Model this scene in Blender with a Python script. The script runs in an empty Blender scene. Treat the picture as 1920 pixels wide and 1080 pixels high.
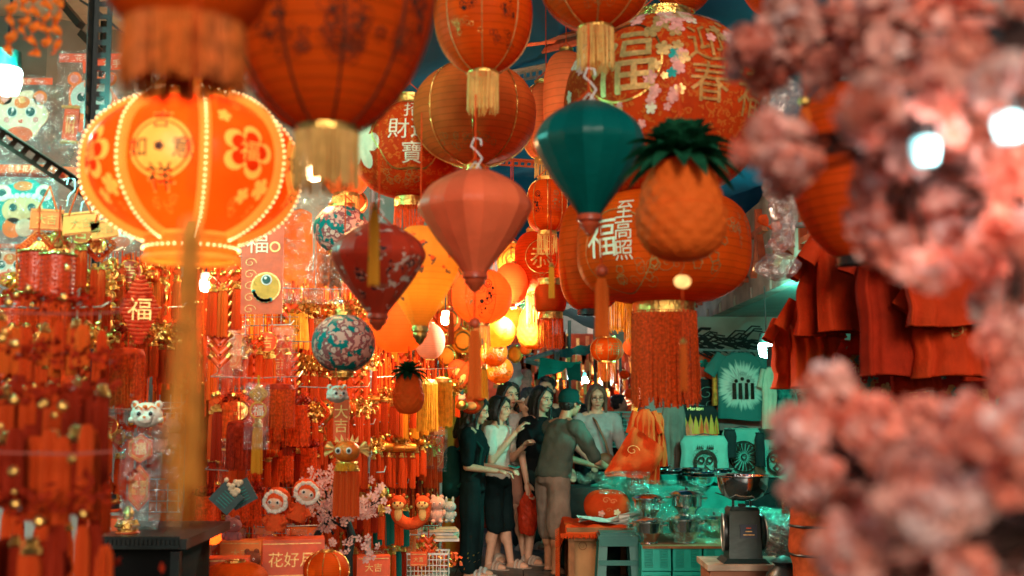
import bpy, bmesh, math, random
from mathutils import Vector, Matrix, noise
R = random.Random(7)
PI = math.pi
sc = bpy.context.scene
C = sc.collection
# ---------------------------------------------------------------- camera
F = 2133.0; TH = math.atan(220/F); CZ = 1.5
cam = bpy.data.objects.new('camera', bpy.data.cameras.new('camera')); C.objects.link(cam)
cam.location = (0, 0, CZ); cam.rotation_euler = (PI/2+TH, 0, 0)
cam.data.lens = 40; cam.data.sensor_width = 36; cam.data.clip_end = 900; cam.data.clip_start = .05
cam.data.dof.use_dof = True; cam.data.dof.focus_distance = 7.6; cam.data.dof.aperture_fstop = 2.4
sc.camera = cam
# ---------------------------------------------------------------- sky, sun, exposure
SUN_EL, SUN_AZ = math.radians(17), math.radians(174)      # behind the camera, a little to the right
w = bpy.data.worlds.new('World'); sc.world = w; w.use_nodes = True
wn = w.node_tree
sky = wn.nodes.new('ShaderNodeTexSky'); sky.sky_type = 'NISHITA'; sky.sun_disc = False
sky.sun_elevation = SUN_EL; sky.sun_rotation = SUN_AZ
bg = wn.nodes['Background']; bg.inputs[1].default_value = .06
wn.links.new(sky.outputs[0], bg.inputs[0])
sun = bpy.data.objects.new('sun', bpy.data.lights.new('sun', 'SUN')); C.objects.link(sun)
sun.data.energy = 1.75; sun.data.angle = math.radians(18); sun.data.color = (1, .9, .76)
sd = Vector((math.sin(SUN_AZ)*math.cos(SUN_EL), math.cos(SUN_AZ)*math.cos(SUN_EL), math.sin(SUN_EL)))
sun.rotation_euler = sd.to_track_quat('Z', 'Y').to_euler()
sc.view_settings.view_transform = 'Standard'; sc.view_settings.look = 'None'
sc.view_settings.gamma = 1; sc.view_settings.exposure = 0.22
sc.render.engine = 'CYCLES'
sc.cycles.max_bounces = 7; sc.cycles.transparent_max_bounces = 16; sc.cycles.diffuse_bounces = 3
sc.cycles.glossy_bounces = 3; sc.cycles.caustics_reflective = False; sc.cycles.caustics_refractive = False
sc.cycles.use_denoising = True; sc.cycles.sample_clamp_indirect = 4

def at(px, py, Y):
    u, v = (px-960)/F, (540-py)/F
    t = Y/(math.cos(TH)-v*math.sin(TH))
    return Vector((u*t, Y, CZ+(math.sin(TH)+v*math.cos(TH))*t))
def sz(n, Y): return n*Y/F*1.01
# ---------------------------------------------------------------- materials
MATS = {}
def nodes(name):
    m = bpy.data.materials.new(name); m.use_nodes = True
    nt = m.node_tree; p = nt.nodes['Principled BSDF']
    return m, nt, p
def N(nt, kind, **kw):
    n = nt.nodes.new('ShaderNode'+kind)
    for k, v in kw.items():
        if isinstance(k, str) and hasattr(n, k): setattr(n, k, v)
        else: n.inputs[k.replace('_', ' ')].default_value = v
    return n
def mat(name, col, rough=.6, metal=0, var=.25, scale=20, bump=.15, bscale=None, trans=0, sheen=0, emit=None, es=0, alpha=1, ior=None, coat=0):
    """plain procedural material: base colour varied by noise, bump, optional translucency"""
    if name in MATS: return MATS[name]
    m, nt, p = nodes(name)
    L = nt.links.new
    tc = N(nt, 'TexCoord')
    nz = N(nt, 'TexNoise'); nz.inputs['Scale'].default_value = scale; nz.inputs['Detail'].default_value = 4
    L(tc.outputs['Object'], nz.inputs['Vector'])
    mp = N(nt, 'MapRange'); mp.inputs[1].default_value = .3; mp.inputs[2].default_value = .7
    mp.inputs[3].default_value = 1-var; mp.inputs[4].default_value = 1+var*.6
    L(nz.outputs[0], mp.inputs[0])
    mx = N(nt, 'VectorMath'); mx.operation = 'SCALE'; mx.inputs[0].default_value = col[:3]
    L(mp.outputs[0], mx.inputs['Scale'])
    L(mx.outputs[0], p.inputs['Base Color'])
    p.inputs['Roughness'].default_value = rough; p.inputs['Metallic'].default_value = metal
    if coat: p.inputs['Coat Weight'].default_value = coat
    if sheen: p.inputs['Sheen Weight'].default_value = sheen*.1
    if trans or rough >= .6: p.inputs['Specular IOR Level'].default_value = .1
    if alpha < 1: p.inputs['Alpha'].default_value = alpha
    if bump:
        bz = N(nt, 'TexNoise'); bz.inputs['Scale'].default_value = bscale or scale*3; bz.inputs['Detail'].default_value = 3
        L(tc.outputs['Object'], bz.inputs['Vector'])
        b = N(nt, 'Bump'); b.inputs['Strength'].default_value = bump; b.inputs['Distance'].default_value = .01
        L(bz.outputs[0], b.inputs['Height']); L(b.outputs[0], p.inputs['Normal'])
    out = nt.nodes['Material Output']
    if emit:
        p.inputs['Emission Color'].default_value = (*emit, 1); p.inputs['Emission Strength'].default_value = es
    if trans:
        t = N(nt, 'BsdfTranslucent'); L(mx.outputs[0], t.inputs[0])
        ms = N(nt, 'MixShader'); ms.inputs[0].default_value = trans
        L(p.outputs[0], ms.inputs[1]); L(t.outputs[0], ms.inputs[2]); L(ms.outputs[0], out.inputs[0])
    MATS[name] = m
    return m
def cloth(name, col, wires=22, trans=.35, rough=.55, pat=None, pcol=None, pscale=9, gores=0, wdark=.22, emit=0, sheen=.3, thr=.56, gt=0):
    """lantern cloth in UV space: u round the lantern, v down it; thin wires show as slightly darker ridges"""
    if name in MATS: return MATS[name]
    m, nt, p = nodes(name); L = nt.links.new
    uv = N(nt, 'UVMap'); sp = N(nt, 'SeparateXYZ'); L(uv.outputs[0], sp.inputs[0])
    tc = N(nt, 'TexCoord')
    nz = N(nt, 'TexNoise'); nz.inputs['Scale'].default_value = 7; nz.inputs['Detail'].default_value = 5; L(tc.outputs['Object'], nz.inputs['Vector'])
    mr = N(nt, 'MapRange'); mr.inputs[1].default_value = .3; mr.inputs[2].default_value = .7; mr.inputs[3].default_value = .8; mr.inputs[4].default_value = 1.12
    L(nz.outputs[0], mr.inputs[0])
    base = N(nt, 'VectorMath'); base.operation = 'SCALE'; base.inputs[0].default_value = col
    L(mr.outputs[0], base.inputs['Scale'])
    colout = base.outputs[0]
    if pat:
        vo = N(nt, 'TexVoronoi'); vo.inputs['Scale'].default_value = pscale; L(tc.outputs['Object'], vo.inputs['Vector'])
        n2 = N(nt, 'TexNoise'); n2.inputs['Scale'].default_value = pscale*.8; n2.inputs['Detail'].default_value = 3; L(tc.outputs['Object'], n2.inputs['Vector'])
        ramp = N(nt, 'ValToRGB'); ramp.color_ramp.interpolation = 'CONSTANT'
        e = ramp.color_ramp.elements
        e[0].position = 0; e[0].color = (0, 0, 0, 1); e[1].position = thr; e[1].color = (1, 1, 1, 1)
        L(n2.outputs[0], ramp.inputs[0])
        r2 = N(nt, 'ValToRGB'); r2.color_ramp.interpolation = 'CONSTANT'
        while len(r2.color_ramp.elements) < len(pcol): r2.color_ramp.elements.new(.5)
        for i, c in enumerate(pcol):
            r2.color_ramp.elements[i].position = i/len(pcol); r2.color_ramp.elements[i].color = (*c, 1)
        n3 = N(nt, 'TexNoise'); n3.inputs['Scale'].default_value = pscale*3; L(tc.outputs['Object'], n3.inputs['Vector'])
        ad = N(nt, 'Math', operation='MULTIPLY_ADD'); ad.inputs[1].default_value = .6; L(n3.outputs[0], ad.inputs[0]); L(vo.outputs['Distance'], ad.inputs[2])
        sb = N(nt, 'Math', operation='SUBTRACT'); sb.inputs[1].default_value = .12; L(ad.outputs[0], sb.inputs[0])
        L(sb.outputs[0], r2.inputs[0])
        mx = N(nt, 'Mix'); mx.data_type = 'RGBA'
        L(ramp.outputs[0], mx.inputs[0]); L(colout, mx.inputs[6]); L(r2.outputs[0], mx.inputs[7])
        colout = mx.outputs[2]
    if gt:      # random tone per gore: uneven light on the silk painted into the colour
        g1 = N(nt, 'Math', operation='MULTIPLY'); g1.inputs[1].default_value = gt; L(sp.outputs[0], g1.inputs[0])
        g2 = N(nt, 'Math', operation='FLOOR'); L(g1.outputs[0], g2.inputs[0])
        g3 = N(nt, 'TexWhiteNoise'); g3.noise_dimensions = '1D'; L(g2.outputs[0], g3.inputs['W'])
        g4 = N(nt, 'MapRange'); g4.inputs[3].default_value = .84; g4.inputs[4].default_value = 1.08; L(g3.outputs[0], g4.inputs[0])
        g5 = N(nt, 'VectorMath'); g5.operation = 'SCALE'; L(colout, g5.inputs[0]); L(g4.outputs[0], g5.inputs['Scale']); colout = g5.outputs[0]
    h = None
    if wires:
        ml = N(nt, 'Math', operation='MULTIPLY'); ml.inputs[1].default_value = wires; L(sp.outputs[1], ml.inputs[0])
        fr = N(nt, 'Math', operation='PINGPONG'); fr.inputs[1].default_value = .5; L(ml.outputs[0], fr.inputs[0])
        pr = N(nt, 'MapRange'); pr.inputs[1].default_value = 0; pr.inputs[2].default_value = .12; pr.inputs[3].default_value = 1; pr.inputs[4].default_value = 0
        L(fr.outputs[0], pr.inputs[0]); h = pr.outputs[0]
        dk = N(nt, 'MapRange'); dk.inputs[3].default_value = 1; dk.inputs[4].default_value = 1-wdark; L(h, dk.inputs[0])
        s2 = N(nt, 'VectorMath'); s2.operation = 'SCALE'; L(colout, s2.inputs[0]); L(dk.outputs[0], s2.inputs['Scale']); colout = s2.outputs[0]
    L(colout, p.inputs['Base Color']); p.inputs['Roughness'].default_value = rough; p.inputs['Specular IOR Level'].default_value = .07+.1*(rough < .5)
    bz = N(nt, 'TexNoise'); bz.inputs['Scale'].default_value = 60; bz.inputs['Detail'].default_value = 4; L(tc.outputs['Object'], bz.inputs['Vector'])
    hh = bz.outputs[0]
    if h is not None:
        a = N(nt, 'Math', operation='MULTIPLY_ADD'); a.inputs[1].default_value = .35; L(bz.outputs[0], a.inputs[0]); L(h, a.inputs[2]); hh = a.outputs[0]
    b = N(nt, 'Bump'); b.inputs['Strength'].default_value = .35; b.inputs['Distance'].default_value = .006; L(hh, b.inputs['Height']); L(b.outputs[0], p.inputs['Normal'])
    t = N(nt, 'BsdfTranslucent'); L(colout, t.inputs[0])
    ms = N(nt, 'MixShader'); ms.inputs[0].default_value = trans
    L(p.outputs[0], ms.inputs[1]); L(t.outputs[0], ms.inputs[2]); L(ms.outputs[0], nt.nodes['Material Output'].inputs[0])
    MATS[name] = m
    return m
def plastic(name='clear_plastic', tint=(.85, 1, .98), amt=.16, scale=14):
    """crumpled thin clear film: mostly see-through with sharp creased highlights"""
    if name in MATS: return MATS[name]
    m, nt, p = nodes(name); L = nt.links.new
    tc = N(nt, 'TexCoord'); nz = N(nt, 'TexNoise'); nz.inputs['Scale'].default_value = scale; nz.inputs['Detail'].default_value = 5; nz.inputs['Distortion'].default_value = 1.5
    L(tc.outputs['Object'], nz.inputs['Vector'])
    b = N(nt, 'Bump'); b.inputs['Strength'].default_value = .9; b.inputs['Distance'].default_value = .05; L(nz.outputs[0], b.inputs['Height'])
    g = N(nt, 'BsdfGlossy'); g.inputs['Roughness'].default_value = .12; g.inputs['Color'].default_value = (*tint, 1); L(b.outputs[0], g.inputs['Normal'])
    d = N(nt, 'BsdfDiffuse'); d.inputs[0].default_value = (*tint, 1)
    g2 = N(nt, 'MixShader'); g2.inputs[0].default_value = .15; L(g.outputs[0], g2.inputs[1]); L(d.outputs[0], g2.inputs[2])
    tr = N(nt, 'BsdfTransparent')
    mp = N(nt, 'MapRange'); mp.inputs[1].default_value = .45; mp.inputs[2].default_value = .7; mp.inputs[3].default_value = amt*.5; mp.inputs[4].default_value = min(1, amt*2.2)
    L(nz.outputs[0], mp.inputs[0])
    ms = N(nt, 'MixShader'); L(mp.outputs[0], ms.inputs[0]); L(tr.outputs[0], ms.inputs[1]); L(g2.outputs[0], ms.inputs[2])
    L(ms.outputs[0], nt.nodes['Material Output'].inputs[0])
    MATS[name] = m
    return m
def glow(name, col, s):
    if name in MATS: return MATS[name]
    m, nt, p = nodes(name)
    p.inputs['Base Color'].default_value = (*col, 1); p.inputs['Emission Color'].default_value = (*col, 1); p.inputs['Emission Strength'].default_value = s
    MATS[name] = m
    return m

RED = mat('red_cord', (.74, .07, .01), .6, var=.3, scale=40)
REDT = mat('red_tassel_thread', (.8, .085, .01), .5, var=.45, scale=90, bump=.3, trans=.25, sheen=.3)
ORT = mat('orange_tassel_thread', (.9, .17, .02), .5, var=.4, scale=90, bump=.3, trans=.3)
DRT = mat('dark_red_thread', (.38, .025, .006), .6, var=.5, scale=60, bump=.3, trans=.15)
YT = mat('yellow_tassel_thread', (.92, .4, .03), .5, var=.25, scale=40, bump=.3, trans=.3)
BRT = mat('brass_fringe_thread', (.85, .5, .15), .45, var=.2, scale=30, bump=.3, trans=.25)
TEALT = mat('teal_tassel_thread', (.01, .16, .14), .5, var=.4, scale=80, bump=.3, trans=.2)
GOLD = mat('gold_foil', (.95, .55, .14), .28, 1, var=.3, scale=50, bump=.7, bscale=70)
GOLDP = mat('gold_print', (.85, .5, .17), .38, .55, var=.3, scale=60, bump=.2)
GOLDD = mat('dim_gold_print', (.55, .25, .06), .5, .3, var=.35, scale=60, bump=.1)
IVORY = mat('ivory_print', (.85, .72, .5), .5, .1, var=.15, scale=40, bump=.1)
DARKP = mat('dark_ink_print', (.035, .018, .012), .6, var=.5, scale=40, bump=.1)
BROWNP = mat('brown_ink_print', (.14, .03, .012), .6, var=.5, scale=30, bump=.1)
WHITE = mat('white_plastic', (.78, .76, .7), .4, var=.08, scale=10, bump=.03)
BLACK = mat('black_metal', (.012, .018, .018), .45, .4, var=.4, scale=20, bump=.1)
BLACKP = mat('black_plastic', (.015, .018, .018), .35, var=.2, scale=20, bump=.05)
STEEL = mat('galvanised_steel', (.5, .55, .55), .4, .8, var=.3, scale=25, bump=.1)
STEELB = mat('polished_steel', (.78, .8, .8), .12, 1, var=.1, scale=10, bump=.05)
PINK = mat('pink_print', (.85, .35, .3), .6, var=.3, scale=40, bump=.05)
TEALP = mat('teal_print', (.02, .35, .3), .6, var=.3, scale=40, bump=.05)
CREAM = mat('cream_card', (.8, .66, .44), .6, var=.15, scale=20, bump=.05)
REDC = mat('red_card', (.8, .09, .015), .4, var=.2, scale=15, bump=.08)
ORC = mat('orange_card', (.9, .2, .03), .45, var=.25, scale=12, bump=.08)
SKIN = mat('skin', (.78, .43, .28), .5, var=.1, scale=25, bump=.05)
SKIN2 = mat('tanned_skin', (.56, .28, .165), .5, var=.1, scale=25, bump=.05)
HAIR = mat('black_hair', (.012, .012, .012), .35, var=.4, scale=60, bump=.6, bscale=120)
LEAF = mat('green_paper_leaf', (.012, .1, .045), .5, var=.4, scale=30, bump=.3, trans=.2)
WOOD = mat('wood', (.3, .13, .06), .6, var=.35, scale=8, bump=.2)
FILM = plastic()
FILMH = plastic('heavy_clear_plastic', (.6, .95, .9), .3, 9)
# ---------------------------------------------------------------- mesh building
class MB:
    def __init__(s): s.v = []; s.f = []; s.m = []; s.mats = []; s.uv = None; s.M = Matrix()
    def mi(s, m):
        if m not in s.mats: s.mats.append(m)
        return s.mats.index(m)
    def add(s, vs, fs, m=None):
        o = len(s.v); M = s.M
        s.v += [M @ Vector(p) for p in vs]; k = s.mi(m) if m else 0
        s.f += [tuple(o+i for i in f) for f in fs]; s.m += [k]*len(fs)
        return s
    def box(s, c, d, m=None, rz=0, bev=0, rx=0, ry=0):
        x, y, z = [k/2 for k in d]
        vs = [Vector((a*x, b*y, e*z)) for e in (-1, 1) for b in (-1, 1) for a in (-1, 1)]
        rm = Matrix.Rotation(rz, 3, 'Z') @ Matrix.Rotation(ry, 3, 'Y') @ Matrix.Rotation(rx, 3, 'X')
        vs = [rm @ v + Vector(c) for v in vs]
        return s.add(vs, [(0, 2, 3, 1), (4, 5, 7, 6), (0, 1, 5, 4), (2, 6, 7, 3), (0, 4, 6, 2), (1, 3, 7, 5)], m)
    def tube(s, pts, r, m=None, n=6, cap=True):
        pts = [Vector(p) for p in pts]; K = len(pts)
        rs = r if isinstance(r, (list, tuple)) else [r]*K
        vs = []; up = None
        for i, p in enumerate(pts):
            d = (pts[min(i+1, K-1)]-pts[max(i-1, 0)])
            if d.length < 1e-9: d = Vector((0, 0, 1))
            d.normalize()
            if up is None: up = Vector((1, 0, 0)) if abs(d.x) < .8 else Vector((0, 1, 0))
            a = (up-d*up.dot(d)).normalized(); b = d.cross(a); up = a
            for j in range(n):
                t = 2*PI*j/n; vs.append(p+(a*math.cos(t)+b*math.sin(t))*rs[i])
        fs = [(i*n+j, i*n+(j+1) % n, (i+1)*n+(j+1) % n, (i+1)*n+j) for i in range(K-1) for j in range(n)]
        if cap: fs += [tuple(range(n))[::-1], tuple((K-1)*n+j for j in range(n))]
        return s.add(vs, fs, m)
    def lathe(s, prof, c=(0, 0, 0), n=24, m=None, sx=1, sy=1, cap=True):
        c = Vector(c); vs = [c+Vector((r*sx*math.cos(2*PI*j/n), r*sy*math.sin(2*PI*j/n), z)) for r, z in prof for j in range(n)]
        K = len(prof)
        fs = [(i*n+j, (i+1)*n+j, (i+1)*n+(j+1) % n, i*n+(j+1) % n) for i in range(K-1) for j in range(n)]
        if cap:
            if prof[0][0] > 1e-4: fs.append(tuple(range(n)))
            if prof[-1][0] > 1e-4: fs.append(tuple((K-1)*n+j for j in range(n))[::-1])
        return s.add(vs, fs, m)
    def ball(s, c, r, m=None, n=10, k=7):
        rr = r if isinstance(r, (tuple, list, Vector)) else (r, r, r)
        prof = [(math.sin(PI*i/k), math.cos(PI*i/k)*rr[2]) for i in range(k+1)]
        prof[0] = (1e-3, prof[0][1]); prof[-1] = (1e-3, prof[-1][1])
        return s.lathe(prof, c, n, m, rr[0], rr[1])
    def ring(s, c, R0, r, m=None, n=20, k=6, axis='Z', sq=1):
        vs = []; fs = []
        for i in range(n):
            a = 2*PI*i/n
            for j in range(k):
                b = 2*PI*j/k; q = R0+r*math.cos(b); p = (q*math.cos(a), q*math.sin(a)*sq, r*math.sin(b))
                if axis == 'Y': p = (p[0], p[2], p[1])
                if axis == 'X': p = (p[2], p[0], p[1])
                vs.append(Vector(c)+Vector(p))
        for i in range(n):
            for j in range(k):
                fs.append((i*k+j, ((i+1) % n)*k+j, ((i+1) % n)*k+(j+1) % k, i*k+(j+1) % k))
        return s.add(vs, fs, m)
    def quad(s, a, b, c, d, m=None): return s.add([a, b, c, d], [(0, 1, 2, 3)], m)
    def disc(s, c, r, m=None, n=20, y=0, sx=1, sz=1, rot=0):
        """flat disc facing -Y"""
        vs = []
        for i in range(n):
            a = 2*PI*i/n; x, z = r*sx*math.cos(a), r*sz*math.sin(a)
            vs.append((c[0]+x*math.cos(rot)-z*math.sin(rot), c[1]+y, c[2]+x*math.sin(rot)+z*math.cos(rot)))
        return s.add(vs, [tuple(range(n))], m)
    def obj(s, name, m=None, parent=None, smooth=True, loc=None, link=True):
        me = bpy.data.meshes.new(name); me.from_pydata(s.v, [], s.f)
        if m is not None: s.mats = [m] if not isinstance(m, list) else m
        for k in s.mats: me.materials.append(k)
        if m is None or isinstance(m, list):
            me.polygons.foreach_set('material_index', s.m)
        if smooth == 'soft': me.polygons.foreach_set('use_smooth', [True]*len(s.f))
        if smooth is True:
            me.polygons.foreach_set('use_smooth', [True]*len(s.f))
            try: me.set_sharp_from_angle(angle=math.radians(42))
            except Exception: pass
        me.update()
        o = bpy.data.objects.new(name, me); C.objects.link(o)
        if parent: o.parent = parent
        if loc is not None: o.location = loc
        return o
def tag(o, label=None, cat=None, group=None, kind=None):
    if label: o['label'] = label
    if cat: o['category'] = cat
    if group: o['group'] = group
    if kind: o['kind'] = kind
    return o
def empty(name, loc, label, cat, group=None, rz=0, rot=None, kind=None):
    o = bpy.data.objects.new(name, None); C.objects.link(o); o.location = loc; o.rotation_euler = rot or (0, 0, rz)
    o.empty_display_size = .05
    return tag(o, label, cat, group, kind)
KIDS = {}
def kids(o): return [c for c in o.children]
def dup(o, loc=None, rz=None, label=None, group=None, parent=None, scale=None, rot=None, cat=None):
    c = o.copy(); C.objects.link(c); c.parent = parent
    if loc is not None: c.location = loc
    if rz is not None: c.rotation_euler = (0, 0, rz)
    if rot is not None: c.rotation_euler = rot
    if scale is not None: c.scale = (scale,)*3 if not isinstance(scale, tuple) else scale
    if label: c['label'] = label
    if group: c['group'] = group
    for ch in kids(o): dup(ch, parent=c)
    return c
# ---------------------------------------------------------------- text as thin geometry
_TX = {}
def glyphs(txt, size=1.0, cell=None):
    """2D triangles of the text, centred, cut finely enough to bend round a lantern"""
    key = (txt, cell)
    if key not in _TX:
        cu = bpy.data.curves.new('t', 'FONT'); cu.body = txt; cu.align_x = 'CENTER'; cu.align_y = 'CENTER'; cu.resolution_u = 2
        cu.space_line = .95; cu.fill_mode = 'FRONT'
        o = bpy.data.objects.new('t', cu); C.objects.link(o)
        dg = bpy.context.evaluated_depsgraph_get(); me = bpy.data.meshes.new_from_object(o.evaluated_get(dg))
        bm = bmesh.new(); bm.from_mesh(me); bmesh.ops.triangulate(bm, faces=bm.faces[:])
        for _ in range(3):
            es = [e for e in bm.edges if e.calc_length() > .22]
            if not es: break
            bmesh.ops.subdivide_edges(bm, edges=es, cuts=1); bmesh.ops.triangulate(bm, faces=bm.faces[:])
        vs = [(v.co.x, v.co.y) for v in bm.verts]; fs = [tuple(v.index for v in f.verts) for f in bm.faces]
        bm.free(); bpy.data.objects.remove(o); bpy.data.curves.remove(cu); bpy.data.meshes.remove(me)
        if vs:
            cx = (min(v[0] for v in vs)+max(v[0] for v in vs))/2; cy = (min(v[1] for v in vs)+max(v[1] for v in vs))/2
            vs = [(a-cx, b-cy) for a, b in vs]
        _TX[key] = (vs, fs)
    vs, fs = _TX[key]
    return [(a*size, b*size) for a, b in vs], fs
def flat_text(mb, txt, size, c, m, y=0, rz=0):
    vs, fs = glyphs(txt, size); ca, sa = math.cos(rz), math.sin(rz)
    mb.add([(c[0]+a*ca-b*sa, c[1]+y, c[2]+a*sa+b*ca) for a, b in vs], fs, m)
def poly_disc(r, n=16, rings=2, f=None):
    vs = [(0, 0)]; fs = []
    for k in range(1, rings+1):
        for i in range(n):
            a = 2*PI*i/n; q = r*k/rings*(f(a) if f else 1); vs.append((q*math.cos(a), q*math.sin(a)))
    for i in range(n): fs.append((0, 1+i, 1+(i+1) % n))
    for k in range(1, rings):
        for i in range(n):
            a, b = 1+(k-1)*n+i, 1+(k-1)*n+(i+1) % n; fs.append((a, a+n, b+n, b))
    return vs, fs
def poly_ring(r0, r1, n=32, f=None):
    vs = []; fs = []
    for i in range(n):
        a = 2*PI*i/n; q = f(a) if f else 1
        for r in (r0, r1): vs.append((r*q*math.cos(a), r*q*math.sin(a)))
    for i in range(n):
        j = (i+1) % n; fs.append((2*i, 2*i+1, 2*j+1, 2*j))
    return vs, fs
def flower2(r, n=5):
    return poly_disc(r, n*8, 3, lambda a: .55+.45*abs(math.cos(n*a/2))**.6)
def xf(g, dx=0, dy=0, s=1, rot=0):
    vs, fs = g; ca, sa = math.cos(rot), math.sin(rot)
    return [(dx+s*(a*ca-b*sa), dy+s*(a*sa+b*ca)) for a, b in vs], fs
_TM = {}
def shared(key, fn):
    """mesh data built once and used by every alike piece"""
    if key not in _TM:
        o = fn(); _TM[key] = o.data; bpy.data.objects.remove(o)
    return _TM[key]
def piece(name, me, parent, loc=(0, 0, 0), scale=None, rz=0):
    o = bpy.data.objects.new(name, me); C.objects.link(o); o.parent = parent; o.location = loc
    if scale: o.scale = (scale,)*3 if not isinstance(scale, tuple) else scale
    if rz: o.rotation_euler = (0, 0, rz)
    return o
BULBW = glow('warm_white_bulb', (1, .8, .5), 22)
# ================================================================= SETTING
ASPH = mat('worn_dark_paving', (.055, .06, .058), .55, var=.5, scale=3, bump=.35, bscale=18)
def struct(o): return tag(o, kind='structure')
def setting():
    # ground: one sheet to the horizon, large paving slabs where the lane is seen
    struct(MB().box((0, 60, -.05), (400, 400, .09), ASPH).obj('ground', smooth=False))
    lane = MB().box((1.0, 13, .002), (5.2, 16, .012), mat('lane_joint', (.02, .022, .02), .9, var=.3, scale=5)).obj('lane', smooth=False); struct(lane)
    sm = mat('lane_slab', (.10, .105, .10), .45, var=.5, scale=4, bump=.3, bscale=30)
    me = shared('slab', lambda: MB().box((0, 0, 0), (.592, .592, .02), sm).obj('slab', smooth=False))
    for i in range(8):
        for j in range(10):
            o = piece('slab', me, lane, (-1.4+i*.6, 8.3+j*.6, .011+R.uniform(-.002, .003)))
    # left stall roof of boards, seen from below
    bm_ = mat('weathered_roof_board', (.52, .42, .33), .7, var=.35, scale=4, bump=.3, bscale=15)
    rf = empty('stall_roof', (-2.9, 7, 3.55), 'pale weathered board ceiling over the left stall', 'roof')
    me = shared('board', lambda: MB().box((0, 0, 0), (4.4, .33, .02), bm_).obj('roof_board', smooth=False))
    for i in range(16): 
        o = piece('roof_board', me, rf, (0, -2.6+i*.345, R.uniform(-.006, .006)+i*.012)); o.rotation_euler = (0, R.uniform(-.006, .006), R.uniform(-.01, .01))
    for y in (-2, -.6, .9, 2.3): MB().box((0, y, -.07), (4.4, .045, .07), bm_, bev=0).obj('rafter', parent=rf, smooth=False)
    # back wall of the left stall following the line of the racks
    bw = mat('stall_back_wall', (.30, .30, .28), .7, var=.3, scale=3, bump=.2)
    W = [at(px, 760, Y) for px, Y in ((-500, 5.9), (60, 6.0), (300, 6.4), (560, 7.9), (760, 9.6), (905, 11.4))]
    vs = []
    for off in (0, .08):
        for p in W: vs += [(p.x, p.y+off, 0), (p.x, p.y+off, 3.6)]
    n = len(W); fs = [(2*i, 2*i+2, 2*i+3, 2*i+1) for i in range(n-1)]+[(2*n+2*i, 2*n+2*i+1, 2*n+2*i+3, 2*n+2*i+2) for i in range(n-1)]+[(2*n-2, 4*n-2, 4*n-1, 2*n-1)]+[(2*i+1, 2*i+3, 2*n+2*i+3, 2*n+2*i+1) for i in range(n-1)]
    struct(MB().add(vs, fs, bw).obj('wall_left', smooth=False))
    cm = mat('orange_backing_cloth', (.85, .17, .02), .7, var=.3, scale=3, bump=.25, trans=.15)
    vs = []; pts = []
    for (p, q) in zip(W[2:], W[3:]):
        k = int((q-p).length/.045)
        for i in range(k): pts.append(p+(q-p)*i/k)
    pts.append(W[-1])
    for i, p in enumerate(pts):
        for z in (.05, 1.0, 2.1, 2.75+.12*math.sin(i*.21)): vs.append((p.x-.02, p.y-.10+.03*math.sin(i*.9+z)+.03*math.sin(i*.37), z))
    fs = [(i*4+j, (i+1)*4+j, (i+1)*4+j+1, i*4+j+1) for i in range(len(pts)-1) for j in range(3)]
    tag(MB().add(vs, fs, cm).obj('backing_cloth'), 'long orange cloth hung along the back of the left stall behind the ornaments', 'cloth')
    # blue tarpaulin overhead
    tm = mat('blue_tarpaulin', (.012, .09, .17), .55, var=.35, scale=2, bump=.5, bscale=6, trans=.35)
    n, k = 40, 30; vs = []
    for i in range(n+1):
        for j in range(k+1):
            x = -.75+3.4*i/n; y = 3.6+9.0*j/k; vs.append((x, y, 3.95-.75*(j/k)**2+.10*math.sin(x*2.2+1)-.16*math.sin(PI*((y-3.6) % 2.3)/2.3)+.03*math.sin(x*9+y*5)+.03*noise.noise((x*3, y*2, 0))))
    fs = [(i*(k+1)+j, i*(k+1)+j+1, (i+1)*(k+1)+j+1, (i+1)*(k+1)+j) for i in range(n) for j in range(k)]
    tag(MB().add(vs, fs, tm).obj('tarpaulin'), 'dark blue tarpaulin stretched overhead above the lanterns', 'tarpaulin')
def wall_Y(px): return 4.6+px/850*5.6
def wall_pt(px, back=0):
    p = at(px, 760, wall_Y(px)); p.y += back; return p
def slotted(label, p0, p1, w_, m, up=(0, -1, 0), group=None, name='slotted_steel_post'):
    """steel angle punched with a row of holes"""
    p0, p1 = Vector(p0), Vector(p1); L_ = (p1-p0).length; n = int(L_/.05)
    mb = MB(); h = w_/2; pit = L_/n; th = .003
    for s in (-1, 1):
        mb.box((s*h*.72, 0, L_/2), (h*.56, th, L_), m)
    for i in range(n+1): mb.box((0, 0, min(i*pit, L_)), (h*.9, th, pit*.42), m)
    mb.box((h, h*.8, L_/2), (th, w_*.9, L_), m)
    o = mb.obj(name, smooth=False); z = (p1-p0).normalized(); y = Vector(up); x = y.cross(z).normalized(); y = z.cross(x)
    o.matrix_world = Matrix.Translation(p0) @ Matrix((x, y, z)).transposed().to_4x4()
    return tag(o, label, 'post' if abs(z.z) > .8 else 'rail', group)
setting()
slotted('dark slotted steel post rising in front of the dragon card at the top left', at(186, 250, 4.5), at(196, -40, 4.5), .075, BLACK)
slotted('dark slotted steel rail sloping down behind the glowing lantern with hooks on it', at(-20, 240, 4.3), at(300, 450, 4.9), .06, mat('rusty_dark_steel', (.06, .045, .035), .5, .5, var=.5, scale=20), name='slotted_steel_rail')
slotted('pale slotted steel beam under the blue tarpaulin', at(940, 150, 7.6), at(1090, 122, 7.2), .07, STEEL, up=(0, -1, .0), name='slotted_steel_beam')
slotted('second slotted steel beam under the blue tarpaulin beside the silk lantern', at(915, 303, 8.4), at(1010, 309, 8.2), .05, mat('red_painted_steel', (.5, .1, .04), .5, .3, var=.3, scale=20), name='slotted_steel_beam')
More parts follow.
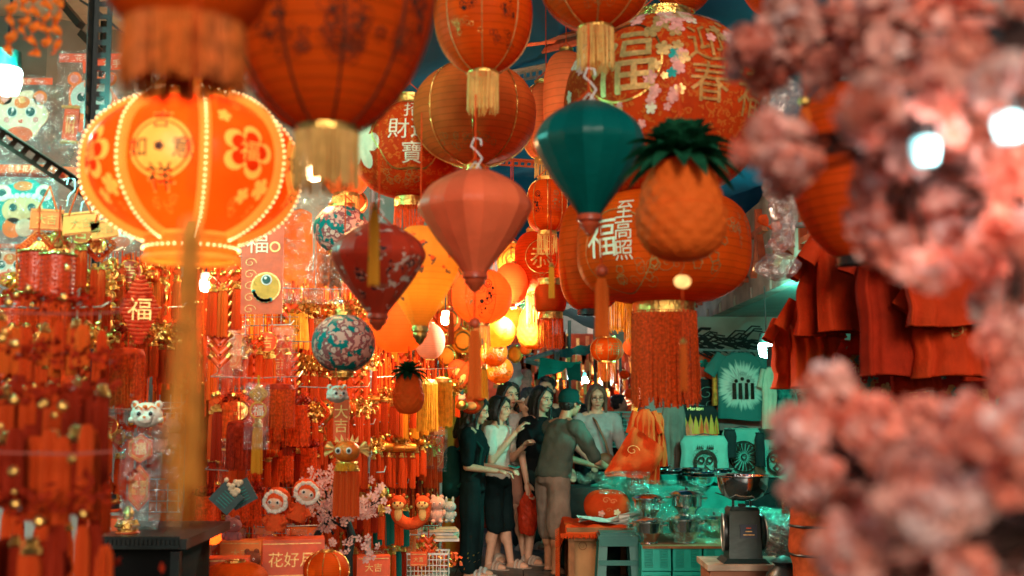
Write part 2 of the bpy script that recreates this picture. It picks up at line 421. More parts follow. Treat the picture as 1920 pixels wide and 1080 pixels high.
tag(MB().tube([at(985, 78, 7), at(1110, 62, 6.8)], .035, MATS['red_painted_steel'], 8).obj('roof_pole'), 'reddish roof pole crossing under the blue tarpaulin', 'pole')
tag(MB().tube([at(985, 100, 7.5), at(1110, 70, 6.4)], .03, MATS['red_painted_steel'], 8).obj('roof_pole'), 'second reddish pole fanning out below the roof pole', 'pole')
# dark diagonal struts and cable top left
for (a, b, lab) in (((112, 0), (152, 48), 'dark strut crossing the board ceiling, upper left of the steel post'), ((156, 66), (184, 95), 'short dark strut meeting the steel post')):
    p, q = at(*a, 5.2), at(*b, 5.0); tag(MB().tube([p+(p-q)*.1, q], .022, BLACK, 4).obj('strut', smooth=False), lab, 'strut')
tag(MB().tube([at(150, 0, 5), at(185, 22, 5), at(230, 62, 5), at(330, 110, 5)], .006, BLACKP, 5).obj('cable'), 'thin black cable sagging under the board ceiling', 'cable')
tag(MB().tube([at(190, 225, 4.4), at(240, 200, 4.3), at(300, 150, 4.2)], .006, RED, 5).obj('cable'), 'thin red cable leading to the glowing lantern', 'cable')

# right-hand canopy with relief sign letters
def canopy():
    wm = mat('stained_pink_concrete', (.50, .40, .35), .8, var=.45, scale=3, bump=.3, bscale=12)
    t = empty('canopy', (2.25, 10, 2.5), 'stained pale concrete canopy with tall red relief letters running along the lane', 'canopy')
    MB().box((.06, .5, .42), (.12, 8.4, .84), wm).obj('fascia', parent=t, smooth=False)
    uw = mat('painted_soffit', (.42, .55, .5), .5, var=.3, scale=2, bump=.15)
    MB().box((1.7, .5, .05), (3.1, 8.4, .08), uw).obj('soffit', parent=t, smooth=False)
    lm = mat('weathered_red_letter', (.62, .14, .07), .6, var=.4, scale=6, bump=.2)
    q = random.Random(3)
    for i, ch in enumerate('金龍百貨大樓商場百'):
        vs, fs = glyphs(ch, .62); y = -3.3+i*.86
        n = len(vs); mb = MB()
        from collections import Counter
        ec = Counter()
        for f in fs:
            for a, b in zip(f, f[1:]+f[:1]): ec[(a, b)] += 1
        A = [(-.06, y-a, .46+b*1.05) for a, b in vs]; B = [(-.002, y-a, .46+b*1.05) for a, b in vs]
        side = [(a, b, n+b, n+a) for (a, b) in ec if (b, a) not in ec]
        mb.add(A+B, fs+side, lm); mb.obj('letter', lm, t, smooth=False)
    for i in range(11): MB().box((-.012, -3.4+i*.8, .05), (.018, .02, .1), wm).obj('drip_rib', parent=t, smooth=False)
    # wall of the upper storey above the canopy
    up = MB().box((3.2, 11, 4.6), (1.7, 9, 2.5), mat('upper_storey_wall', (.32, .27, .24), .8, var=.5, scale=2, bump=.3)).obj('upper_storey_wall', smooth=False)
    tag(up, 'grimy upper storey wall above the concrete canopy', 'wall')
    q = random.Random(5); mb = MB()
    for i in range(14):
        pts = []; p = Vector((2.2, 8.2+q.random()*2.2, 3.5+q.random()*.2))
        for k in range(6): pts.append(p.copy()); p += Vector((q.uniform(-.02, .02), q.uniform(-.25, .25), q.uniform(-.08, .12)))
        mb.tube(pts, .009, BLACKP, 5)
    tag(mb.obj('cable_bundle', BLACKP), 'tangle of black cables on the wall above the canopy', 'cables', kind='stuff')
    # room under it
    rw = mat('painted_room_wall', (.45, .55, .5), .7, var=.25, scale=2, bump=.1)
    struct(MB().box((3.3, 12.9, 1.25), (3.6, .1, 2.5), rw).obj('wall_back', smooth=False))
    struct(MB().box((5.0, 9.2, 1.25), (.1, 7.4, 2.5), rw).obj('wall_right', smooth=False))
    struct(MB().box((3.9, 6.3, 1.3), (3.8, .08, 2.6), mat('dark_partition', (.05, .03, .025), .8, var=.3, scale=4)).obj('partition', smooth=False))
    tag(MB().box((2.32, 13.6, 1.25), (.28, .28, 2.5), rw).obj('pillar', smooth=False), 'square pillar at the far end of the canopy', 'pillar')
canopy()
# ---- bulbs that light the place
def bulb(label, p, r, em, light_col, e, holder=TEALP, flip=False):
    t = empty('light_bulb', p, label, 'lamp')
    MB().lathe([(.01, -r*1.1), (r*.8, -r*.9), (r, -r*.2), (r, r*.6), (r*.8, r*.9), (r*.3, r*1.1)], n=20).obj('globe', em, t)
    MB().lathe([(r*.95, r*.8), (r*1.0, r*1.0), (r*.9, r*2.0), (r*.4, r*2.2)], n=16).obj('socket', holder, t)
    MB().tube([(0, 0, r*2.1), (0, .02, r*8)], .005, BLACKP, 5).obj('flex', BLACKP, t)
    l = bpy.data.objects.new('bulb_light', bpy.data.lights.new('bulb_light', 'POINT')); C.objects.link(l)
    l.data.energy = e; l.data.color = light_col; l.data.shadow_soft_size = r; l.parent = t; l.location = (0, -r*1.6, -r*.8)
    return t
COLDN = glow('cold_blossom_lamp', (.35, .9, .95), 1.6)
COLD = glow('cold_white_bulb', (.7, 1, .95), 25)
TEALH = mat('teal_socket_plastic', (.01, .14, .12), .4, var=.2, scale=20)
bulb('bright cold white bulb in a teal socket at the left edge by the cat card', at(12, 150, 4.2), .055, COLD, (.16, 1, .8), 80, TEALH)
bulb('bright cold white bulb hanging under the concrete canopy beside the red shirts', at(1437, 655, 9.3), .065, COLD, (.1, 1, .72), 150, BLACKP)
bulb('cold lamp glaring through the blossoms, left one', at(1735, 280, 1.08), .0125, COLDN, (1, .86, .84), .6, BLACKP)
bulb('cold lamp glaring through the blossoms at the right edge', at(1890, 235, 1.02), .0125, COLDN, (1, .86, .84), .6, BLACKP)
bulb('warm white bulb shining among the red ornaments beside the blurred tassel', at(386, 535, 5.6), .03, BULBW, (1, .5, .2), 6, WHITE)
bulb('warm bulb half hidden above the yellow fringes in the left stall', at(835, 600, 7.6), .03, BULBW, (1, .5, .18), 60, WHITE)
bulb('added warm bulb hidden high in the left stall behind the brass fringe', at(588, 325, 5.5), .04, BULBW, (1, .52, .2), 34, WHITE)  # unseen bulb, added to warm the left stall
bulb('small cold bulb over the far lane, left one', at(1098, 712, 17), .05, COLD, (.6, 1, .9), 160, TEALH)
bulb('small cold bulb over the far lane, right one', at(1121, 712, 17.5), .05, COLD, (.6, 1, .9), 160, TEALH)
# ================================================================= LANTERNS
def prof_fn(kind, Rr, H, rc):
    if kind == 'diamond':
        P = [(.27, .5), (.38, .48), (.66, .40), (.87, .31), (.98, .21), (1.0, .15), (.955, .08), (.73, -.12), (.56, -.24), (.41, -.34), (.26, -.44), (.18, -.5)]
        def f(t):
            q = t*(len(P)-1); i = min(int(q), len(P)-2); u = q-i
            p0, p1, p2, p3 = P[max(i-1, 0)], P[i], P[i+1], P[min(i+2, len(P)-1)]
            c = [.5*((2*p1[k])+(-p0[k]+p2[k])*u+(2*p0[k]-5*p1[k]+4*p2[k]-p3[k])*u*u+(-p0[k]+3*p1[k]-3*p2[k]+p3[k])*u**3) for k in (0, 1)]
            return c[0]*Rr, c[1]*H
        return f
    e = {'globe': 2.0, 'oblate': 2.15, 'barrel': 2.9, 'drum': 4.2}[kind]
    # parametrise so that the ends close on the collar radius rc
    tt = (rc/Rr)
    zc = (1-tt**e)**(1/e)
    def f(t):
        a = (1-2*t); s = math.copysign(abs(math.sin(a*PI/2))**.95, a)*zc
        return Rr*max(1-abs(s)**e, 0)**(1/e), s*H/2/zc
    return f
class Shape:
    def __init__(s, kind, Rr, H, rc, n, gk=.05, facet=False, sag=.0):
        s.f = prof_fn(kind, Rr, H, rc); s.n = n; s.gk = gk; s.facet = facet; s.R = Rr; s.H = H; s.rc = rc; s.kind = kind
        s.tab = [s.f(i/160) for i in range(161)]
    def r_at(s, z):
        T = s.tab
        if z >= T[0][1]: return T[0][0]
        for a, b in zip(T, T[1:]):
            if z >= b[1]:
                u = (a[1]-z)/max(a[1]-b[1], 1e-9); return a[0]+(b[0]-a[0])*u
        return T[-1][0]
    def mod(s, ph, t=.5):
        w = PI/s.n; x = (ph % (2*w))-w; return s.mod0(x, w, t)*(1+.012*noise.noise((math.cos(ph)*2.4+s.R*37, math.sin(ph)*2.4, t*5+s.H*91))+.004*noise.noise((math.cos(ph)*9, math.sin(ph)*9, t*14)))
    def mod0(s, x, w, t):
        if s.facet: return 1-s.gk*(1-math.cos(w)/math.cos(x))/(1-math.cos(w))*1.0
        return 1-s.gk*math.sin(min(t, 1)*PI)*(abs(x)/w)**5
    def pt(s, ph, z, off=0):
        r = s.r_at(z); r2 = s.r_at(z-.004*s.H); r1 = s.r_at(z+.004*s.H)
        nz = (r2-r1)/(.008*s.H); L = math.sqrt(1+nz*nz)
        t = .5-z/s.H
        q = r*s.mod(ph, t)+off/L
        return (q*math.cos(ph), q*math.sin(ph), z+off*nz/L)
    def shade(s, cols=None, rows=None, p0=0, p1=None):
        n = cols or s.n*6; k = rows or 30; vs = []; fs = []; uv = []
        for i in range(k+1):
            r, z = s.f(i/k)
            for j in range(n):
                ph = 2*PI*j/n; q = r*s.mod(ph, i/k); vs.append((q*math.cos(ph), q*math.sin(ph), z)); uv.append((j/n, i/k))
        for i in range(k):
            for j in range(n): fs.append((i*n+j, (i+1)*n+j, (i+1)*n+(j+1) % n, i*n+(j+1) % n))
        return vs, fs, uv, n
def uvobj(name, vs, fs, uv, m, parent, n=None):
    me = bpy.data.meshes.new(name); me.from_pydata(vs, [], fs); me.materials.append(m)
    l = me.uv_layers.new(name='UVMap'); 
    for p in me.polygons:
        us = [uv[v][0] for v in p.vertices]; wrap = max(us)-min(us) > .5
        for li, v in zip(p.loop_indices, p.vertices):
            u = uv[v][0]
            if wrap and u < .5: u += 1
            l.data[li].uv = (u, uv[v][1])
    me.polygons.foreach_set('use_smooth', [True]*len(fs)); me.update()
    o = bpy.data.objects.new(name, me); C.objects.link(o)
    if parent: o.parent = parent
    return o
def strands(mb, rc, z0, L, m, n=90, th=.0022, jit=.03, rings=2, sway=.004, flare=1.0):
    for k in range(rings):
        for i in range(n):
            a = 2*PI*(i+R.random()*.7)/n; r = rc*(1-.07*k); l = L*(1-R.random()*jit)
            w_ = th*(.8+.5*R.random())
            ca, sa = math.cos(a), math.sin(a)
            x, y = r*ca, r*sa; dx, dy = R.gauss(0, sway), R.gauss(0, sway)
            pts = [(x, y, z0), (x*(1+.3*(flare-1))+dx*.5, y*(1+.3*(flare-1))+dy*.5, z0-l*.5), (x*flare+dx, y*flare+dy, z0-l)]
            tx, ty = -sa*w_, ca*w_
            vs = []
            for p in pts:
                vs += [(p[0]-tx, p[1]-ty, p[2]), (p[0]+ca*w_*.8, p[1]+sa*w_*.8, p[2]), (p[0]+tx, p[1]+ty, p[2])]
            mb.add(vs, [(0, 3, 4, 1), (1, 4, 5, 2), (3, 6, 7, 4), (4, 7, 8, 5)], m)
def decal(sh, g, ph, z, off=.0035):
    """bend a 2D print onto the shade at bearing ph (radians) and height z"""
    vs, fs = g; r0 = max(sh.r_at(z), .02)
    return [sh.pt(ph+a/r0, z+b, off) for a, b in vs], fs
FR = -PI/2
def ang(deg): return FR+math.radians(deg)
def lantern(label, px, py, wpx, hpx, Y, kind='globe', shade=None, gores=8, gk=.03, facet=False, rc=None, ch=.05, collar=GOLD,
            fringe=None, fl=.15, fn=70, frc=None, piping=None, prints=None, cord=.6, group=None, tilt=0, glowm=None, cat='lantern', hook=False,
            tass=None, name='paper_lantern', topc=True, botc=True, rot=0, lamp=None, knob=None, cordm=RED, wide=None):
    P = at(px, py, Y); Rr = sz(wpx, Y)/2; H = sz(hpx, Y); fc = math.atan2(-P.y, -P.x)
    rc = rc or Rr*.3
    t = empty(name, P, label, cat, group, rot=(0, math.radians(tilt), rot))
    sh = Shape(kind, Rr, H, rc, gores, gk, facet)
    big = wpx > 110
    vs, fs, uv, n = sh.shade(cols=gores*((6 if big else 4) if kind != 'diamond' else 1), rows=36 if big else 20)
    so = uvobj('shade', vs, fs, uv, shade, t)
    if kind == 'diamond': so.data.set_sharp_from_angle(angle=math.radians(11))
    zt, zb = sh.tab[0][1], sh.tab[-1][1]; rt, rb = sh.tab[0][0], sh.tab[-1][0]
    C_h = ch*H
    nseg = 32 if big else 18
    if topc:
        mb = MB(); mb.lathe([(rt*.94, zt+C_h), (rt*1.03, zt+C_h), (rt*1.03, zt+C_h*.75), (rt, zt+C_h*.7), (rt, zt+.08*C_h), (rt*1.04, zt), (rt*1.02, zt-.15*C_h), (rt*.94, zt-.1*C_h), (rt*.94, zt+C_h)], n=nseg, cap=False)
        mb.obj('collar', collar, t)
    if botc:
        mb = MB(); mb.lathe([(rb*.94, zb+.1*C_h), (rb*1.04, zb+.1*C_h), (rb*1.0, zb), (rb, zb-C_h*.8), (rb*1.04, zb-C_h*.85), (rb*1.04, zb-C_h), (rb*.94, zb-C_h), (rb*.94, zb+.1*C_h)], n=nseg, cap=False)
        mb.obj('collar', collar, t)
    if fringe:
        mb = MB(); fr = frc or rb; strands(mb, fr*1.0, zb-(C_h*.8 if botc else 0), fl, fringe, n=int(fn*1.1), th=max(fr*.034, .0016), jit=.14, sway=.003, rings=1); tag(mb.obj('fringe', fringe, t), kind='stuff')
    if piping:
        for j in range(gores):
            ph = 2*PI*j/gores; pts = [sh.pt(ph, sh.f(i/22)[1], .003) for i in range(23)]
            MB().tube(pts, Rr*.011 if big else Rr*.02, piping, 5).obj('piping', piping, t)
    if prints:
        byk = {}
        for g, deg, z, m in prints:
            byk.setdefault(m, []).append((g, deg, z))
        for m, L_ in byk.items():
            mb = MB()
            for g, deg, z in L_: mb.add(*decal(sh, g, fc+math.radians(deg)-rot, z*H/2, .004 if big else .003), m)
            mb.obj('print', m, t)
    # hanging cord
    if cord:
        mb = MB(); z0 = zt+C_h
        mb.tube([(-rt, 0, z0*.995), (0, 0, z0+rt*.9)], .0022, cordm, 4); mb.tube([(rt, 0, z0*.995), (0, 0, z0+rt*.9)], .0022, cordm, 4)
        mb.tube([(0, 0, z0+rt*.9), (0, 0, z0+rt*.9+cord)], .0028, cordm, 5)
        mb.obj('hanging_cord', cordm, t)
    if hook:
        hm = WHITE; z0 = zt+C_h; s = hook
        pts = [(.0+.35*s*math.sin(a), 0, z0+s*.55+.35*s*math.cos(a)*1.1) for a in [i*PI/8-PI*.75 for i in range(11)]]
        pts += [(-.30*s, 0, z0+s*.0)]
        mb = MB(); 
        S = [(0, 0, z0-.4*s), (.02*s, 0, z0+.1*s), (.28*s, 0, z0+.55*s), (.05*s, 0, z0+.85*s), (-.18*s, 0, z0+1.05*s), (-.05*s, 0, z0+1.4*s), (.22*s, 0, z0+1.35*s), (.25*s, 0, z0+1.1*s)]
        mb.tube(S, .032*s, hm, 6); mb.obj('hook', hm, t)
        for q in (-1, 1):
            MB().tube([(q*.22*s, 0, z0-.5*s), (q*.25*s, 0, z0+.1*s), (0, 0, z0+.4*s)], .022*s, hm, 5).obj('wire_hanger', hm, t)
    if glowm:
        MB().ball((0, 0, 0), Rr*.16, glowm, 12, 8).obj('bulb', glowm, t)
    if lamp:
        col, e = lamp
        l = bpy.data.objects.new('lamp_light', bpy.data.lights.new('lamp_light', 'POINT')); C.objects.link(l)
        l.data.energy = e; l.data.color = col; l.data.shadow_soft_size = Rr*.3; l.parent = t
        if e > 20: l.location = (.03, Rr*.5, -Rr*1.5)
    if knob:
        m, k = knob; r0 = rb*1.1
        mb = MB(); mb.lathe([(r0*1.05, zb+.02*H), (r0*1.15, zb-.01*H), (r0*1.15, zb-.03*H), (r0*.85, zb-.045*H), (r0*.95, zb-.06*H), (r0*.9, zb-.085*H), (r0*.6, zb-.11*H), (r0*.45, zb-.14*H), (r0*.1, zb-.165*H)], n=20)
        mb.obj('knob', m, t)
    if tass:
        m, L_, rr, z0 = tass
        tassel_parts(t, (0, 0, zb+z0), L_, rr, m)
    return t, sh
def tassel_mesh(L, r, m, n=40, capm=GOLD, jit=.06):
    mb = MB()
    mb.tube([(0, 0, -.02*L), (0, 0, -L*.5), (0, 0, -L*.97)], [r*.5, r*.75, r*.8], m, 8)
    for i in range(n):
        a = 2*PI*i/n+R.random()*.3; l = L*(1-R.random()*jit); q = r*(.95+.1*R.random()); w_ = r*.14
        ca, sa = math.cos(a), math.sin(a)
        vs = []
        for f_, z in ((.5, 0), (.9, -.15*L), (1.05, -l)):
            x, y = q*f_*ca, q*f_*sa; vs += [(x-sa*w_, y+ca*w_, z), (x+ca*w_, y+sa*w_, z), (x+sa*w_, y-ca*w_, z)]
        mb.add(vs, [(0, 3, 4, 1), (1, 4, 5, 2), (3, 6, 7, 4), (4, 7, 8, 5)], m)
    return mb
def tassel_parts(t, loc, L, r, m, cap=True):
    me = shared(('tas', m.name, round(L/r)), lambda: tassel_mesh(L/r, 1, m).obj('tassel', m))
    piece('tassel', me, t, loc, r)
    if cap:
        cm = shared('tcap', lambda: MB().lathe([(.2, 1.3), (.6, 1.2), (.75, .8), (.6, .5), (1.02, .2), (1.05, -.4), (.9, -.45)], n=12).obj('tassel_cap', GOLD))
        piece('tassel_cap', cm, t, loc, r)
# cloths
OR1 = cloth('orange_red_lantern_paper', (.92, .115, .006), 26, trans=.45)
OR2 = cloth('bright_orange_lantern_paper', (.90, .17, .03), 26, trans=.45)
OR3 = cloth('pinkish_red_lantern_paper', (.92, .2, .06), 22)
DKR = cloth('deep_red_lantern_paper', (.82, .08, .006), 28, wdark=.3)
BRC = cloth('red_brocade_with_gold_scrolls', (.72, .065, .008), 0, pat=1, pcol=[(.72, .15, .02), (.72, .065, .008), (.74, .17, .025), (.62, .05, .008)], pscale=42, thr=.5)
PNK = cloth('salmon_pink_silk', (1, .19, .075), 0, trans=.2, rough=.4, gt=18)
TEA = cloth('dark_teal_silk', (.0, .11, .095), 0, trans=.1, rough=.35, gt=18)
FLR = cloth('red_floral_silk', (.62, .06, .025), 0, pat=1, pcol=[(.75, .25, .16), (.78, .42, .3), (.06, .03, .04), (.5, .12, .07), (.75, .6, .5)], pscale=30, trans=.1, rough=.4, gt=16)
YEL = cloth('yellow_floral_silk', (.8, .36, .05), 40, pat=1, pcol=[(.25, .08, .06), (.7, .12, .04), (.15, .1, .09)], pscale=18, trans=.4, thr=.62)
TFL = cloth('teal_silk_with_pink_flowers', (.0, .2, .19), 0, pat=1, pcol=[(.72, .25, .2), (.78, .52, .42), (.35, .1, .1), (.75, .38, .3)], pscale=27, trans=.2, rough=.35, thr=.47)
LIT = cloth('glowing_orange_lantern_film', (.95, .3, .03), 0, trans=.55, rough=.3)
PEACH = cloth('pale_peach_lantern_paper', (.85, .45, .3), 24, trans=.45)
ORY = cloth('yellow_orange_lantern_paper', (.95, .32, .03), 22, trans=.5)
WARM = glow('warm_lamp', (1, .55, .16), 5)
# --- flower / cloud / figure prints
def scroll2(r, k=0):
    vs = []; fs = []; n = 26
    for i in range(n):
        a = i/n*2.6*PI; q = r*(1-i/n*.85); w_ = r*.07
        vs += [(q*math.cos(a), q*math.sin(a)*.8), ((q-w_)*math.cos(a), (q-w_)*math.sin(a)*.8)]
    fs = [(2*i, 2*i+1, 2*i+3, 2*i+2) for i in range(n-1)]
    return vs, fs
def merge2(*gs):
    vs = []; fs = []
    for g in gs:
        o = len(vs); vs += g[0]; fs += [tuple(o+i for i in f) for f in g[1]]
    return vs, fs
def sprig2(r, seed=0):
    q = random.Random(seed); gs = []
    for i in range(7): gs.append(xf(poly_ring(r*.15, r*.19, 20, lambda a: .7+.3*abs(math.cos(2.5*a))), q.uniform(-r, r), q.uniform(-r*.4, r*.4), 1, q.random()*3))
    for i in range(5): gs.append(xf(scroll2(r*.3), q.uniform(-r, r), q.uniform(-r*.5, r*.5), 1, q.random()*6))
    return merge2(*gs)
def blotch2(r, seed=0, n=14):
    """a printed figure seen as a mass of strokes: robe, sleeves, head"""
    q = random.Random(seed); gs = [xf(poly_ring(r*.22, r*.27, 20), 0, r*.62), xf(poly_ring(r*.1, r*.14, 12), 0, r*.62)]
    for i in range(n):
        x, y = q.uniform(-r*.45, r*.45), q.uniform(-r, r*.4)
        gs.append(xf(scroll2(r*q.uniform(.15, .34)), x, y, 1, q.random()*6))
    for i in range(6):
        x, y = q.uniform(-r*.4, r*.4), q.uniform(-r, r*.4); gs.append(xf(poly_disc(r*q.uniform(.06, .14), 9, 1), x, y))
    return merge2(*gs)
def G(t, s): return glyphs(t, s)

# 1 --------------------------------------------------- the big lit lantern: eight film panels between strips of bulbs
def lit_lantern():
    Y = 2.85; px, py = 363, 318
    P = at(px, py, Y); Rr = sz(376, Y)/2; H = sz(252, Y); rc = sz(158, Y)/2
    t = empty('lit_lantern', P, 'large glowing orange lantern outlined with strips of white lights and bearing gold characters', 'lantern')
    n = 8; sh = Shape('oblate', Rr, H, rc, n, .0); a0 = math.atan2(-P.y, -P.x)+math.radians(5.6)
    red = cloth('lit_red_film', (.93, .09, .006), 0, trans=.5, rough=.35)
    gl = mat('gold_film_print', (.95, .42, .06), .4, .0, var=.2, scale=30, bump=.05, emit=(1, .36, .045), es=.8)
    dk = mat('dark_red_film_print', (.10, .008, .003), .5, var=.2, scale=30, bump=0)
    STRIP = glow('strip_lamp', (1, .66, .28), 4.5)
    for g in range(n):
        p0 = a0+2*PI*g/n; w_ = 2*PI/n; K, Nn = 24, 10; vs = []; fs = []; uv = []
        for i in range(K+1):
            r, z = sh.f(i/K)
            for j in range(Nn+1):
                u = j/Nn; ph = p0+w_*u; q = r*(1+.05*math.sin(PI*u)*math.sin(PI*i/K))
                vs.append((q*math.cos(ph), q*math.sin(ph), z)); uv.append((u, i/K))
        for i in range(K):
            for j in range(Nn):
                a = i*(Nn+1)+j; fs.append((a, a+Nn+1, a+Nn+2, a+1))
        uvobj('panel', vs, fs, uv, red, t)
        # gold disc and characters on each panel, alternating
        pc = p0+w_/2
        def put(gm, m, off, nm):
            vs2, fs2 = gm; out = []
            for a, b in vs2:
                ph = pc+a/Rr; u = (ph-p0)/w_; z = b; q0 = sh.pt(ph, z, off); tt = .5-z/H
                k = 1+.05*math.sin(PI*min(max(u, 0), 1))*math.sin(PI*min(max(tt, 0), 1))
                out.append((q0[0]*k, q0[1]*k, q0[2]))
            return MB().add(out, fs2, m).obj(nm, m, t)
        s = Rr
        if g % 2 == 1:
            put(merge2(poly_disc(s*.235, 28, 4), poly_ring(s*.255, s*.285, 40)), gl, .003, 'print')
            put(merge2(xf(G('吉', s*.22), 0, s*.255), xf(G('祥', s*.29), 0, -s*.26)), gl, .0045, 'print')
            put(merge2(xf(G('吉', s*.18), 0, s*.255), xf(G('祥', s*.255), 0, -s*.26), xf(G('如', s*.2), -s*.20, .0), xf(G('意', s*.2), s*.20, 0), xf(flower2(s*.045), 0, 0)), dk, .0065, 'print')
        else:
            put(merge2(xf(flower2(s*.26), 0, s*.02), xf(flower2(s*.1), s*.2, -s*.3), xf(flower2(s*.07), s*.02, -s*.38), xf(flower2(s*.07), -s*.2, s*.35)), gl, .003, 'print')
            put(merge2(xf(flower2(s*.19), 0, s*.02)), dk if 0 else red, .0045, 'print')
            put(merge2(xf(G('福', s*.2), 0, s*.02)), gl, .0065, 'print')
        q = random.Random(g)
        put(merge2(*[xf(scroll2(s*.06), q.uniform(-s*.3, s*.3), z_*H, 1, q.random()*6) for z_ in (-.36, -.34, -.38, .37, .36, .33)]), gl, .0035, 'print')
        # rib: amber tube with a row of small lamps on it
        pts = [sh.pt(p0, sh.f(i/26)[1], .006) for i in range(27)]
        tube_m = mat('amber_light_tube', (.95, .45, .08), .3, var=.1, scale=20, trans=.4, bump=.1, emit=(1, .36, .04), es=.75)
        MB().tube(pts, .0145, tube_m, 8).obj('light_strip', tube_m, t)
        mb = MB()
        L_ = sum((Vector(pts[i+1])-Vector(pts[i])).length for i in range(26)); NB = 44
        for k in range(NB):
            z = sh.f((k+.5)/NB)[1]; p = sh.pt(p0, z, .0215); mb.ball(p, .0024, STRIP, 6, 4)
        tag(mb.obj('lamp_row', STRIP, t), kind='stuff')
    for sgn in (1, -1):
        z0 = sgn*H/2; h = sz(48 if sgn < 0 else 30, Y)*sgn; rr = rc*(1.02 if sgn < 0 else .82)
        cm = mat('lit_collar_film', (.95, .4, .06), .4, var=.2, scale=30, trans=.5, bump=.1)
        MB().lathe([(rr*1.03, z0-h*.02), (rr*1.06, z0+h*.15), (rr*1.06, z0+h*.9), (rr*1.02, z0+h)], n=48, cap=False).obj('collar', cm, t)
        for zz in ((.12, .93) if sgn > 0 else (.1, .95)):
            MB().ring((0, 0, z0+h*zz), rr*1.07, .0065, n=40).obj('light_strip', MATS['amber_light_tube'], t)
        mb = MB()
        for k in range(60):
            a = 2*PI*k/46
            for zz in ((.5,) if sgn > 0 else (.55,)): mb.ball((rr*1.085*math.cos(a), rr*1.085*math.sin(a), z0+h*zz), .0026, STRIP, 6, 4)
        tag(mb.obj('lamp_row', STRIP, t), kind='stuff')
    # pleated frill round the waist edge
    mb = MB()
    for k in range(3):
        a = 2*PI*k/3; mb.tube([(rc*.8*math.cos(a), rc*.8*math.sin(a), H/2+.02), (0, 0, H/2+.2)], .002, RED, 4)
    mb.tube([(0, 0, H/2+.2), (0, 0, H/2+.55)], .003, RED, 5); mb.obj('hanging_cord', RED, t)
    MB().lathe([(.018, .07), (.03, .03), (.03, -.03), (.018, -.07)], n=16).obj('bulb', glow('lit_lantern_bulb', (1, .55, .15), 30), t)
    l = bpy.data.objects.new('lamp_light', bpy.data.lights.new('lamp_light', 'POINT')); C.objects.link(l)
    l.data.energy = 3.2; l.data.color = (1, .55, .2); l.data.shadow_soft_size = .08; l.parent = t; l.location = (0, -.12, 0)
lit_lantern()
# the long tassel is out of focus: it hangs from a lantern nearer the camera whose fringe fills the top left
def tassel_lantern():
    Y = 1.3; P = at(350, -60, Y)
    t = empty('paper_lantern', P, 'blurred lantern at the top edge with rust orange fringe above the glowing lantern', 'lantern')
    sh = Shape('globe', sz(330, Y)/2, sz(240, Y), sz(215, Y)/2, 10, .03)
    vs, fs, uv, n = sh.shade(); uvobj('shade', vs, fs, uv, OR1, t)
    m = mat('rust_fringe_thread', (.85, .2, .035), .5, var=.5, scale=60, trans=.3)
    mb = MB(); strands(mb, sz(218, Y)/2, -.06, sz(150, Y), m, n=110, th=.0026, rings=2, sway=.003, jit=.3); tag(mb.obj('fringe', m, t), kind='stuff')
tassel_lantern()
def long_tassel():
    Y = 1.05; P = at(358, 425, Y)
    t = empty('long_tassel', P, 'long blurred amber tassel hanging straight down in front of the glowing lantern', 'tassel')
    m = mat('amber_tassel_thread', (.95, .42, .07), .5, var=.35, scale=50, trans=.35, sheen=.4)
    mb = MB(); L_ = sz(560, Y); strands(mb, sz(36, Y)/2, 0, L_, m, n=20, th=.0006, rings=3, jit=.3, sway=.005, flare=1.4)
    tag(mb.obj('thread', m, t), kind='stuff')
    MB().lathe([(.004, .01), (.009, .004), (.0095, -.012), (.008, -.016)], n=16).obj('tassel_cap', m, t)
    MB().tube([(0, 0, .03), (0, .0, sz(480, Y))], .0014, RED, 4).obj('cord', RED, t)
long_tassel()
# 2 --------------------------------------------------- big blurred lantern at the top
lantern('largest orange lantern at the top edge with brown prints and a brass fringe', 618, -42, 412, 590, 2.05, 'globe', cloth('glowing_dark_orange_paper', (.92, .13, .008), 28, trans=.55, wdark=.3), 10, .03, rc=sz(118, 2.05)/2, ch=.02,
        fringe=BRT, fl=sz(112, 2.05), fn=90, piping=BROWNP, cord=.3,
        prints=[(blotch2(.085, 3, 40), 10, -.36, BROWNP), (blotch2(.075, 4, 34), 52, -.36, BROWNP), (blotch2(.07, 5, 30), -34, -.36, BROWNP), (sprig2(.05, 2), 14, -.58, BROWNP), (sprig2(.05, 6), -24, -.6, BROWNP), (xf(poly_disc(.006, 8, 1), 0, 0), 24, -.05, GOLD)])
# 3
lantern('orange globe lantern with dark child prints above the plain piped lantern', 906, 28, 190, 225, 3.9, 'globe', OR1, 8, .03, ch=.02, rc=sz(58, 3.9)/2, fringe=BRT, fl=sz(78, 3.9), fn=60, piping=GOLDD,
        prints=[(blotch2(.065, 8, 22), -14, .1, DARKP), (blotch2(.05, 9, 16), 30, -.05, BROWNP), (sprig2(.05, 1), 30, -.6, BROWNP), (sprig2(.05, 12), -18, -.42, GOLD)])
# 4
lantern('large plain orange lantern with gold piping behind the cream fringed globe', 890, 215, 236, 195, 4.9, 'oblate', OR2, 8, .05, ch=.1, rc=sz(44, 4.9)/2, piping=GOLD, tass=None,
        prints=[(sprig2(.06, 3), 12, -.72, GOLDD), (sprig2(.06, 5), -25, -.7, GOLDD)])
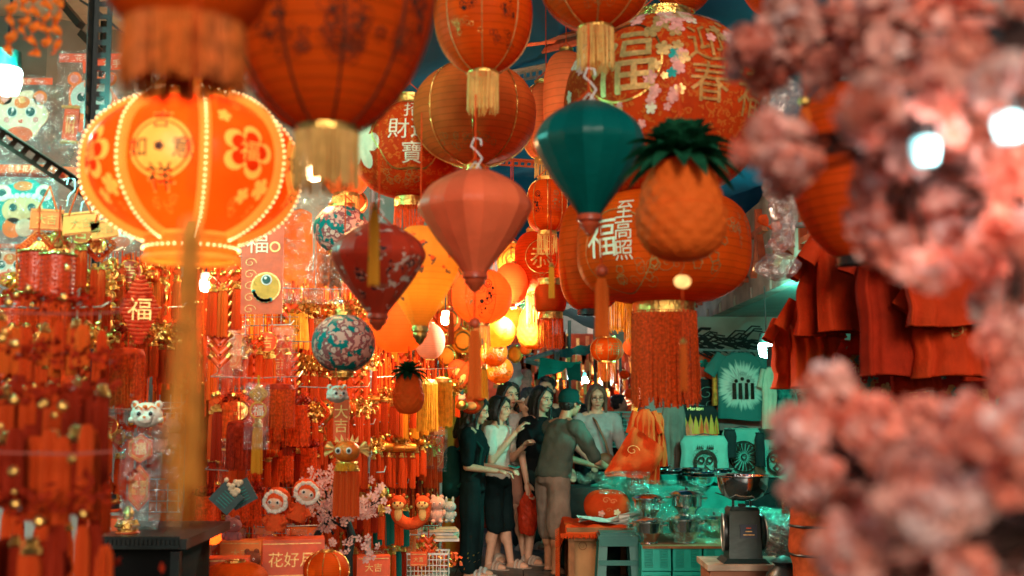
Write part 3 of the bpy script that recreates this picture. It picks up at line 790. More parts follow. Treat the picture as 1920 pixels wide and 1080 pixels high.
# 5
lantern('orange lantern with cream fringe at the top edge above the dark teal lantern', 1116, -38, 218, 190, 3.7, 'globe', OR1, 8, .03, ch=.02, rc=sz(68, 3.7)/2, fringe=BRT, fl=sz(82, 3.7), fn=64, piping=GOLDD,
        prints=[(sprig2(.06, 7), 8, -.6, GOLDD), (sprig2(.05, 9), -34, -.5, GOLDD)])
lantern('red lantern at the top edge right above the flowered lantern', 1282, -60, 130, 170, 5.2, 'globe', DKR, 8, .03, ch=.02)
lantern('dark red lantern at the top edge between blossoms and blue tarpaulin', 1440, -50, 110, 160, 5.0, 'globe', DKR, 8, .03, ch=.02)
# 6  flowered lantern with the big gold character
def flowers(n, seed, rlo, rhi, alo, ahi, zlo, zhi, ms):
    q = random.Random(seed); out = []
    for i in range(n):
        out.append((xf(flower2(q.uniform(rlo, rhi)), 0, 0, 1, q.random()*3), q.uniform(alo, ahi), q.uniform(zlo, zhi), q.choice(ms)))
    return out
lantern('huge red lantern with small pale flowers and one big gold character', 1247, 203, 386, 335, 4.6, 'oblate', BRC, 10, .03, ch=.06, rc=sz(100, 4.6)/2,
        prints=[(poly_ring(.16, .168, 40), -24, .26, GOLD), (G('福', .29), -24, .26, GOLDP), (xf(G('福', .29), .004, -.004), -24, .26, GOLDP), (G('迎\n春', .17), 24, .22, GOLDD), (G('接\n福', .17), 52, .12, GOLDD)] +
        flowers(13, 1, .022, .036, -8, 12, .2, .9, [PINK, IVORY, PINK, GOLDP]) + flowers(22, 33, .014, .028, -4, 60, .35, .95, [PINK, IVORY, GOLDP, PINK]) + flowers(12, 43, .014, .026, -30, 8, -.5, .1, [PINK, IVORY, GOLDP, TEALP]) + flowers(10, 3, .02, .03, -72, -52, .0, .7, [PINK, IVORY]) + flowers(9, 5, .02, .034, -10, 10, -.2, .3, [PINK, GOLDP, TEALP]) + flowers(8, 8, .02, .03, -30, 40, .75, .93, [PINK, IVORY, GOLDP]))
# 7
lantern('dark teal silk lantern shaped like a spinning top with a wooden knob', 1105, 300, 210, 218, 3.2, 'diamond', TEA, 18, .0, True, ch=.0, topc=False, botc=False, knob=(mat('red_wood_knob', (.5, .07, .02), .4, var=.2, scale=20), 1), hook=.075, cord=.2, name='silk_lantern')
# 10
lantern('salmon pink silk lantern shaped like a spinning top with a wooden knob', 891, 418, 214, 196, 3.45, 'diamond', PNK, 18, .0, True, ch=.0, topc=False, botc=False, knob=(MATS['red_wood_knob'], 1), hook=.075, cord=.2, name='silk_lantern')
# 11
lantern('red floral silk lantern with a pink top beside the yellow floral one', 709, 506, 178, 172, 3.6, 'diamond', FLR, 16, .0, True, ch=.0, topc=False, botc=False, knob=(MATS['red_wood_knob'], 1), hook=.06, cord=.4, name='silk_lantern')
# 12
lantern('yellow floral silk lantern partly hidden behind the red floral one', 788, 520, 150, 190, 4.2, 'diamond', YEL, 16, .0, True, ch=.0, topc=False, botc=False, knob=(GOLD, 1), cord=.4, name='silk_lantern', lamp=((1, .55, .15), 1.5))
# 13
lantern('red and gold brocade lantern with four pale characters in a round frame', 768, 283, 222, 178, 5.2, 'oblate', BRC, 8, .04, ch=.1, rc=sz(54, 5.2)/2, piping=None,
        prints=[(G('招', .085), 3, .64, IVORY), (G('財進', .1), 0, .2, IVORY), (G('寶', .1), 2, -.28, IVORY), (xf(poly_ring(.165, .172, 36, lambda a: 1+.06*math.cos(6*a)), 0, 0), 0, .15, GOLD), (flower2(.11), -52, -.05, CREAM), (sprig2(.07, 4), 42, -.1, GOLDD), (sprig2(.08, 14), -10, -.7, GOLDD)], fringe=REDT, fl=.12, fn=50)
# 14
lantern('pinkish lantern with a gold top collar behind the plain orange lantern', 1024, 228, 92, 140, 6.4, 'barrel', OR3, 8, .03, ch=.06, rc=sz(44, 6.4)/2, piping=GOLD, fringe=BRT, fl=.1, fn=40)
lantern('orange red lantern glimpsed left of the flowered lantern', 1062, 190, 90, 190, 6.0, 'barrel', OR3, 8, .03, ch=.04, piping=None)
# 15
lantern('small red lantern with child print and cream fringe under the dark teal lantern', 1026, 386, 76, 96, 6.2, 'barrel', OR1, 8, .03, ch=.07, rc=sz(36, 6.2)/2, piping=GOLD, fringe=BRT, fl=sz(38, 6.2), fn=36,
        prints=[(blotch2(.06, 21, 14), -28, .1, DARKP), (blotch2(.055, 22, 10), 26, .15, GOLDD)])
# 16
lantern('red lantern with one gold character and red fringe behind the cream fringe', 1010, 492, 92, 112, 6.9, 'barrel', DKR, 8, .03, ch=.06, rc=sz(46, 6.9)/2, fringe=REDT, fl=.2, fn=50,
        prints=[(G('恭', .15), 8, .1, GOLD), (poly_ring(.1, .105, 30), 8, .1, GOLD), (sprig2(.08, 4), -20, -.6, GOLDD)])
lantern('small red lantern with gold band and long fringe beside the yellow pineapple', 1032, 560, 60, 50, 5.6, 'drum', DKR, 8, .02, ch=.25, rc=sz(46, 5.6)/2, fringe=REDT, fl=sz(60, 5.6), fn=50)
# 9
lantern('plain red barrel lantern with a dark lower ring left of the long fringed one', 1108, 478, 122, 205, 5.1, 'barrel', OR1, 8, .03, ch=.05, rc=sz(52, 5.1)/2, collar=BLACKP)
lantern('wide red lantern with pale characters and long red fringe under a gold collar', 1243, 464, 324, 208, 4.7, 'barrel', OR1, 10, .03, ch=.1, rc=sz(116, 4.7)/2, fringe=REDT, fl=sz(180, 4.7), fn=130, frc=sz(118, 4.7)/2,
        prints=[(G('福', .17), -43, .03, IVORY), (G('至\n高\n照', .085), -25, .12, IVORY), (poly_ring(.16, .164, 40), -32, -.2, GOLDD), (sprig2(.1, 4), -20, -.55, GOLDD), (sprig2(.13, 31), 15, -.3, GOLDD), (sprig2(.1, 32), 45, .1, GOLDD), (sprig2(.08, 32), 60, .3, GOLDD)])
# 17, 18, lit ones
lantern('glowing orange lantern with dark figure prints and a brass tassel', 903, 556, 116, 100, 5.6, 'globe', OR2, 6, .07, ch=.05, rc=sz(30, 5.6)/2, fringe=BRT, fl=sz(46, 5.6), fn=40, piping=ORT, glowm=WARM, lamp=((1, .5, .15), 3),
        prints=[(blotch2(.08, 33, 20), 12, .0, DARKP), (blotch2(.06, 35, 14), -24, .1, GOLDD), (blotch2(.03, 35, 8), -4, -.6, BROWNP)])
lantern('glowing gold patterned lantern, uppermost of the lit ones behind the salmon lantern', 962, 490, 62, 66, 7.2, 'globe', ORY, 8, .04, glowm=WARM, lamp=((1, .78, .55), 32), prints=[(poly_ring(.07, .08, 24), 0, 0, GOLD), (poly_ring(.04, .05, 24), 0, 0, GOLD)])
lantern('glowing round orange lantern just right of the figure printed one', 958, 534, 66, 80, 6.8, 'globe', OR2, 6, .05, glowm=BULBW, lamp=((1, .82, .6), 80))
lantern('glowing plain orange lantern hanging low left of the pineapple with green crown', 748, 596, 122, 128, 5.4, 'globe', OR2, 8, .05, glowm=WARM, lamp=((1, .45, .1), 4), botc=False)
lantern('yellow orange lantern with a printed side right of the brass tassel', 934, 622, 66, 58, 7.0, 'oblate', ORY, 6, .06, glowm=WARM, lamp=((1, .55, .18), 3), prints=[(sprig2(.07, 4), 45, 0, DKR)])
lantern('small glowing orange lantern behind the yellow orange one', 962, 600, 54, 52, 8.0, 'globe', ORY, 8, .04, glowm=WARM)
lantern('orange and gold printed lantern, upper one above the queue of people', 926, 662, 52, 50, 7.6, 'globe', ORY, 8, .03, prints=[(sprig2(.09, 4), -10, .1, CREAM), (sprig2(.09, 5), 30, -.1, GOLD)])
lantern('orange and gold printed lantern, lower one above the queue of people', 936, 694, 54, 48, 7.9, 'globe', ORY, 8, .03, prints=[(sprig2(.09, 6), -10, .1, CREAM), (sprig2(.09, 7), 30, -.1, GOLD)])
lantern('pale peach globe lantern behind the yellow floral one', 806, 640, 58, 66, 6.8, 'globe', PEACH, 8, .02, ch=.03)
for i, (x, y, r, Yk) in enumerate(((815, 560, 40, 8), (842, 600, 46, 8.4), (868, 640, 44, 8.8), (850, 520, 40, 8.2), (838, 668, 36, 8.6), (880, 690, 36, 9), (966, 664, 30, 9.4), (668, 380, 44, 7))):
    lantern(['glowing lantern behind the yellow floral lantern, beside its upper tip', 'glowing lantern left of the figure printed one, under it', 'glowing lantern behind the thin red tassel below the figure print', 'glowing lantern peeping out under the salmon silk lantern',
             'glowing lantern just above the yellow fringes beside the red plush toys', 'orange lantern behind the plush toys', 'small glowing orange lantern beside the hanging white bags', 'orange lantern left of the brocade lantern'][i],
            x, y, r, r, Yk, 'globe', [ORY, OR2, ORY, OR2][i % 4], 8, .04, glowm=WARM if i != 7 else None, prints=[(poly_ring(.06, .075, 20), 0, 0, GOLD)])
lantern('tall orange lantern left of the brocade one behind the brass fringe', 650, 300, 92, 130, 5.9, 'barrel', OR2, 8, .04, ch=.05, rc=sz(50, 5.9)/2, fringe=BRT, fl=.12, glowm=WARM, lamp=((1, .5, .15), 4))
# 20, 21 teal flowered
lantern('teal silk ball lantern covered with pink flowers above the white lion toy', 644, 644, 118, 104, 5.0, 'globe', TFL, 12, .02, ch=.1, rc=sz(38, 5.0)/2, knob=(GOLD, 1), name='silk_lantern')
lantern('teal flowered lantern half hidden behind the upper left of the red floral lantern', 640, 430, 104, 82, 5.4, 'globe', TFL, 12, .02, ch=.08, rc=sz(50, 5.4)/2, name='silk_lantern')
# 26
lantern('small orange lantern with gold characters and orange fringe over the far lane', 1138, 655, 62, 42, 8.6, 'oblate', OR1, 8, .03, ch=.08, rc=sz(32, 8.6)/2, fringe=ORT, fl=sz(38, 8.6), fn=44, piping=GOLDD, prints=[(G('喜', .09), -30, .0, GOLDD), (G('福', .1), 26, 0, GOLDD)])
# 27 fringes behind
lantern('red lantern with double red and yellow fringe behind the long red fringe', 1166, 520, 70, 60, 6.3, 'oblate', OR1, 8, .03, ch=.08, rc=sz(62, 6.3)/2, fringe=YT, fl=sz(70, 6.3), fn=60)
lantern('orange lantern with yellow fringe tucked behind the long red fringe', 1196, 530, 64, 60, 6.0, 'oblate', OR1, 8, .03, ch=.08, rc=sz(50, 6.0)/2, fringe=YT, fl=sz(80, 6.0), fn=60)
lantern('small orange lantern half hidden left of the long red fringe', 1188, 650, 40, 36, 7.2, 'globe', OR2, 8, .03)
# 28 right
lantern('tilted deep red lantern with a black ring at its open bottom among the blossoms', 1590, 320, 212, 325, 3.1, 'globe', DKR, 10, .02, ch=.05, rc=sz(74, 3.1)/2, collar=BLACKP, tilt=-4)
lantern('dark red lantern hidden behind the blossoms near the top', 1640, 120, 150, 220, 3.6, 'globe', DKR, 10, .02, ch=.05)
# single tassel with bead (between teal lantern and wide lantern)
def bead_tassel(label, px, py, Y, Lpx, rpx, m, group=None, beadm=None, up=.5):
    t = empty('bead_tassel', at(px, py, Y), label, 'tassel', group)
    r = sz(rpx, Y)/2; L_ = sz(Lpx, Y)
    tassel_parts(t, (0, 0, -r*1.2), L_, r, m, cap=False)
    MB().ball((0, 0, 0), r*.95, beadm or MATS['red_wood_knob'], 12, 8).obj('bead', beadm or MATS['red_wood_knob'], t)
    MB().tube([(0, 0, r), (0, 0, up)], .0025, RED, 4).obj('cord', RED, t)
    return t
bead_tassel('orange tassel under a wooden bead hanging from the knob of the dark teal lantern', 1128, 508, 3.25, 112, 24, ORT, up=.14)
bead_tassel('orange tassel under a wooden bead hanging from the knob of the salmon lantern', 890, 606, 3.5, 130, 22, ORT, up=.1)
bead_tassel('thin blurred orange tassel with a gold bead hanging among the right blossoms', 1508, 190, 2.2, 150, 22, ORT, beadm=GOLD)
bead_tassel('thin red tassel right of the yellow floral lantern', 846, 580, 5.0, 60, 10, REDT)
def brass_tag(px, py, Y, Lpx, wpx, label):
    t = empty('gold_tassel', at(px, py, Y), label, 'tassel'); tassel_parts(t, (0, 0, 0), sz(Lpx, Y), sz(wpx, Y)/2, YT)
    MB().tube([(0, 0, .01), (0, 0, .25)], .002, RED, 4).obj('cord', RED, t)
brass_tag(1034, 498, 5.0, 62, 10, 'slim gold tassel hanging in front of the red lantern with one gold character')
brass_tag(908, 690, 6.4, 56, 12, 'slim gold tassel hanging under the glowing figure printed lantern')
brass_tag(702, 390, 2.6, 150, 18, 'blurred slim amber tassel left of the red floral lantern')

# pineapples
def pineapple(label, px, py, wpx, hpx, Y, lw, m=None, heart=False, lean=0):
    P = at(px, py, Y); Rr = sz(wpx, Y)/2; H = sz(hpx, Y)
    t = empty('pineapple_lantern', P, label, 'lantern', None, rot=(0, lean, 0))
    m = m or mat('honeycomb_orange_paper', (.98, .17, .02), .7, var=.12, scale=16, bump=.8, bscale=34, trans=.3)
    n, k = 84, 60; vs = []; fs = []
    for i in range(k+1):
        v = i/k; z = (1-2*v)
        r = Rr*(max(1-abs(z)**2.6, 0)**(1/2.3))*(1+.06*(-z))*(.92 if z > 0 else 1)
        for j in range(n):
            a = 2*PI*j/n; q = 1+.05*abs(math.sin(7*a+v*17))*abs(math.sin(7*a-v*17))
            vs.append((r*q*math.cos(a), r*q*math.sin(a), z*H/2))
    fs = [(i*n+j, (i+1)*n+j, (i+1)*n+(j+1) % n, i*n+(j+1) % n) for i in range(k) for j in range(n)]
    MB().add(vs, fs, m).obj('fruit_body', m, t)
    q = random.Random(int(px)); W = sz(lw, Y)/2
    for ring_, (cnt, el, ln) in enumerate(((15, -.1, 1.12), (14, .3, 1.1), (13, .65, 1.08), (10, 1.0, 1.05), (7, 1.3, 1.0))):
        for i in range(cnt):
            a = 2*PI*(i+.5*ring_)/cnt+q.uniform(-.15, .15); L_ = W*ln*q.uniform(.9, 1.08); pts = []
            e = el+q.uniform(-.08, .08); wd = W*.17
            vs = []; K = 6
            for j in range(K+1):
                s = j/K; rr = L_*s*math.cos(e)*(1-.06*s)+W*.1; zz = H*.53+L_*(s*math.sin(e)-.38*s*s+.22*s*(1-s))
                ww = wd*math.sin(PI*min(1, .25+.75*s)*.98)**.7*(1 if s < .95 else .3)
                c_, s_ = math.cos(a), math.sin(a); sc_ = .16*W*s*(j % 2)*.3
                vs += [(rr*c_-s_*ww, rr*s_+c_*ww, zz), (rr*c_, rr*s_, zz-ww*.45), (rr*c_+s_*ww, rr*s_-c_*ww, zz)]
            fs = []
            for j in range(K): fs += [(3*j, 3*j+1, 3*j+4, 3*j+3), (3*j+1, 3*j+2, 3*j+5, 3*j+4)]
            MB().add(vs, fs, LEAF).obj('leaf', LEAF, t, smooth=False)
    MB().tube([(0, 0, H*.45), (0, 0, H*.45+W*1.6)], .003, RED, 5).obj('cord', RED, t)
    if heart:
        z0 = -H/2
        MB().tube([(0, 0, z0+.01), (0, 0, z0-sz(235, Y))], .0016, RED, 4).obj('string', RED, t)
        vs, fs = poly_disc(1, 32, 2, lambda a: .0165*(1+.12*math.sin(a)*-1+.12*abs(math.cos(a))))
        g = MB()
        for y in (-.005, .005): g.add([(a*1.15, y, b+z0-sz(36, Y)) for a, b in vs], fs if y < 0 else [f[::-1] for f in fs], GOLDP)
        o0 = len(vs); 
        g.add([(a*1.15*1.0, y, b+z0-sz(36, Y)) for y in (-.005, .005) for a, b in vs[33:65]], [(i, (i+1) % 32, 32+(i+1) % 32, 32+i) for i in range(32)], GOLDP)
        g.obj('heart_pendant', GOLDP, t)
        tassel_parts(t, (0, 0, z0-sz(150, Y)), sz(92, Y), .008, ORT)
    return t
pineapple('large orange honeycomb paper pineapple with dark green crown, hanging before the wide lantern', 1277, 392, 166, 200, 2.85, 205, heart=True)
pineapple('small orange paper pineapple with green crown hanging over the yellow fringes', 766, 738, 56, 76, 5.2, 66)
pineapple('yellow orange pineapple lantern behind the long fringed small red lantern', 1000, 614, 60, 82, 7.2, 50, m=mat('honeycomb_yellow_paper', (.95, .35, .03), .6, var=.15, scale=16, bump=.8, bscale=30, trans=.35))
pineapple('tiny orange pineapple left of the yellow pineapple', 986, 650, 22, 30, 9.0, 22)
# ================================================================= LEFT STALL
def mascot_card(label, px, py, w, h, Y, kind, bag=True, scale=1):
    P = at(px, py, Y); t = empty('mascot_card', P, label, 'card')
    u = sz(w, Y); v = sz(h, Y); m = MB(); q = random.Random(px)
    base = {'cat': CREAM, 'dragon': ORC, 'lion': TEALP, 'fish': REDC, 'round': CREAM}[kind]
    MB().add([(a, y, b) for y in (-.004, .004) for a, b in poly_disc(1, 36, 2, lambda a: (u*.5)*(1+.08*math.cos(5*a)))[0]], [f for f in poly_disc(1, 36, 2)[1]]+[tuple(73+i for i in f[::-1]) for f in poly_disc(1, 36, 2)[1]]+[(37+i, 37+(i+1) % 36, 73+37+(i+1) % 36, 73+37+i) for i in range(36)], base).obj('cut_out', base, t) if kind != 'fish' else MB().box((0, 0, 0), (u, .006, v), base).obj('cut_out', base, t, smooth=False)
    d = lambda mb, x, z, r, mm, lay, sx=1, s2=1: mb.disc((x*u, 0, z*v), r*u, mm, 24, -.006-.0025*lay, sx, s2)
    YEP = mat('fish_yellow_print', (.8, .4, .08), .6, var=.2, scale=20)
    EYE = mat('dark_teal_eye_print', (.01, .10, .09), .2, var=.1, scale=9); SK = mat('pale_face_print', (.85, .62, .45), .6, var=.08, scale=9)
    if kind in ('cat', 'dragon', 'round'):
        f = SK if kind != 'dragon' else mat('pale_teal_face_print', (.5, .72, .62), .6, var=.1, scale=9)
        d(m, 0, .05, .43, f, 0, 1, .86)
        for s in (-1, 1):
            d(m, s*.36, .33, .15, ORC, 0); d(m, s*.36, .33, .09, PINK, 1)
            d(m, s*.19, .05, .115, WHITE, 2); d(m, s*.19, .05, .095, EYE, 3); d(m, s*.17, .09, .03, WHITE, 4); d(m, s*.3, -.1, .06, PINK, 2)
        d(m, 0, .24, .16, ORC, 1, 1, .8); d(m, 0, .28, .07, GOLDP, 2); d(m, 0, -.13, .04, REDC, 3, 1.3)
        d(m, -.03, -.38, .28, REDC, 1, 1, .6)
    elif kind == 'lion':
        d(m, 0, .12, .5, TEALP, 0, 1, .7); d(m, 0, -.02, .36, mat('tan_face_print', (.75, .5, .25), .6, var=.1, scale=9), 1, 1, .72)
        for s in (-1, 1):
            d(m, s*.36, .25, .15, SK, 1); d(m, s*.36, .25, .07, EYE, 2); d(m, s*.16, .02, .07, EYE, 3); d(m, s*.16, -.3, .18, ORC, 1)
        d(m, 0, .36, .12, ORC, 2, 1.4, .7); d(m, .05, -.3, .16, CREAM, 2); 
        for i in range(9): d(m, -.4+i*.1, .16+.05*math.sin(i*.4), .045, WHITE, 3)
    else:
        vs, fs = glyphs('福', v*.26); m.add([(a-u*.12, -.008, b+v*.3) for a, b in vs], fs, IVORY)
        d(m, .3, .25, .13, GOLDP, 1); d(m, .3, .25, .09, REDC, 2)
        d(m, .1, -.2, .36, GOLDP, 1); d(m, .1, -.2, .32, YEP, 2); d(m, .12, -.12, .13, WHITE, 3); d(m, .12, -.12, .1, EYE, 4); d(m, .1, -.1, .035, WHITE, 5)
        for i in range(16):
            a = -.9+i*.11; m.add([(x+u*(.1+.3*math.cos(a-1.9)), -.014, y-v*.2+u*.33*math.sin(a-1.9)) for x, y in poly_disc(u*.05, 10, 1)[0]], poly_disc(1, 10, 1)[1], [TEALP, GOLDP, ORC][i % 3])
        for i in range(5):
            g = scroll2(u*.16); m.add([(a-u*.28, -.011, b-v*.45+i*v*.13) for a, b in g[0]], g[1], GOLDP)
    m.obj('print', parent=t, smooth=False)
    if kind == 'dragon':   # holds a scroll
        s = MB(); s.box((-u*.38, -.02, -v*.36), (u*.3, .006, v*.5), REDC, ry=.08); s.obj('scroll', parent=t, smooth=False)
        s = MB()
        for zz in (-.1, -.62): s.tube([(-u*.56, -.024, v*zz), (-u*.2, -.024, v*zz-.004)], .008, GOLDP, 8)
        flat_text(s, '招\n財', v*.15, (-u*.38, 0, -v*.36), GOLDP, -.025); s.obj('print', parent=t)
    if bag:
        crumple(t, (0, -.035, .0), u*1.35, v*1.45, FILM)
        MB().box((0, -.03, v*.62), (u*1.3, .004, v*.13), REDC).obj('header_strip', parent=t, smooth=False)
        s = MB(); flat_text(s, '花手花手', v*.11, (0, 0, v*.62), IVORY, -.034); s.obj('lettering', parent=t)
    return t
def crumple(t, c, u, v, m, n=16, amp=.02, name='clear_bag'):
    q = random.Random(int(u*1e4)); o1, o2 = q.random()*50, q.random()*50; vs = []
    for i in range(n+1):
        for j in range(n+1):
            x, z = (i/n-.5)*u, (j/n-.5)*v
            vs.append((c[0]+x+amp*.4*noise.noise((z*9+o1, 0, 1)), c[1]+amp*noise.noise((x*14+o1, z*14+o2, 0))*1.6, c[2]+z))
    fs = [(i*(n+1)+j, (i+1)*(n+1)+j, (i+1)*(n+1)+j+1, i*(n+1)+j+1) for i in range(n) for j in range(n)]
    return MB().add(vs, fs, m).obj(name, m, t, smooth=False)
mascot_card('die cut cat face card in a clear bag beside the cold bulb at the left', 42, 216, 92, 100, 5.0, 'cat')
mascot_card('die cut horned dragon card holding a red scroll, behind the dark steel post', 172, 190, 92, 130, 5.1, 'dragon')
mascot_card('pinkish round face card partly hidden by the rust orange fringe', 284, 172, 70, 80, 5.3, 'round')
mascot_card('lion dance mascot card with teal cap at the left edge', 44, 392, 108, 120, 4.9, 'lion')
mascot_card('red card with a big eyed gold fish under the glowing lantern', 492, 505, 78, 168, 5.3, 'fish', bag=False)
mascot_card('small mascot card in a bag under the sloping rail, near the glowing lantern', 232, 428, 60, 70, 5.1, 'round')
mascot_card('second small mascot card in a bag, under the lion mascot card', 20, 500, 80, 60, 4.95, 'cat')
for i, (px, py, w_, h_, Y, l) in enumerate(((140, 250, 330, 190, 5.35, 'wide crumpled clear sheet behind the cat and dragon cards'), (170, 400, 300, 170, 5.3, 'crumpled clear sheet behind the sloping rail'), (590, 470, 120, 200, 6.6, 'crumpled clear bag hanging right of the gold fish card'),
        (430, 760, 70, 330, 5.9, 'tall clear sleeve hanging beside the blurred tassel'), (300, 870, 90, 230, 5.0, 'clear bag over the lion toy and banner'))):
    t = empty('clear_sheet', at(px, py, Y), l, 'plastic bag'); crumple(t, (0, 0, 0), sz(w_, Y), sz(h_, Y), FILMH if i < 3 else FILM, 26, .05, 'film')
for i, (px, py, rz) in enumerate(((230, 118, .12), (70, 322, -.03))):
    t = empty('header_banner', at(px, py, 4.95), ['red printed header strip above the dragon card', 'red printed header strip above the lion mascot card'][i], 'banner', rot=(0, -rz, 0))
    w_ = sz(150, 5); MB().box((0, 0, 0), (w_, .004, sz(22, 5)), REDC).obj('strip', parent=t, smooth=False)
    s = MB(); flat_text(s, '花手 花手', sz(17, 5), (0, 0, 0), IVORY, -.005); s.obj('lettering', parent=t)
# ---------------------------------------------------------------- ornament prototypes, hung at the origin
def proto(name, label, cat): return empty(name, (0, -50, 0), label, cat)
def p_tassel(m=REDT, L_=.16, capn='red'):
    t = proto('tassel_charm', 'red', 'tassel'); MB().tube([(0, 0, 0), (0, 0, -.05)], .0025, RED, 4).obj('cord', RED, t)
    MB().ball((0, 0, -.06), .0115, GOLD, 10, 6).obj('bead', GOLD, t)
    k = MB(); k.box((0, 0, -.084), (.02, .012, .02), RED, ry=PI/4); k.ring((0, 0, -.084), .016, .0025, RED, 14, 5, 'Y'); k.obj('lace_knot', RED, t)
    tassel_parts(t, (0, 0, -.115), L_, .016, m); return t
def lattice(mb, w_, m, c=(0, 0, 0), k=4, r=.0035):
    for i in range(k+1):
        a = -w_/2+w_*i/k
        for s in (0, 1):
            p, q = (a, -w_/2), (a, w_/2)
            if s: p, q = (p[1], p[0]), (q[1], q[0])
            R_ = lambda p: (c[0]+(p[0]-p[1])*.7071, c[1]+(.002 if s else -.002), c[2]+(p[0]+p[1])*.7071)
            mb.tube([R_(p), R_(q)], r, m, 5)
    for i in range(k*2):
        for s in (-1, 1):
            a = -w_/2+w_*(i+.5)/(k*2); 
            for (x, y) in ((a, s*w_/2*1.12), (s*w_/2*1.12, a)):
                mb.ring((c[0]+(x-y)*.7071, c[1], c[2]+(x+y)*.7071), w_*.09, r*.8, m, 8, 4, 'Y')
def p_knot(m=REDT):
    t = proto('chinese_knot', 'k', 'ornament'); MB().tube([(0, 0, 0), (0, 0, -.05)], .003, RED, 4).obj('cord', RED, t)
    k = MB(); lattice(k, .075, RED, (0, 0, -.115)); k.obj('lace_knot', RED, t)
    MB().lathe([(.001, .003), (.03, .003), (.032, 0), (.03, -.003), (.001, -.003)], n=20).obj('medallion', GOLD, t).rotation_euler = (PI/2, 0, 0); t.children[-1].location = (0, -.012, -.115)
    s = MB(); flat_text(s, '福', .036, (0, 0, -.115), REDC, -.0165); s.obj('print', parent=t)
    for x in (-.014, .014): tassel_parts(t, (x, 0, -.2), .15, .013, m)
    return t
def p_cracker():
    t = proto('firecracker_string', 'f', 'ornament'); MB().tube([(0, 0, 0), (0, 0, -.4)], .003, RED, 4).obj('cord', RED, t)
    me = shared('crk', lambda: MB().lathe([(.001, .031), (.011, .03), (.011, -.03), (.001, -.031)], n=10).obj('firecracker', REDC))
    cm = shared('crc', lambda: MB().lathe([(.0118, .03), (.0122, .022), (.0118, .014)], n=10, cap=False).obj('gold_band', GOLD))
    for i in range(9):
        for s in (-1, 1):
            o = piece('firecracker', me, t, (s*.015, -.006*(i % 2), -.07-i*.036)); o.rotation_euler = (0, s*.75, 0)
            o2 = piece('gold_band', cm, o, (0, 0, 0))
    return t
def p_coins():
    t = proto('coin_string', 'c', 'ornament'); MB().tube([(0, 0, 0), (0, 0, -.26)], .002, RED, 4).obj('cord', RED, t)
    def coin():
        mb = MB(); mb.lathe([(.008, .002), (.02, .0025), (.0215, 0), (.02, -.0025), (.008, -.002), (.008, .002)], n=18, cap=False); return mb.obj('coin', GOLD)
    me = shared('coin', coin)
    for i in range(5): o = piece('coin', me, t, (R.uniform(-.002, .002), -.004, -.05-i*.044)); o.rotation_euler = (PI/2, 0, R.uniform(-.4, .4))
    tassel_parts(t, (0, 0, -.28), .13, .014, REDT); return t
def p_ingot():
    t = proto('ingot_charm', 'i', 'ornament'); MB().tube([(0, 0, 0), (0, 0, -.06)], .003, RED, 4).obj('cord', RED, t)
    MB().ball((0, 0, -.075), (.018, .018, .016), GOLD, 12, 7).obj('bead', GOLD, t)
    MB().lathe([(.002, .058), (.016, .054), (.022, .03), (.0245, 0), (.022, -.03), (.016, -.054), (.002, -.058)], n=14).obj('gold_roll', mat('glossy_orange_gold', (.9, .33, .04), .25, .6, var=.15, scale=20), t).rotation_euler = (0, PI/2, 0); t.children[-1].location = (0, 0, -.115)
    for x in (-.038, 0, .038): tassel_parts(t, (x, 0, -.155), .14, .012, REDT)
    return t
def leafcloud(mb, c, rx, rz, n, m, s=.008, q=R):
    for i in range(n):
        p = Vector((c[0]+q.gauss(0, rx*.5), c[1]+q.gauss(0, .012), c[2]+q.gauss(0, rz*.5)))
        a = Vector((q.gauss(0, 1), q.gauss(0, 1), q.gauss(0, 1))).normalized()*s*q.uniform(.5, 1.3); b = a.orthogonal().normalized()*s*q.uniform(.4, 1)
        mb.add([p-a, p-b, p+a, p+b], [(0, 1, 2, 3)], m)
def p_bunch(m=REDT, top=DRT):
    t = proto('fringed_ornament', 'b', 'ornament'); MB().tube([(0, 0, 0), (0, 0, -.06)], .003, RED, 4).obj('cord', RED, t)
    mb = MB(); leafcloud(mb, (0, 0, -.08), .05, .022, 170, top, .011); tag(mb.obj('ruffle', top, t, smooth=False), kind='stuff')
    mb = MB(); strands(mb, .04, -.095, .14, m, n=60, th=.003, rings=2, jit=.08, sway=.003, flare=1.15); tag(mb.obj('fringe', m, t), kind='stuff')
    return t
def p_filigree(m=GOLD, tm=REDT):
    t = proto('gold_filigree_charm', 'g', 'ornament'); MB().tube([(0, 0, 0), (0, 0, -.05)], .0025, RED, 4).obj('cord', RED, t)
    mb = MB(); leafcloud(mb, (0, 0, -.09), .036, .034, 150, m, .0085)
    for i in range(7): mb.ring((R.gauss(0, .018), -.005, -.09+R.gauss(0, .018)), .012, .002, m, 12, 4, 'Y')
    tag(mb.obj('filigree', m, t, smooth=False), kind='stuff')
    MB().ball((0, -.006, -.09), .014, GOLD, 10, 7).obj('bell', GOLD, t)
    for x in (-.018, .018): tassel_parts(t, (x, 0, -.14), .12, .012, tm)
    return t
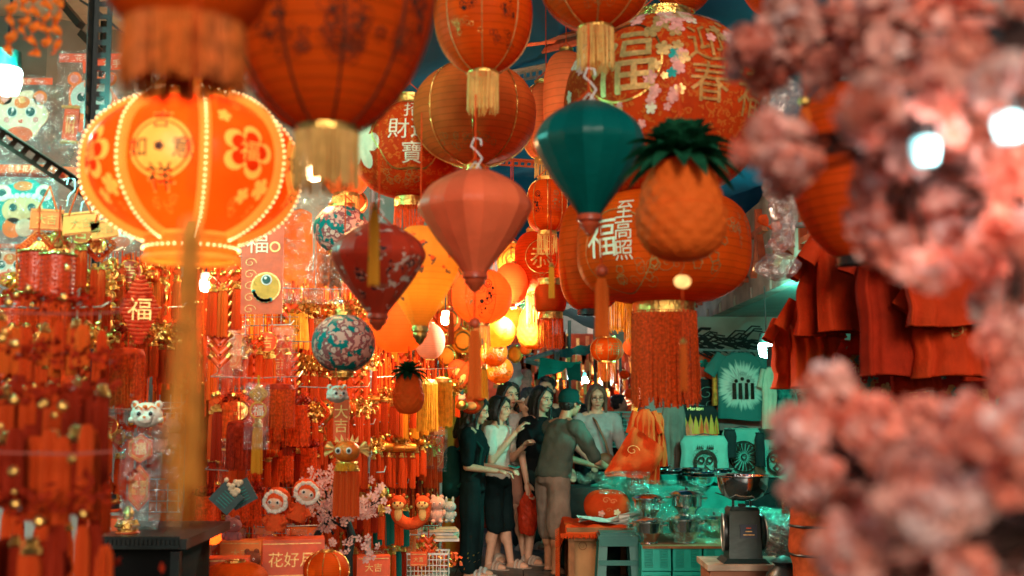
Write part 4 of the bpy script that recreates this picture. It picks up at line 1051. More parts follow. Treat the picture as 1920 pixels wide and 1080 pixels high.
def p_mini():
    t = proto('mini_lantern', 'm', 'lantern'); MB().tube([(0, 0, 0), (0, 0, -.06)], .002, RED, 4).obj('cord', RED, t)
    sh = Shape('oblate', .04, .062, .016, 8, .04); vs, fs, uv, n = sh.shade(cols=32, rows=12); uvobj('shade', [(a, b, c-.095) for a, b, c in vs], fs, uv, OR1, t)
    for z in (-.064, -.126): MB().lathe([(.017, .005), (.018, 0), (.017, -.005)], n=14).obj('collar', GOLD, t, loc=(0, 0, z))
    mb = MB()
    for j in range(8): mb = MB().tube([tuple(a+b for a, b in zip(sh.pt(2*PI*j/8, sh.f(i/10)[1], .001), (0, 0, -.095))) for i in range(11)], .001, GOLD, 4); mb.obj('piping', GOLD, t)
    s = MB(); g, f = decal(sh, G('福', .036), FR, 0, .0015); s.add([(a, b, c-.095) for a, b, c in g], f, GOLDP); s.obj('print', parent=t)
    tassel_parts(t, (0, 0, -.14), .11, .011, REDT); return t
def p_fish():
    t = proto('fish_charm', 'f', 'ornament'); MB().tube([(0, 0, 0), (0, 0, -.05)], .002, RED, 4).obj('cord', RED, t)
    b = MB(); K, n = 12, 12; vs = []
    for i in range(K+1):
        s = i/K; r = .032*math.sin(PI*min(1, s*1.02+.02))**.6*(1-.35*s); 
        for j in range(n): a = 2*PI*j/n; vs.append((r*math.cos(a)+.012*math.sin(s*3), .55*r*math.sin(a), -.05-.10*s))
    b.add(vs, [(i*n+j, i*n+(j+1) % n, (i+1)*n+(j+1) % n, (i+1)*n+j) for i in range(K) for j in range(n)]); b.obj('fish_body', MATS['glossy_orange_gold'] if 'glossy_orange_gold' in MATS else GOLD, t)
    f = MB()
    for s in (-1, 1): f.add([(0, -.002, -.145), (s*.035, 0, -.185), (s*.012, .002, -.19)], [(0, 1, 2)]); f.add([(s*.025, 0, -.09), (s*.05, 0, -.11), (s*.024, 0, -.12)], [(0, 1, 2)])
    f.obj('fin', GOLD, t, smooth=False)
    for s in (-1, 1): MB().ball((s*.02, -.012, -.068), .006, WHITE, 8, 5).obj('eye', BLACKP if s < 0 else BLACKP, t)
    tassel_parts(t, (0, 0, -.2), .12, .013, REDT); return t
def p_packet(txt='大吉', fm=REDC):
    t = proto('bagged_charm', 'p', 'packet'); MB().box((0, 0, -.02), (.09, .004, .035), ORC).obj('header_card', parent=t, smooth=False)
    MB().box((0, 0, -.12), (.075, .005, .15), fm).obj('red_card', parent=t, smooth=False)
    s = MB(); flat_text(s, '\n'.join(txt), .05, (0, 0, -.12), GOLDP, -.005)
    vs, fs = poly_ring(.034, .036, 20); s.add([(a, -.005, b*1.9-.12) for a, b in vs], fs, GOLDP); s.obj('print', parent=t)
    crumple(t, (0, -.014, -.11), .1, .2, FILM, 8, .008); return t
def p_medal():
    t = proto('round_charm', 'r', 'ornament'); MB().tube([(0, 0, 0), (0, 0, -.03)], .003, RED, 4).obj('cord', RED, t)
    o = MB().lathe([(.001, .004), (.04, .004), (.044, 0), (.04, -.004), (.001, -.004)], n=28).obj('disc', REDC, t); o.rotation_euler = (PI/2, 0, 0); o.location = (0, 0, -.073)
    MB().ring((0, 0, 0), .041, .003, n=28, axis='Y').obj('rim', GOLD, t, loc=(0, -.002, -.073))
    s = MB(); flat_text(s, '吉', .055, (0, 0, -.073), GOLDP, -.0062); s.obj('print', parent=t)
    for x in (-.012, .012): tassel_parts(t, (x, 0, -.135), .14, .012, REDT)
    return t
def p_pepper():
    t = proto('chilli_string', 'p', 'ornament'); MB().tube([(0, 0, 0), (0, 0, -.27)], .003, RED, 4).obj('cord', RED, t)
    me = shared('chili', lambda: MB().tube([(0, 0, 0), (.02, 0, -.012), (.034, 0, -.032), (.038, 0, -.055)], [.008, .0085, .006, .001], None, 7).obj('chilli', mat('glossy_red', (.7, .04, .015), .2, var=.1, scale=20)))
    for i in range(12): o = piece('chilli', me, t, (0, 0, -.05-i*.018)); o.rotation_euler = (0, 0, i*2.1)
    return t
PROTO = {
 'tas': (p_tassel, 'red tassel charm with a gold bead'), 'dtas': (lambda: p_tassel(DRT, .18), 'dark red tassel charm'), 'ytas': (lambda: p_tassel(YT, .17), 'yellow tassel charm'),
 'otas': (lambda: p_tassel(ORT, .17), 'orange tassel charm'), 'ttas': (lambda: p_tassel(TEALT, .17), 'teal tassel charm'),
 'knot': (p_knot, 'red lace knot with a gold medallion and two tassels'), 'crk': (p_cracker, 'string of red paper firecrackers with gold bands'), 'coin': (p_coins, 'string of five gold coins'),
 'ingot': (p_ingot, 'shiny gold roll with three red tassels'), 'bunch': (p_bunch, 'ruffled red ornament with a wide red fringe'), 'ybunch': (lambda: p_bunch(YT, GOLD), 'gold ruffled ornament with a wide yellow fringe'),
 'fil': (p_filigree, 'gold filigree charm with two red tassels'), 'mini': (p_mini, 'mini red lantern charm with a gold character'), 'fish': (p_fish, 'gold fish charm with a red tassel'),
 'pack': (p_packet, 'bagged red card with gold characters'), 'pack2': (lambda: p_packet('招財', ORC), 'bagged orange card with gold characters'), 'medal': (p_medal, 'round red charm with a gold rim and character'), 'chil': (p_pepper, 'string of glossy red chillies')}
PR = {}
SHORT = {'tas': 'red tassel', 'knot': 'red lace knot', 'crk': 'firecracker string', 'coin': 'gold coin string', 'ingot': 'gold roll with tassels', 'bunch': 'ruffled red fringe', 'ybunch': 'yellow fringe', 'fil': 'gold filigree charm', 'mini': 'mini red lantern', 'fish': 'gold fish charm', 'pack': 'bagged red card', 'pack2': 'bagged orange card', 'medal': 'round red charm', 'chil': 'chilli string', 'dtas': 'dark red tassel', 'ytas': 'yellow tassel', 'otas': 'orange tassel', 'ttas': 'teal tassel'}
ORD = 'first second third fourth fifth sixth seventh eighth ninth tenth eleventh twelfth thirteenth fourteenth fifteenth sixteenth seventeenth eighteenth nineteenth twentieth'.split()
def hang(kind, loc, s, label, group, rz=0):
    if kind not in PR:
        o = PROTO[kind][0](); PR[kind] = o; o.location = loc; o.scale = (s,)*3; o.rotation_euler = (0, 0, rz); o['label'] = label; o['group'] = group
        return o
    return dup(PR[kind], loc, rz, label, group, scale=s)
def rack(rname, where, px0, px1, py, Y0, Y1, n, kinds, s0=1.0, sj=.12, dep=.05, slope=0):
    """a wire rail with charms hooked along it"""
    a, b = at(px0, py, Y0), at(px1, py+slope, Y1)
    t = empty('wire_rail', a, 'bent wire rail '+where, 'rail'); d = b-a
    MB().tube([(0, .12, .02), (0, 0, 0), d*.5+Vector((0, 0, -.008)), d, d+Vector((0, .1, .03))], .0035, STEEL, 6).obj('wire', STEEL, t)
    cnt = {}
    for i in range(n):
        k = kinds[i % len(kinds)] if not isinstance(kinds, str) else kinds
        p = a+d*((i+.5)/n)+Vector((R.uniform(-.008, .008), R.uniform(-dep, dep*.3), -.004))
        cnt[k] = cnt.get(k, 0)+1
        tot = sum(1 for j in range(n) if kinds[j % len(kinds)] == k)
        o_ = ORD[cnt[k]-1]+' one ' if tot > 1 else ''
        lab = PROTO[k][1]+', '+o_+'on the rail '+rname
        if len(lab.replace(',', '').split()) > 16: lab = SHORT.get(k, PROTO[k][1])+', '+o_+'on the rail '+rname
        hang(k, p, s0*(1+R.uniform(-sj, sj)), lab, {'tas': 'tassel charms on the rails', 'crk': 'firecracker strings'}.get(k, PROTO[k][1]+'s'), R.uniform(-.5, .5))
RK = [
 ('at the upper left', 'under the lion mascot card', 70, 195, 400, 4.5, 4.6, 5, ['knot', 'fil', 'coin', 'pack', 'medal'], 1.0),
 ('by the drums', 'behind the two firecracker drums', 20, 215, 470, 4.45, 4.9, 8, ['fil', 'coin', 'medal', 'fil', 'pack', 'knot', 'fil', 'tas'], 1.1),
 ('under the glowing rim', 'under the left rim of the glowing lantern', 215, 335, 470, 5.2, 5.5, 8, ['coin', 'tas', 'medal', 'tas', 'fil', 'mini', 'otas', 'tas'], .95),
 ('over the lion toy', 'above the white lion toy', 190, 340, 575, 5.1, 5.5, 8, ['fil', 'bunch', 'tas', 'fil', 'knot', 'tas', 'fil', 'tas'], 1.05),
 ('at the left edge', 'at the left edge below the drums', 0, 190, 575, 3.9, 4.3, 9, ['crk', 'tas', 'fil', 'dtas', 'tas', 'knot', 'tas', 'bunch', 'tas'], 1.0),
 ('left of the fish card', 'left of the gold fish card', 395, 455, 480, 5.5, 5.6, 4, ['tas', 'crk', 'otas', 'medal'], 1.1),
 ('under the fish card', 'under the gold fish card', 395, 545, 608, 5.9, 6.3, 9, ['otas', 'pack', 'tas', 'pack2', 'fil', 'tas', 'crk', 'tas', 'medal'], 1.1),
 ('behind the teal ball', 'behind the teal flowered ball lantern', 530, 700, 540, 6.9, 7.3, 12, ['fil', 'crk', 'ybunch', 'tas', 'fil', 'pack2', 'mini', 'fil', 'otas', 'fish', 'fil', 'crk'], 1.2),
 ('beneath the clear bag', 'beneath the crumpled clear bag', 545, 700, 640, 6.7, 7.2, 12, ['crk', 'fil', 'otas', 'fil', 'tas', 'mini', 'tas', 'fil', 'crk', 'otas', 'fil', 'tas'], 1.15),
 ('with the yellow charm', 'carrying the yellow charm', 395, 560, 706, 5.6, 5.9, 11, ['tas', 'dtas', 'bunch', 'tas', 'knot', 'tas', 'tas', 'bunch', 'dtas', 'bunch', 'tas'], 1.15),
 ('right of the yellow charm', 'right of the yellow charm', 560, 690, 725, 6.4, 6.8, 9, ['fil', 'tas', 'fil', 'knot', 'fish', 'tas', 'fil', 'tas', 'mini'], 1.1),
 ('under the teal ball', 'under the teal flowered ball lantern', 670, 745, 705, 7.2, 7.4, 6, ['fil', 'tas', 'ingot', 'tas', 'fil', 'tas'], 1.1),
 ('beside the small pineapple', 'beside the small pineapple', 745, 855, 690, 7.6, 8.2, 9, ['otas', 'ytas', 'fil', 'ytas', 'ybunch', 'ytas', 'ybunch', 'ytas', 'fil'], 1.25),
 ('above the fur hooded dolls', 'above the fur hooded dolls', 395, 600, 800, 5.9, 6.5, 12, ['dtas', 'knot', 'bunch', 'tas', 'dtas', 'bunch', 'tas', 'fil', 'mini', 'tas', 'bunch', 'tas'], 1.05),
 ('around the fish lantern', 'around the goldfish lantern', 600, 700, 795, 6.9, 7.1, 7, ['tas', 'fil', 'tas', 'coin', 'fil', 'tas', 'tas'], 1.1),
 ('of gold rolls', 'of gold rolls left of the queue', 690, 795, 790, 7.5, 7.9, 8, ['ingot', 'fil', 'ingot', 'tas', 'ingot', 'fil', 'ingot', 'tas'], 1.1),
 ('under the clear packets', 'under the clear packets beside the queue', 785, 826, 800, 8.3, 8.7, 6, ['pack', 'tas', 'pack2', 'tas', 'fil', 'tas'], 1.25),
 ('behind the blossom tree', 'behind the small blossom tree', 590, 720, 885, 7.0, 7.3, 9, ['tas', 'dtas', 'fish', 'tas', 'tas', 'fil', 'tas', 'dtas', 'tas'], 1.1),
 ('of teal tassels', 'of teal tassels beside the squirrel plush', 690, 765, 905, 7.6, 7.8, 7, ['tas', 'ttas', 'ttas', 'tas', 'ttas', 'ttas', 'tas'], 1.15),
 ('below the dolls', 'below the fur hooded dolls', 400, 600, 985, 6.0, 6.4, 9, ['pack', 'knot', 'pack2', 'fil', 'tas', 'pack', 'medal', 'bunch', 'fil'], 1.0),
 ('left of the dolls', 'left of the fur hooded dolls', 385, 480, 880, 5.8, 6.0, 5, ['bunch', 'tas', 'knot', 'fil', 'bunch'], 1.0),
 ('in the lower middle', 'low in the left stall behind the box of plush', 660, 822, 985, 7.6, 8.4, 10, ['tas', 'crk', 'dtas', 'pack', 'tas', 'fil', 'ttas', 'dtas', 'pack2', 'tas'], 1.1),
 ('beside the banner', 'beside the bagged banner', 180, 335, 765, 4.95, 5.2, 6, ['medal', 'medal', 'knot', 'tas', 'dtas', 'medal'], .9),
 ('above the yellow fringes', 'high behind the yellow floral lantern', 640, 850, 470, 8.0, 8.6, 12, ['otas', 'crk', 'ytas', 'fil', 'otas', 'mini', 'ytas', 'fil', 'pack2', 'otas', 'crk', 'fil'], 1.4),
 ('among the lit lanterns', 'among the small glowing lanterns', 700, 900, 590, 8.7, 9.3, 11, ['otas', 'fil', 'ytas', 'crk', 'otas', 'mini', 'fil', 'ytas', 'otas', 'fil', 'ytas'], 1.4),
]
for r_ in RK: rack(*r_[:7], int(r_[7]*1.35), r_[8], r_[9]*1.22)
# a mass of red and gold strands behind everything on the racks
def strand_curtain(px0, px1, py, Y0, Y1, Lpx, ms, n, label, back=.18):
    a, b = at(px0, py, Y0), at(px1, py, Y1); mb = MB(); L_ = sz(Lpx, (Y0+Y1)/2)
    for i in range(n):
        p = a+(b-a)*R.random(); p.y += back+R.uniform(0, .1); l = L_*R.uniform(.5, 1); w_ = R.uniform(.004, .011); z = p.z+R.uniform(-.15, .15); m = R.choice(ms); dx = R.gauss(0, .01)
        mb.add([(p.x-w_, p.y, z), (p.x, p.y-w_*.7, z), (p.x+w_, p.y, z), (p.x-w_+dx, p.y, z-l), (p.x+dx, p.y-w_*.7, z-l), (p.x+w_+dx, p.y, z-l)], [(0, 3, 4, 1), (1, 4, 5, 2)], m)
        if R.random() < .5: 
            for k in range(3): mb.ball((p.x, p.y-.008, z-l*R.random()), R.uniform(.006, .014), GOLD, 6, 4)
    tag(mb.obj('tassel_strands'), label, 'tassels', kind='stuff')
for (a_, b_, y_, Ya, Yb, L_, ms, n_, lb) in (
    (180, 420, 520, 5.1, 6.2, 230, [REDT, RED, ORT], 120, 'red strands crowded behind the racks under the glowing lantern'),
    (400, 700, 560, 6.2, 7.9, 200, [ORT, REDT, ORC, YT], 190, 'orange and gold strands crowded behind the teal ball lantern'),
    (400, 818, 690, 6.2, 8.7, 190, [REDT, RED, ORT, DRT], 260, 'red strands crowded behind the middle racks'),
    (400, 818, 840, 6.2, 8.7, 200, [REDT, DRT, RED], 260, 'dark red strands crowded behind the lower racks'),
    (640, 900, 470, 8.6, 9.8, 220, [ORT, YT, ORC, REDT], 170, 'orange strands crowded behind the glowing lanterns')):
    strand_curtain(a_, b_, y_, Ya, Yb, L_, ms, int(n_*1.8), lb)
# ================================================================= HERO PIECES OF THE LEFT STALL
def drum(label, px, py, w, h, Y, stacked=True):
    P = at(px, py, Y); r = sz(w, Y)/2; H = sz(h, Y)
    t = empty('firecracker_drum', P, label, 'ornament', 'firecracker drums')
    m = mat('glossy_dark_red_foil', (.68, .06, .008), .3, 0, var=.3, scale=40, bump=.4, bscale=60)
    MB().lathe([(r*.96, H/2), (r, H*.4), (r, -H*.4), (r*.96, -H/2)], n=28).obj('drum_body', m, t)
    for z in (-.5, .5):
        mb = MB()
        for k in range(26): a = 2*PI*k/26; mb.ball((r*1.04*math.cos(a), r*1.04*math.sin(a), z*H), (r*.13, r*.13, r*.09), GOLD, 6, 4)
        mb.ring((0, 0, z*H), r*1.02, r*.07, GOLD, 28, 5); mb.obj('rim', GOLD, t)
    for k in range(14):
        a = 2*PI*k/14; mb = MB()
        for i in range(9): mb.ball((r*1.0*math.cos(a), r*1.0*math.sin(a), -H*.4+H*.8*i/8), r*.085, m, 6, 4)
        tag(mb.obj('bead_strip', m, t), kind='stuff')
    MB().tube([(r*.8, 0, H/2), (0, 0, H*.95), (-r*.8, 0, H/2)], .003, RED, 5).obj('handle', RED, t)
    MB().tube([(0, 0, H*.95), (0, 0, H*1.6)], .003, RED, 5).obj('cord', RED, t)
    mb = MB(); strands(mb, r*.8, -H*.5, H*1.1, REDT, n=40, th=.003); tag(mb.obj('fringe', REDT, t), kind='stuff')
drum('red and gold firecracker drum, left one of the pair under the red header cards', 70, 512, 62, 78, 4.1)
drum('red and gold firecracker drum, right one of the pair under the red header cards', 108, 520, 60, 84, 3.95)
drum('red and gold firecracker drum hanging lowest at the left, under the other two', 96, 610, 62, 80, 4.3)
drum('red foil drum at the left edge behind the blurred rail', 28, 590, 62, 64, 4.3)
for i, (px, py, w_, h_, rz, lab) in enumerate(((88, 412, 62, 40, .05, 'large red header card above the firecracker drums'), (152, 418, 70, 42, -.1, 'large orange header card right of the red one above the coins'), (196, 430, 50, 36, -.15, 'third header card, below the sloping rail'))):
    t = empty('header_card', at(px, py, 4.4), lab, 'card', rot=(0, rz, 0)); w2, h2 = sz(w_, 4.4), sz(h_, 4.4)
    MB().box((0, 0, 0), (w2, .005, h2), [REDC, ORC, ORC][i]).obj('card_sheet', parent=t, smooth=False)
    mb = MB(); flat_text(mb, '大吉', h2*.5, (0, 0, 0), GOLDD, -.005)
    for q in (-1, 1): mb.box((0, -.004, q*h2*.42), (w2*.94, .002, .002), GOLDD)
    mb.obj('print', parent=t)
    for q in (-.3, .3): MB().tube([(w2*q, -.004, h2*.4), (0, 0, h2*1.6)], .0035, RED, 4).obj('ribbon', RED, t)
for i, x in enumerate((100, 128, 150, 168)):
    p = at(40+x*.9, 300+x*.46, 4.5); u = .022
    tag(MB().tube([p+Vector((-.4*u, 0, 0)), p+Vector((-.2*u, 0, 1.2*u)), p+Vector((u, 0, u)), p+Vector((u*1.1, 0, -u)), p+Vector((0, 0, -2.2*u)), p+Vector((-.2*u, 0, -4*u))], .0035, STEEL, 6).obj('wire_hook', STEEL),
        'bent wire hook on the sloping rail, '+ORD[i]+' from the left', 'hook', 'wire hooks on the sloping rail')
# knitted diamond with a character
def knit(px, py, w_, h_, Y, label):
    t = empty('knitted_diamond', at(px, py, Y), label, 'ornament', rot=(0, 0, .3)); u, v = sz(w_, Y)/2, sz(h_, Y)/2; n = 17
    m = mat('red_knitted_cord', (.72, .05, .015), .6, var=.3, scale=60)
    for i in range(n):
        z = -v+2*v*(i+.5)/n; w2 = u*(1-abs(z)/v*.85)
        MB().tube([(-w2, 0, z), (0, -.008, z-.004), (w2, 0, z)], v/n*1.02, m, 6).obj('knit_row', m, t)
    mb = MB(); flat_text(mb, '福', v*.7, (0, 0, 0), GOLDP, -.024); mb.obj('print', parent=t)
knit(262, 580, 72, 130, 4.7, 'red knitted diamond ornament with a pale character under the glowing lantern')
def fringe_drop(label, px, py, w_, h_, Y, m, top=RED, flat=.6):
    t = empty('hanging_fringe', at(px, py, Y), label, 'fringe'); u, L_ = sz(w_, Y)/2, sz(h_, Y)
    mb = MB(); strands(mb, u, 0, L_, m, n=70, th=.003, rings=2, jit=.08); tag(mb.obj('fringe', m, t), kind='stuff')
    MB().lathe([(u*.3, .03), (u*.9, .022), (u*1.03, .0), (u*1.0, -.012)], n=24, sy=1).obj('fringe_cap', top, t)
    MB().tube([(0, 0, .03), (0, 0, .15)], .003, RED, 4).obj('cord', RED, t)
fringe_drop('wide red fringe hanging under the clear bag at the left, above the round charms', 240, 665, 60, 100, 4.8, REDT)
fringe_drop('dense red fringe on the rail right of the yellow charm', 525, 730, 54, 72, 5.6, REDT, DRT)
fringe_drop('broad yellow fringe, left one behind the small pineapple', 802, 720, 36, 88, 7.0, YT, GOLD)
fringe_drop('broad yellow fringe, right one beside the plush toys', 830, 716, 34, 84, 7.2, YT, GOLD)
fringe_drop('dark red fringe low under the wide ornaments left of the dolls', 450, 800, 46, 80, 5.4, DRT, DRT)
# the yellow charm
def yellow_charm():
    Y = 5.2; t = empty('yellow_charm', at(485, 722, Y), 'bright yellow charm in a clear sleeve with a ring, character and long tassel', 'ornament')
    MB().tube([(0, 0, sz(18, Y)), (0, 0, 0)], .006, YT, 6).obj('ribbon', YT, t)
    k = MB(); lattice(k, .05, YT, (0, 0, -.04), 4, .004); k.obj('lace_knot', YT, t)
    MB().ring((0, 0, -.115), .036, .0045, YT, 26, 6, 'Y').obj('ring', YT, t)
    s = MB(); flat_text(s, '福', .052, (0, 0, -.115), IVORY, -.002); s.obj('print', parent=t)
    tassel_parts(t, (0, 0, -.18), .22, .022, YT); crumple(t, (0, -.03, -.14), .11, .3, FILM, 10, .012)
yellow_charm()
# plush heads --------------------------------------------------------------------------
FUR = mat('white_plush', (.82, .74, .62), .9, var=.12, scale=30, bump=.6, bscale=90, sheen=.3)
FURP = mat('pinkish_plush', (.72, .42, .32), .9, var=.12, scale=30, bump=.6, bscale=90)
FURG = mat('grey_teal_plush', (.45, .55, .52), .9, var=.12, scale=30, bump=.6, bscale=90)
FURR = mat('red_plush', (.75, .09, .02), .9, var=.15, scale=30, bump=.6, bscale=90)
FURY = mat('yellow_plush', (.85, .5, .16), .9, var=.12, scale=30, bump=.6, bscale=90)
FACE = mat('doll_vinyl_face', (.8, .5, .34), .45, var=.05, scale=10, bump=0)
def eyes(t, r, cx, cy, cz, s, er=.16):
    for q in (-1, 1):
        MB().ball((cx+q*s, cy, cz), (er*r, er*r*.5, er*r*1.1), WHITE, 12, 8).obj('eye_white', WHITE, t)
        MB().ball((cx+q*s, cy-er*r*.35, cz), (er*r*.62, er*r*.4, er*r*.7), BLACKP, 10, 7).obj('pupil', BLACKP, t)
def lion_toy(label, px, py, w_, Y, body=False, rz=0):
    r = sz(w_, Y)/2; t = empty('lion_toy', at(px, py, Y), label, 'plush toy', rz=rz)
    mb = MB(); mb.ball((0, 0, 0), (r, r*.75, r*.8), FUR, 20, 14); mb.ball((0, -r*.55, -r*.25), (r*.5, r*.35, r*.33), FUR, 14, 9); mb.obj('head', FUR, t)
    for q in (-1, 1):
        MB().ball((q*r*.72, 0, r*.62), (r*.26, r*.2, r*.3), FUR, 10, 8).obj('ear', FUR, t)
        MB().ball((q*r*.72, -r*.14, r*.62), (r*.13, r*.1, r*.17), ORC, 8, 6).obj('inner_ear', ORC, t)
        MB().ball((q*r*.85, -r*.2, -r*.3), (r*.24, r*.24, r*.2), FUR, 10, 8).obj('cheek', FUR, t)
        MB().tube([(q*r*.15, -r*.75, r*.35), (q*r*.4, -r*.72, r*.55), (q*r*.62, -r*.5, r*.42)], r*.06, ORC, 6).obj('brow', ORC, t)
    eyes(t, r, 0, -r*.68, r*.08, r*.36, .22)
    MB().ball((0, -r*.9, -r*.12), (r*.11, r*.08, r*.08), ORC, 8, 6).obj('nose', ORC, t)
    MB().ball((0, -r*.72, r*.52), (r*.16, r*.1, r*.13), ORC, 8, 6).obj('forehead_gem', ORC, t)
    if body:
        MB().ball((0, 0, -r*1.5), (r*.7, r*.55, r*.9), FUR, 14, 10).obj('body', FUR, t)
    MB().tube([(0, 0, r*.7), (0, .02, r*2.4)], .003, RED, 4).obj('cord', RED, t)
    return t
lion_toy('white lion dance plush head hanging under the teal flowered ball lantern', 632, 739, 40, 4.9, rz=.5)
lion_toy('white lion toy in a clear bag above the red hexagon banner at the left', 275, 778, 58, 4.75, rz=.15)
def hooded_doll(label, px, py, w_, Y, rz, tilt):
    r = sz(w_, Y)/2; t = empty('hooded_doll', at(px, py, Y), label, 'doll', rot=(0, tilt, rz))
    MB().ball((0, r*.12, 0), (r, r*.85, r*.95), FURR, 22, 14).obj('hood', FURR, t)
    mb = MB()
    for i in range(60):
        a = 2*PI*i/60; q = r*.8; mb.ball((q*math.cos(a)+R.gauss(0, .002), -r*.42+R.gauss(0, .002), q*.86*math.sin(a)+R.gauss(0, .002)-r*.08), r*.17*R.uniform(.8, 1.2), FUR, 7, 5)
    tag(mb.obj('fur_trim', FUR, t), kind='stuff')
    MB().ball((0, -r*.32, -r*.1), (r*.68, r*.45, r*.6), FACE, 20, 12).obj('face', FACE, t)
    eyes(t, r, 0, -r*.73, -r*.08, r*.3, .15)
    MB().tube([(-r*.1, -r*.77, -r*.36), (0, -r*.78, -r*.4), (r*.1, -r*.77, -r*.36)], r*.025, REDC, 5).obj('mouth', REDC, t)
    for q in (-1, 1): MB().ball((q*r*.45, -r*.62, -r*.28), (r*.1, r*.05, r*.07), PINK, 8, 5).obj('cheek', PINK, t)
    MB().lathe([(r*.25, -r*.85), (r*.6, -r*1.2), (r*.85, -r*1.9), (r*.7, -r*2.2), (r*.1, -r*2.25)], n=16, sy=.7).obj('body', FURR, t)
    for q in (-1, 1): MB().tube([(q*r*.5, -r*.1, -r*1.15), (q*r*.85, -r*.3, -r*1.5), (q*r*.5, -r*.5, -r*1.7)], r*.2, FURR, 8).obj('arm', FURR, t)
    MB().tube([(0, .0, r*.9), (0, .02, r*2)], .003, RED, 4).obj('cord', RED, t)
hooded_doll('doll in a red hood with white fur trim, left one of the pair', 520, 938, 50, 5.4, -.15, .05)
hooded_doll('doll in a red hood with white fur trim tilted outward, right one of the pair', 574, 922, 50, 5.5, .35, .4)
def blob_toy(label, px, py, w_, Y, m, ears='long', rz=0, belly=None):
    r = sz(w_, Y)/2; t = empty('plush_toy', at(px, py, Y), label, 'plush toy', rz=rz)
    MB().ball((0, 0, 0), (r, r*.85, r*.85), m, 18, 12).obj('head', m, t)
    MB().ball((0, 0, -r*1.35), (r*.85, r*.7, r*.95), m, 16, 10).obj('body', m, t)
    for q in (-1, 1):
        e = (r*.2, r*.14, r*.5) if ears == 'long' else (r*.3, r*.18, r*.3)
        MB().ball((q*r*.5, 0, r*(1.05 if ears == 'long' else .78)), e, m, 10, 8).obj('ear', m, t)
        MB().ball((q*r*.85, -r*.3, -r*1.1), (r*.25, r*.25, r*.42), m, 10, 8).obj('arm', m, t)
        MB().ball((q*r*.45, -r*.4, -r*2.1), (r*.3, r*.42, r*.28), m, 10, 8).obj('foot', m, t)
    eyes(t, r, 0, -r*.8, r*.08, r*.36, .12)
    MB().ball((0, -r*.86, -r*.16), (r*.1, r*.06, r*.07), PINK, 8, 6).obj('nose', PINK, t)
    if belly: MB().ball((0, -r*.45, -r*1.35), (r*.5, r*.35, r*.62), belly, 12, 8).obj('belly', belly, t)
    return t
blob_toy('pinkish plush pig toy beside the yellow faced squirrel ring', 820, 944, 30, 8.0, FURP, 'short')
blob_toy('grey teal plush rabbit toy behind the backpack of the woman in black', 843, 950, 24, 8.2, FURG, 'long')
blob_toy('second pinkish plush toy tucked behind the pig toy', 806, 948, 24, 8.3, FURP, 'short')
blob_toy('small dark plush toy in the box of red cards at the bottom', 472, 1048, 34, 5.5, mat('brown_plush', (.22, .06, .03), .9, var=.2, scale=30, bump=.6), 'short', belly=FACE)
blob_toy('white long bellied plush toy in a bag right of the lion toy', 300, 812, 32, 5.0, FURP, 'short')
blob_toy('second pale plush toy in a bag beside the blurred tassel', 322, 800, 34, 5.1, FURP, 'long')
blob_toy('purplish plush toy hanging under the dark teal fan', 436, 985, 34, 5.6, mat('mauve_plush', (.3, .12, .12), .9, var=.2, scale=30, bump=.6), 'short')
def squirrels():
    Y = 7.4; t = empty('squirrel_neck_ring', at(770, 958, Y), 'red plush neck ring with two yellow squirrel faces', 'plush toy'); r = sz(62, Y)/2
    pts = [(r*.85*math.cos(a), 0, r*.75*math.sin(a)) for a in [PI*1.0+i*PI/10*1.0-.25 for i in range(12)]]
    MB().tube([(-r*.9, 0, r*.5)]+pts+[(r*.9, 0, r*.5)], r*.36, FURR, 14).obj('ring_body', FURR, t)
    for q in (-1, 1):
        MB().ball((q*r*.72, -r*.15, r*.5), (r*.46, r*.42, r*.42), FURR, 16, 10).obj('head', FURR, t)
        MB().ball((q*r*.72, -r*.42, r*.38), (r*.36, r*.24, r*.26), FURY, 14, 9).obj('face', FURY, t)
        MB().ball((q*r*.72, -r*.28, -r*.15), (r*.24, r*.2, r*.42), FURY, 12, 8).obj('belly', FURY, t)
        for s in (-1, 1):
            MB().ball((q*r*.72+s*r*.3, -r*.1, r*.9), (r*.12, r*.08, r*.14), FURR, 8, 6).obj('ear', FURR, t)
            MB().ball((q*r*.72+s*r*.16, -r*.6, r*.52), r*.065, BLACKP, 8, 6).obj('eye', BLACKP, t)
        MB().ball((q*r*.72, -r*.67, r*.36), r*.05, DRT, 8, 6).obj('nose', DRT, t)
squirrels()
# big red plush figures over the queue
def plush_pile():
    for i, (px, py, w_, h_, a) in enumerate(((870, 706, 26, 60, .5), (858, 694, 40, 40, 0), (894, 726, 30, 56, -.4), (884, 756, 46, 40, 0), (905, 700, 24, 70, .1))):
        Y = 8.2+.1*i; u, v = sz(w_, Y)/2, sz(h_, Y)/2
        t = empty('plush_toy', at(px, py, Y), 'red plush toy limb-shaped bundle above the queue, '+['upper left one', 'round one by the gold cat', 'middle slanting one', 'lowest one', 'right one'][i], 'plush toy', 'red plush toys above the queue', rot=(0, a, 0))
        MB().ball((0, 0, 0), (u, u*.8, v), FURR, 16, 12).obj('body', FURR, t)
        MB().ball((0, -u*.5, -v*.2), (u*.5, u*.45, v*.45), FURY, 12, 8).obj('belly', FURY, t)
    Y = 8.0; t = empty('gold_cat_ornament', at(866, 752, Y), 'shiny round gold cat ornament with ears above the dark haired woman', 'ornament'); r = sz(24, Y)/2
    MB().ball((0, 0, -r*.6), (r, r*.9, r*.85), GOLD, 18, 12).obj('body', GOLD, t)
    MB().ball((0, -r*.1, r*.45), (r*.62, r*.55, r*.5), FURP, 14, 10).obj('head', FURP, t)
    for q in (-1, 1): MB().ball((q*r*.4, 0, r*.95), (r*.16, r*.1, r*.22), FURP, 8, 6).obj('ear', FURP, t)
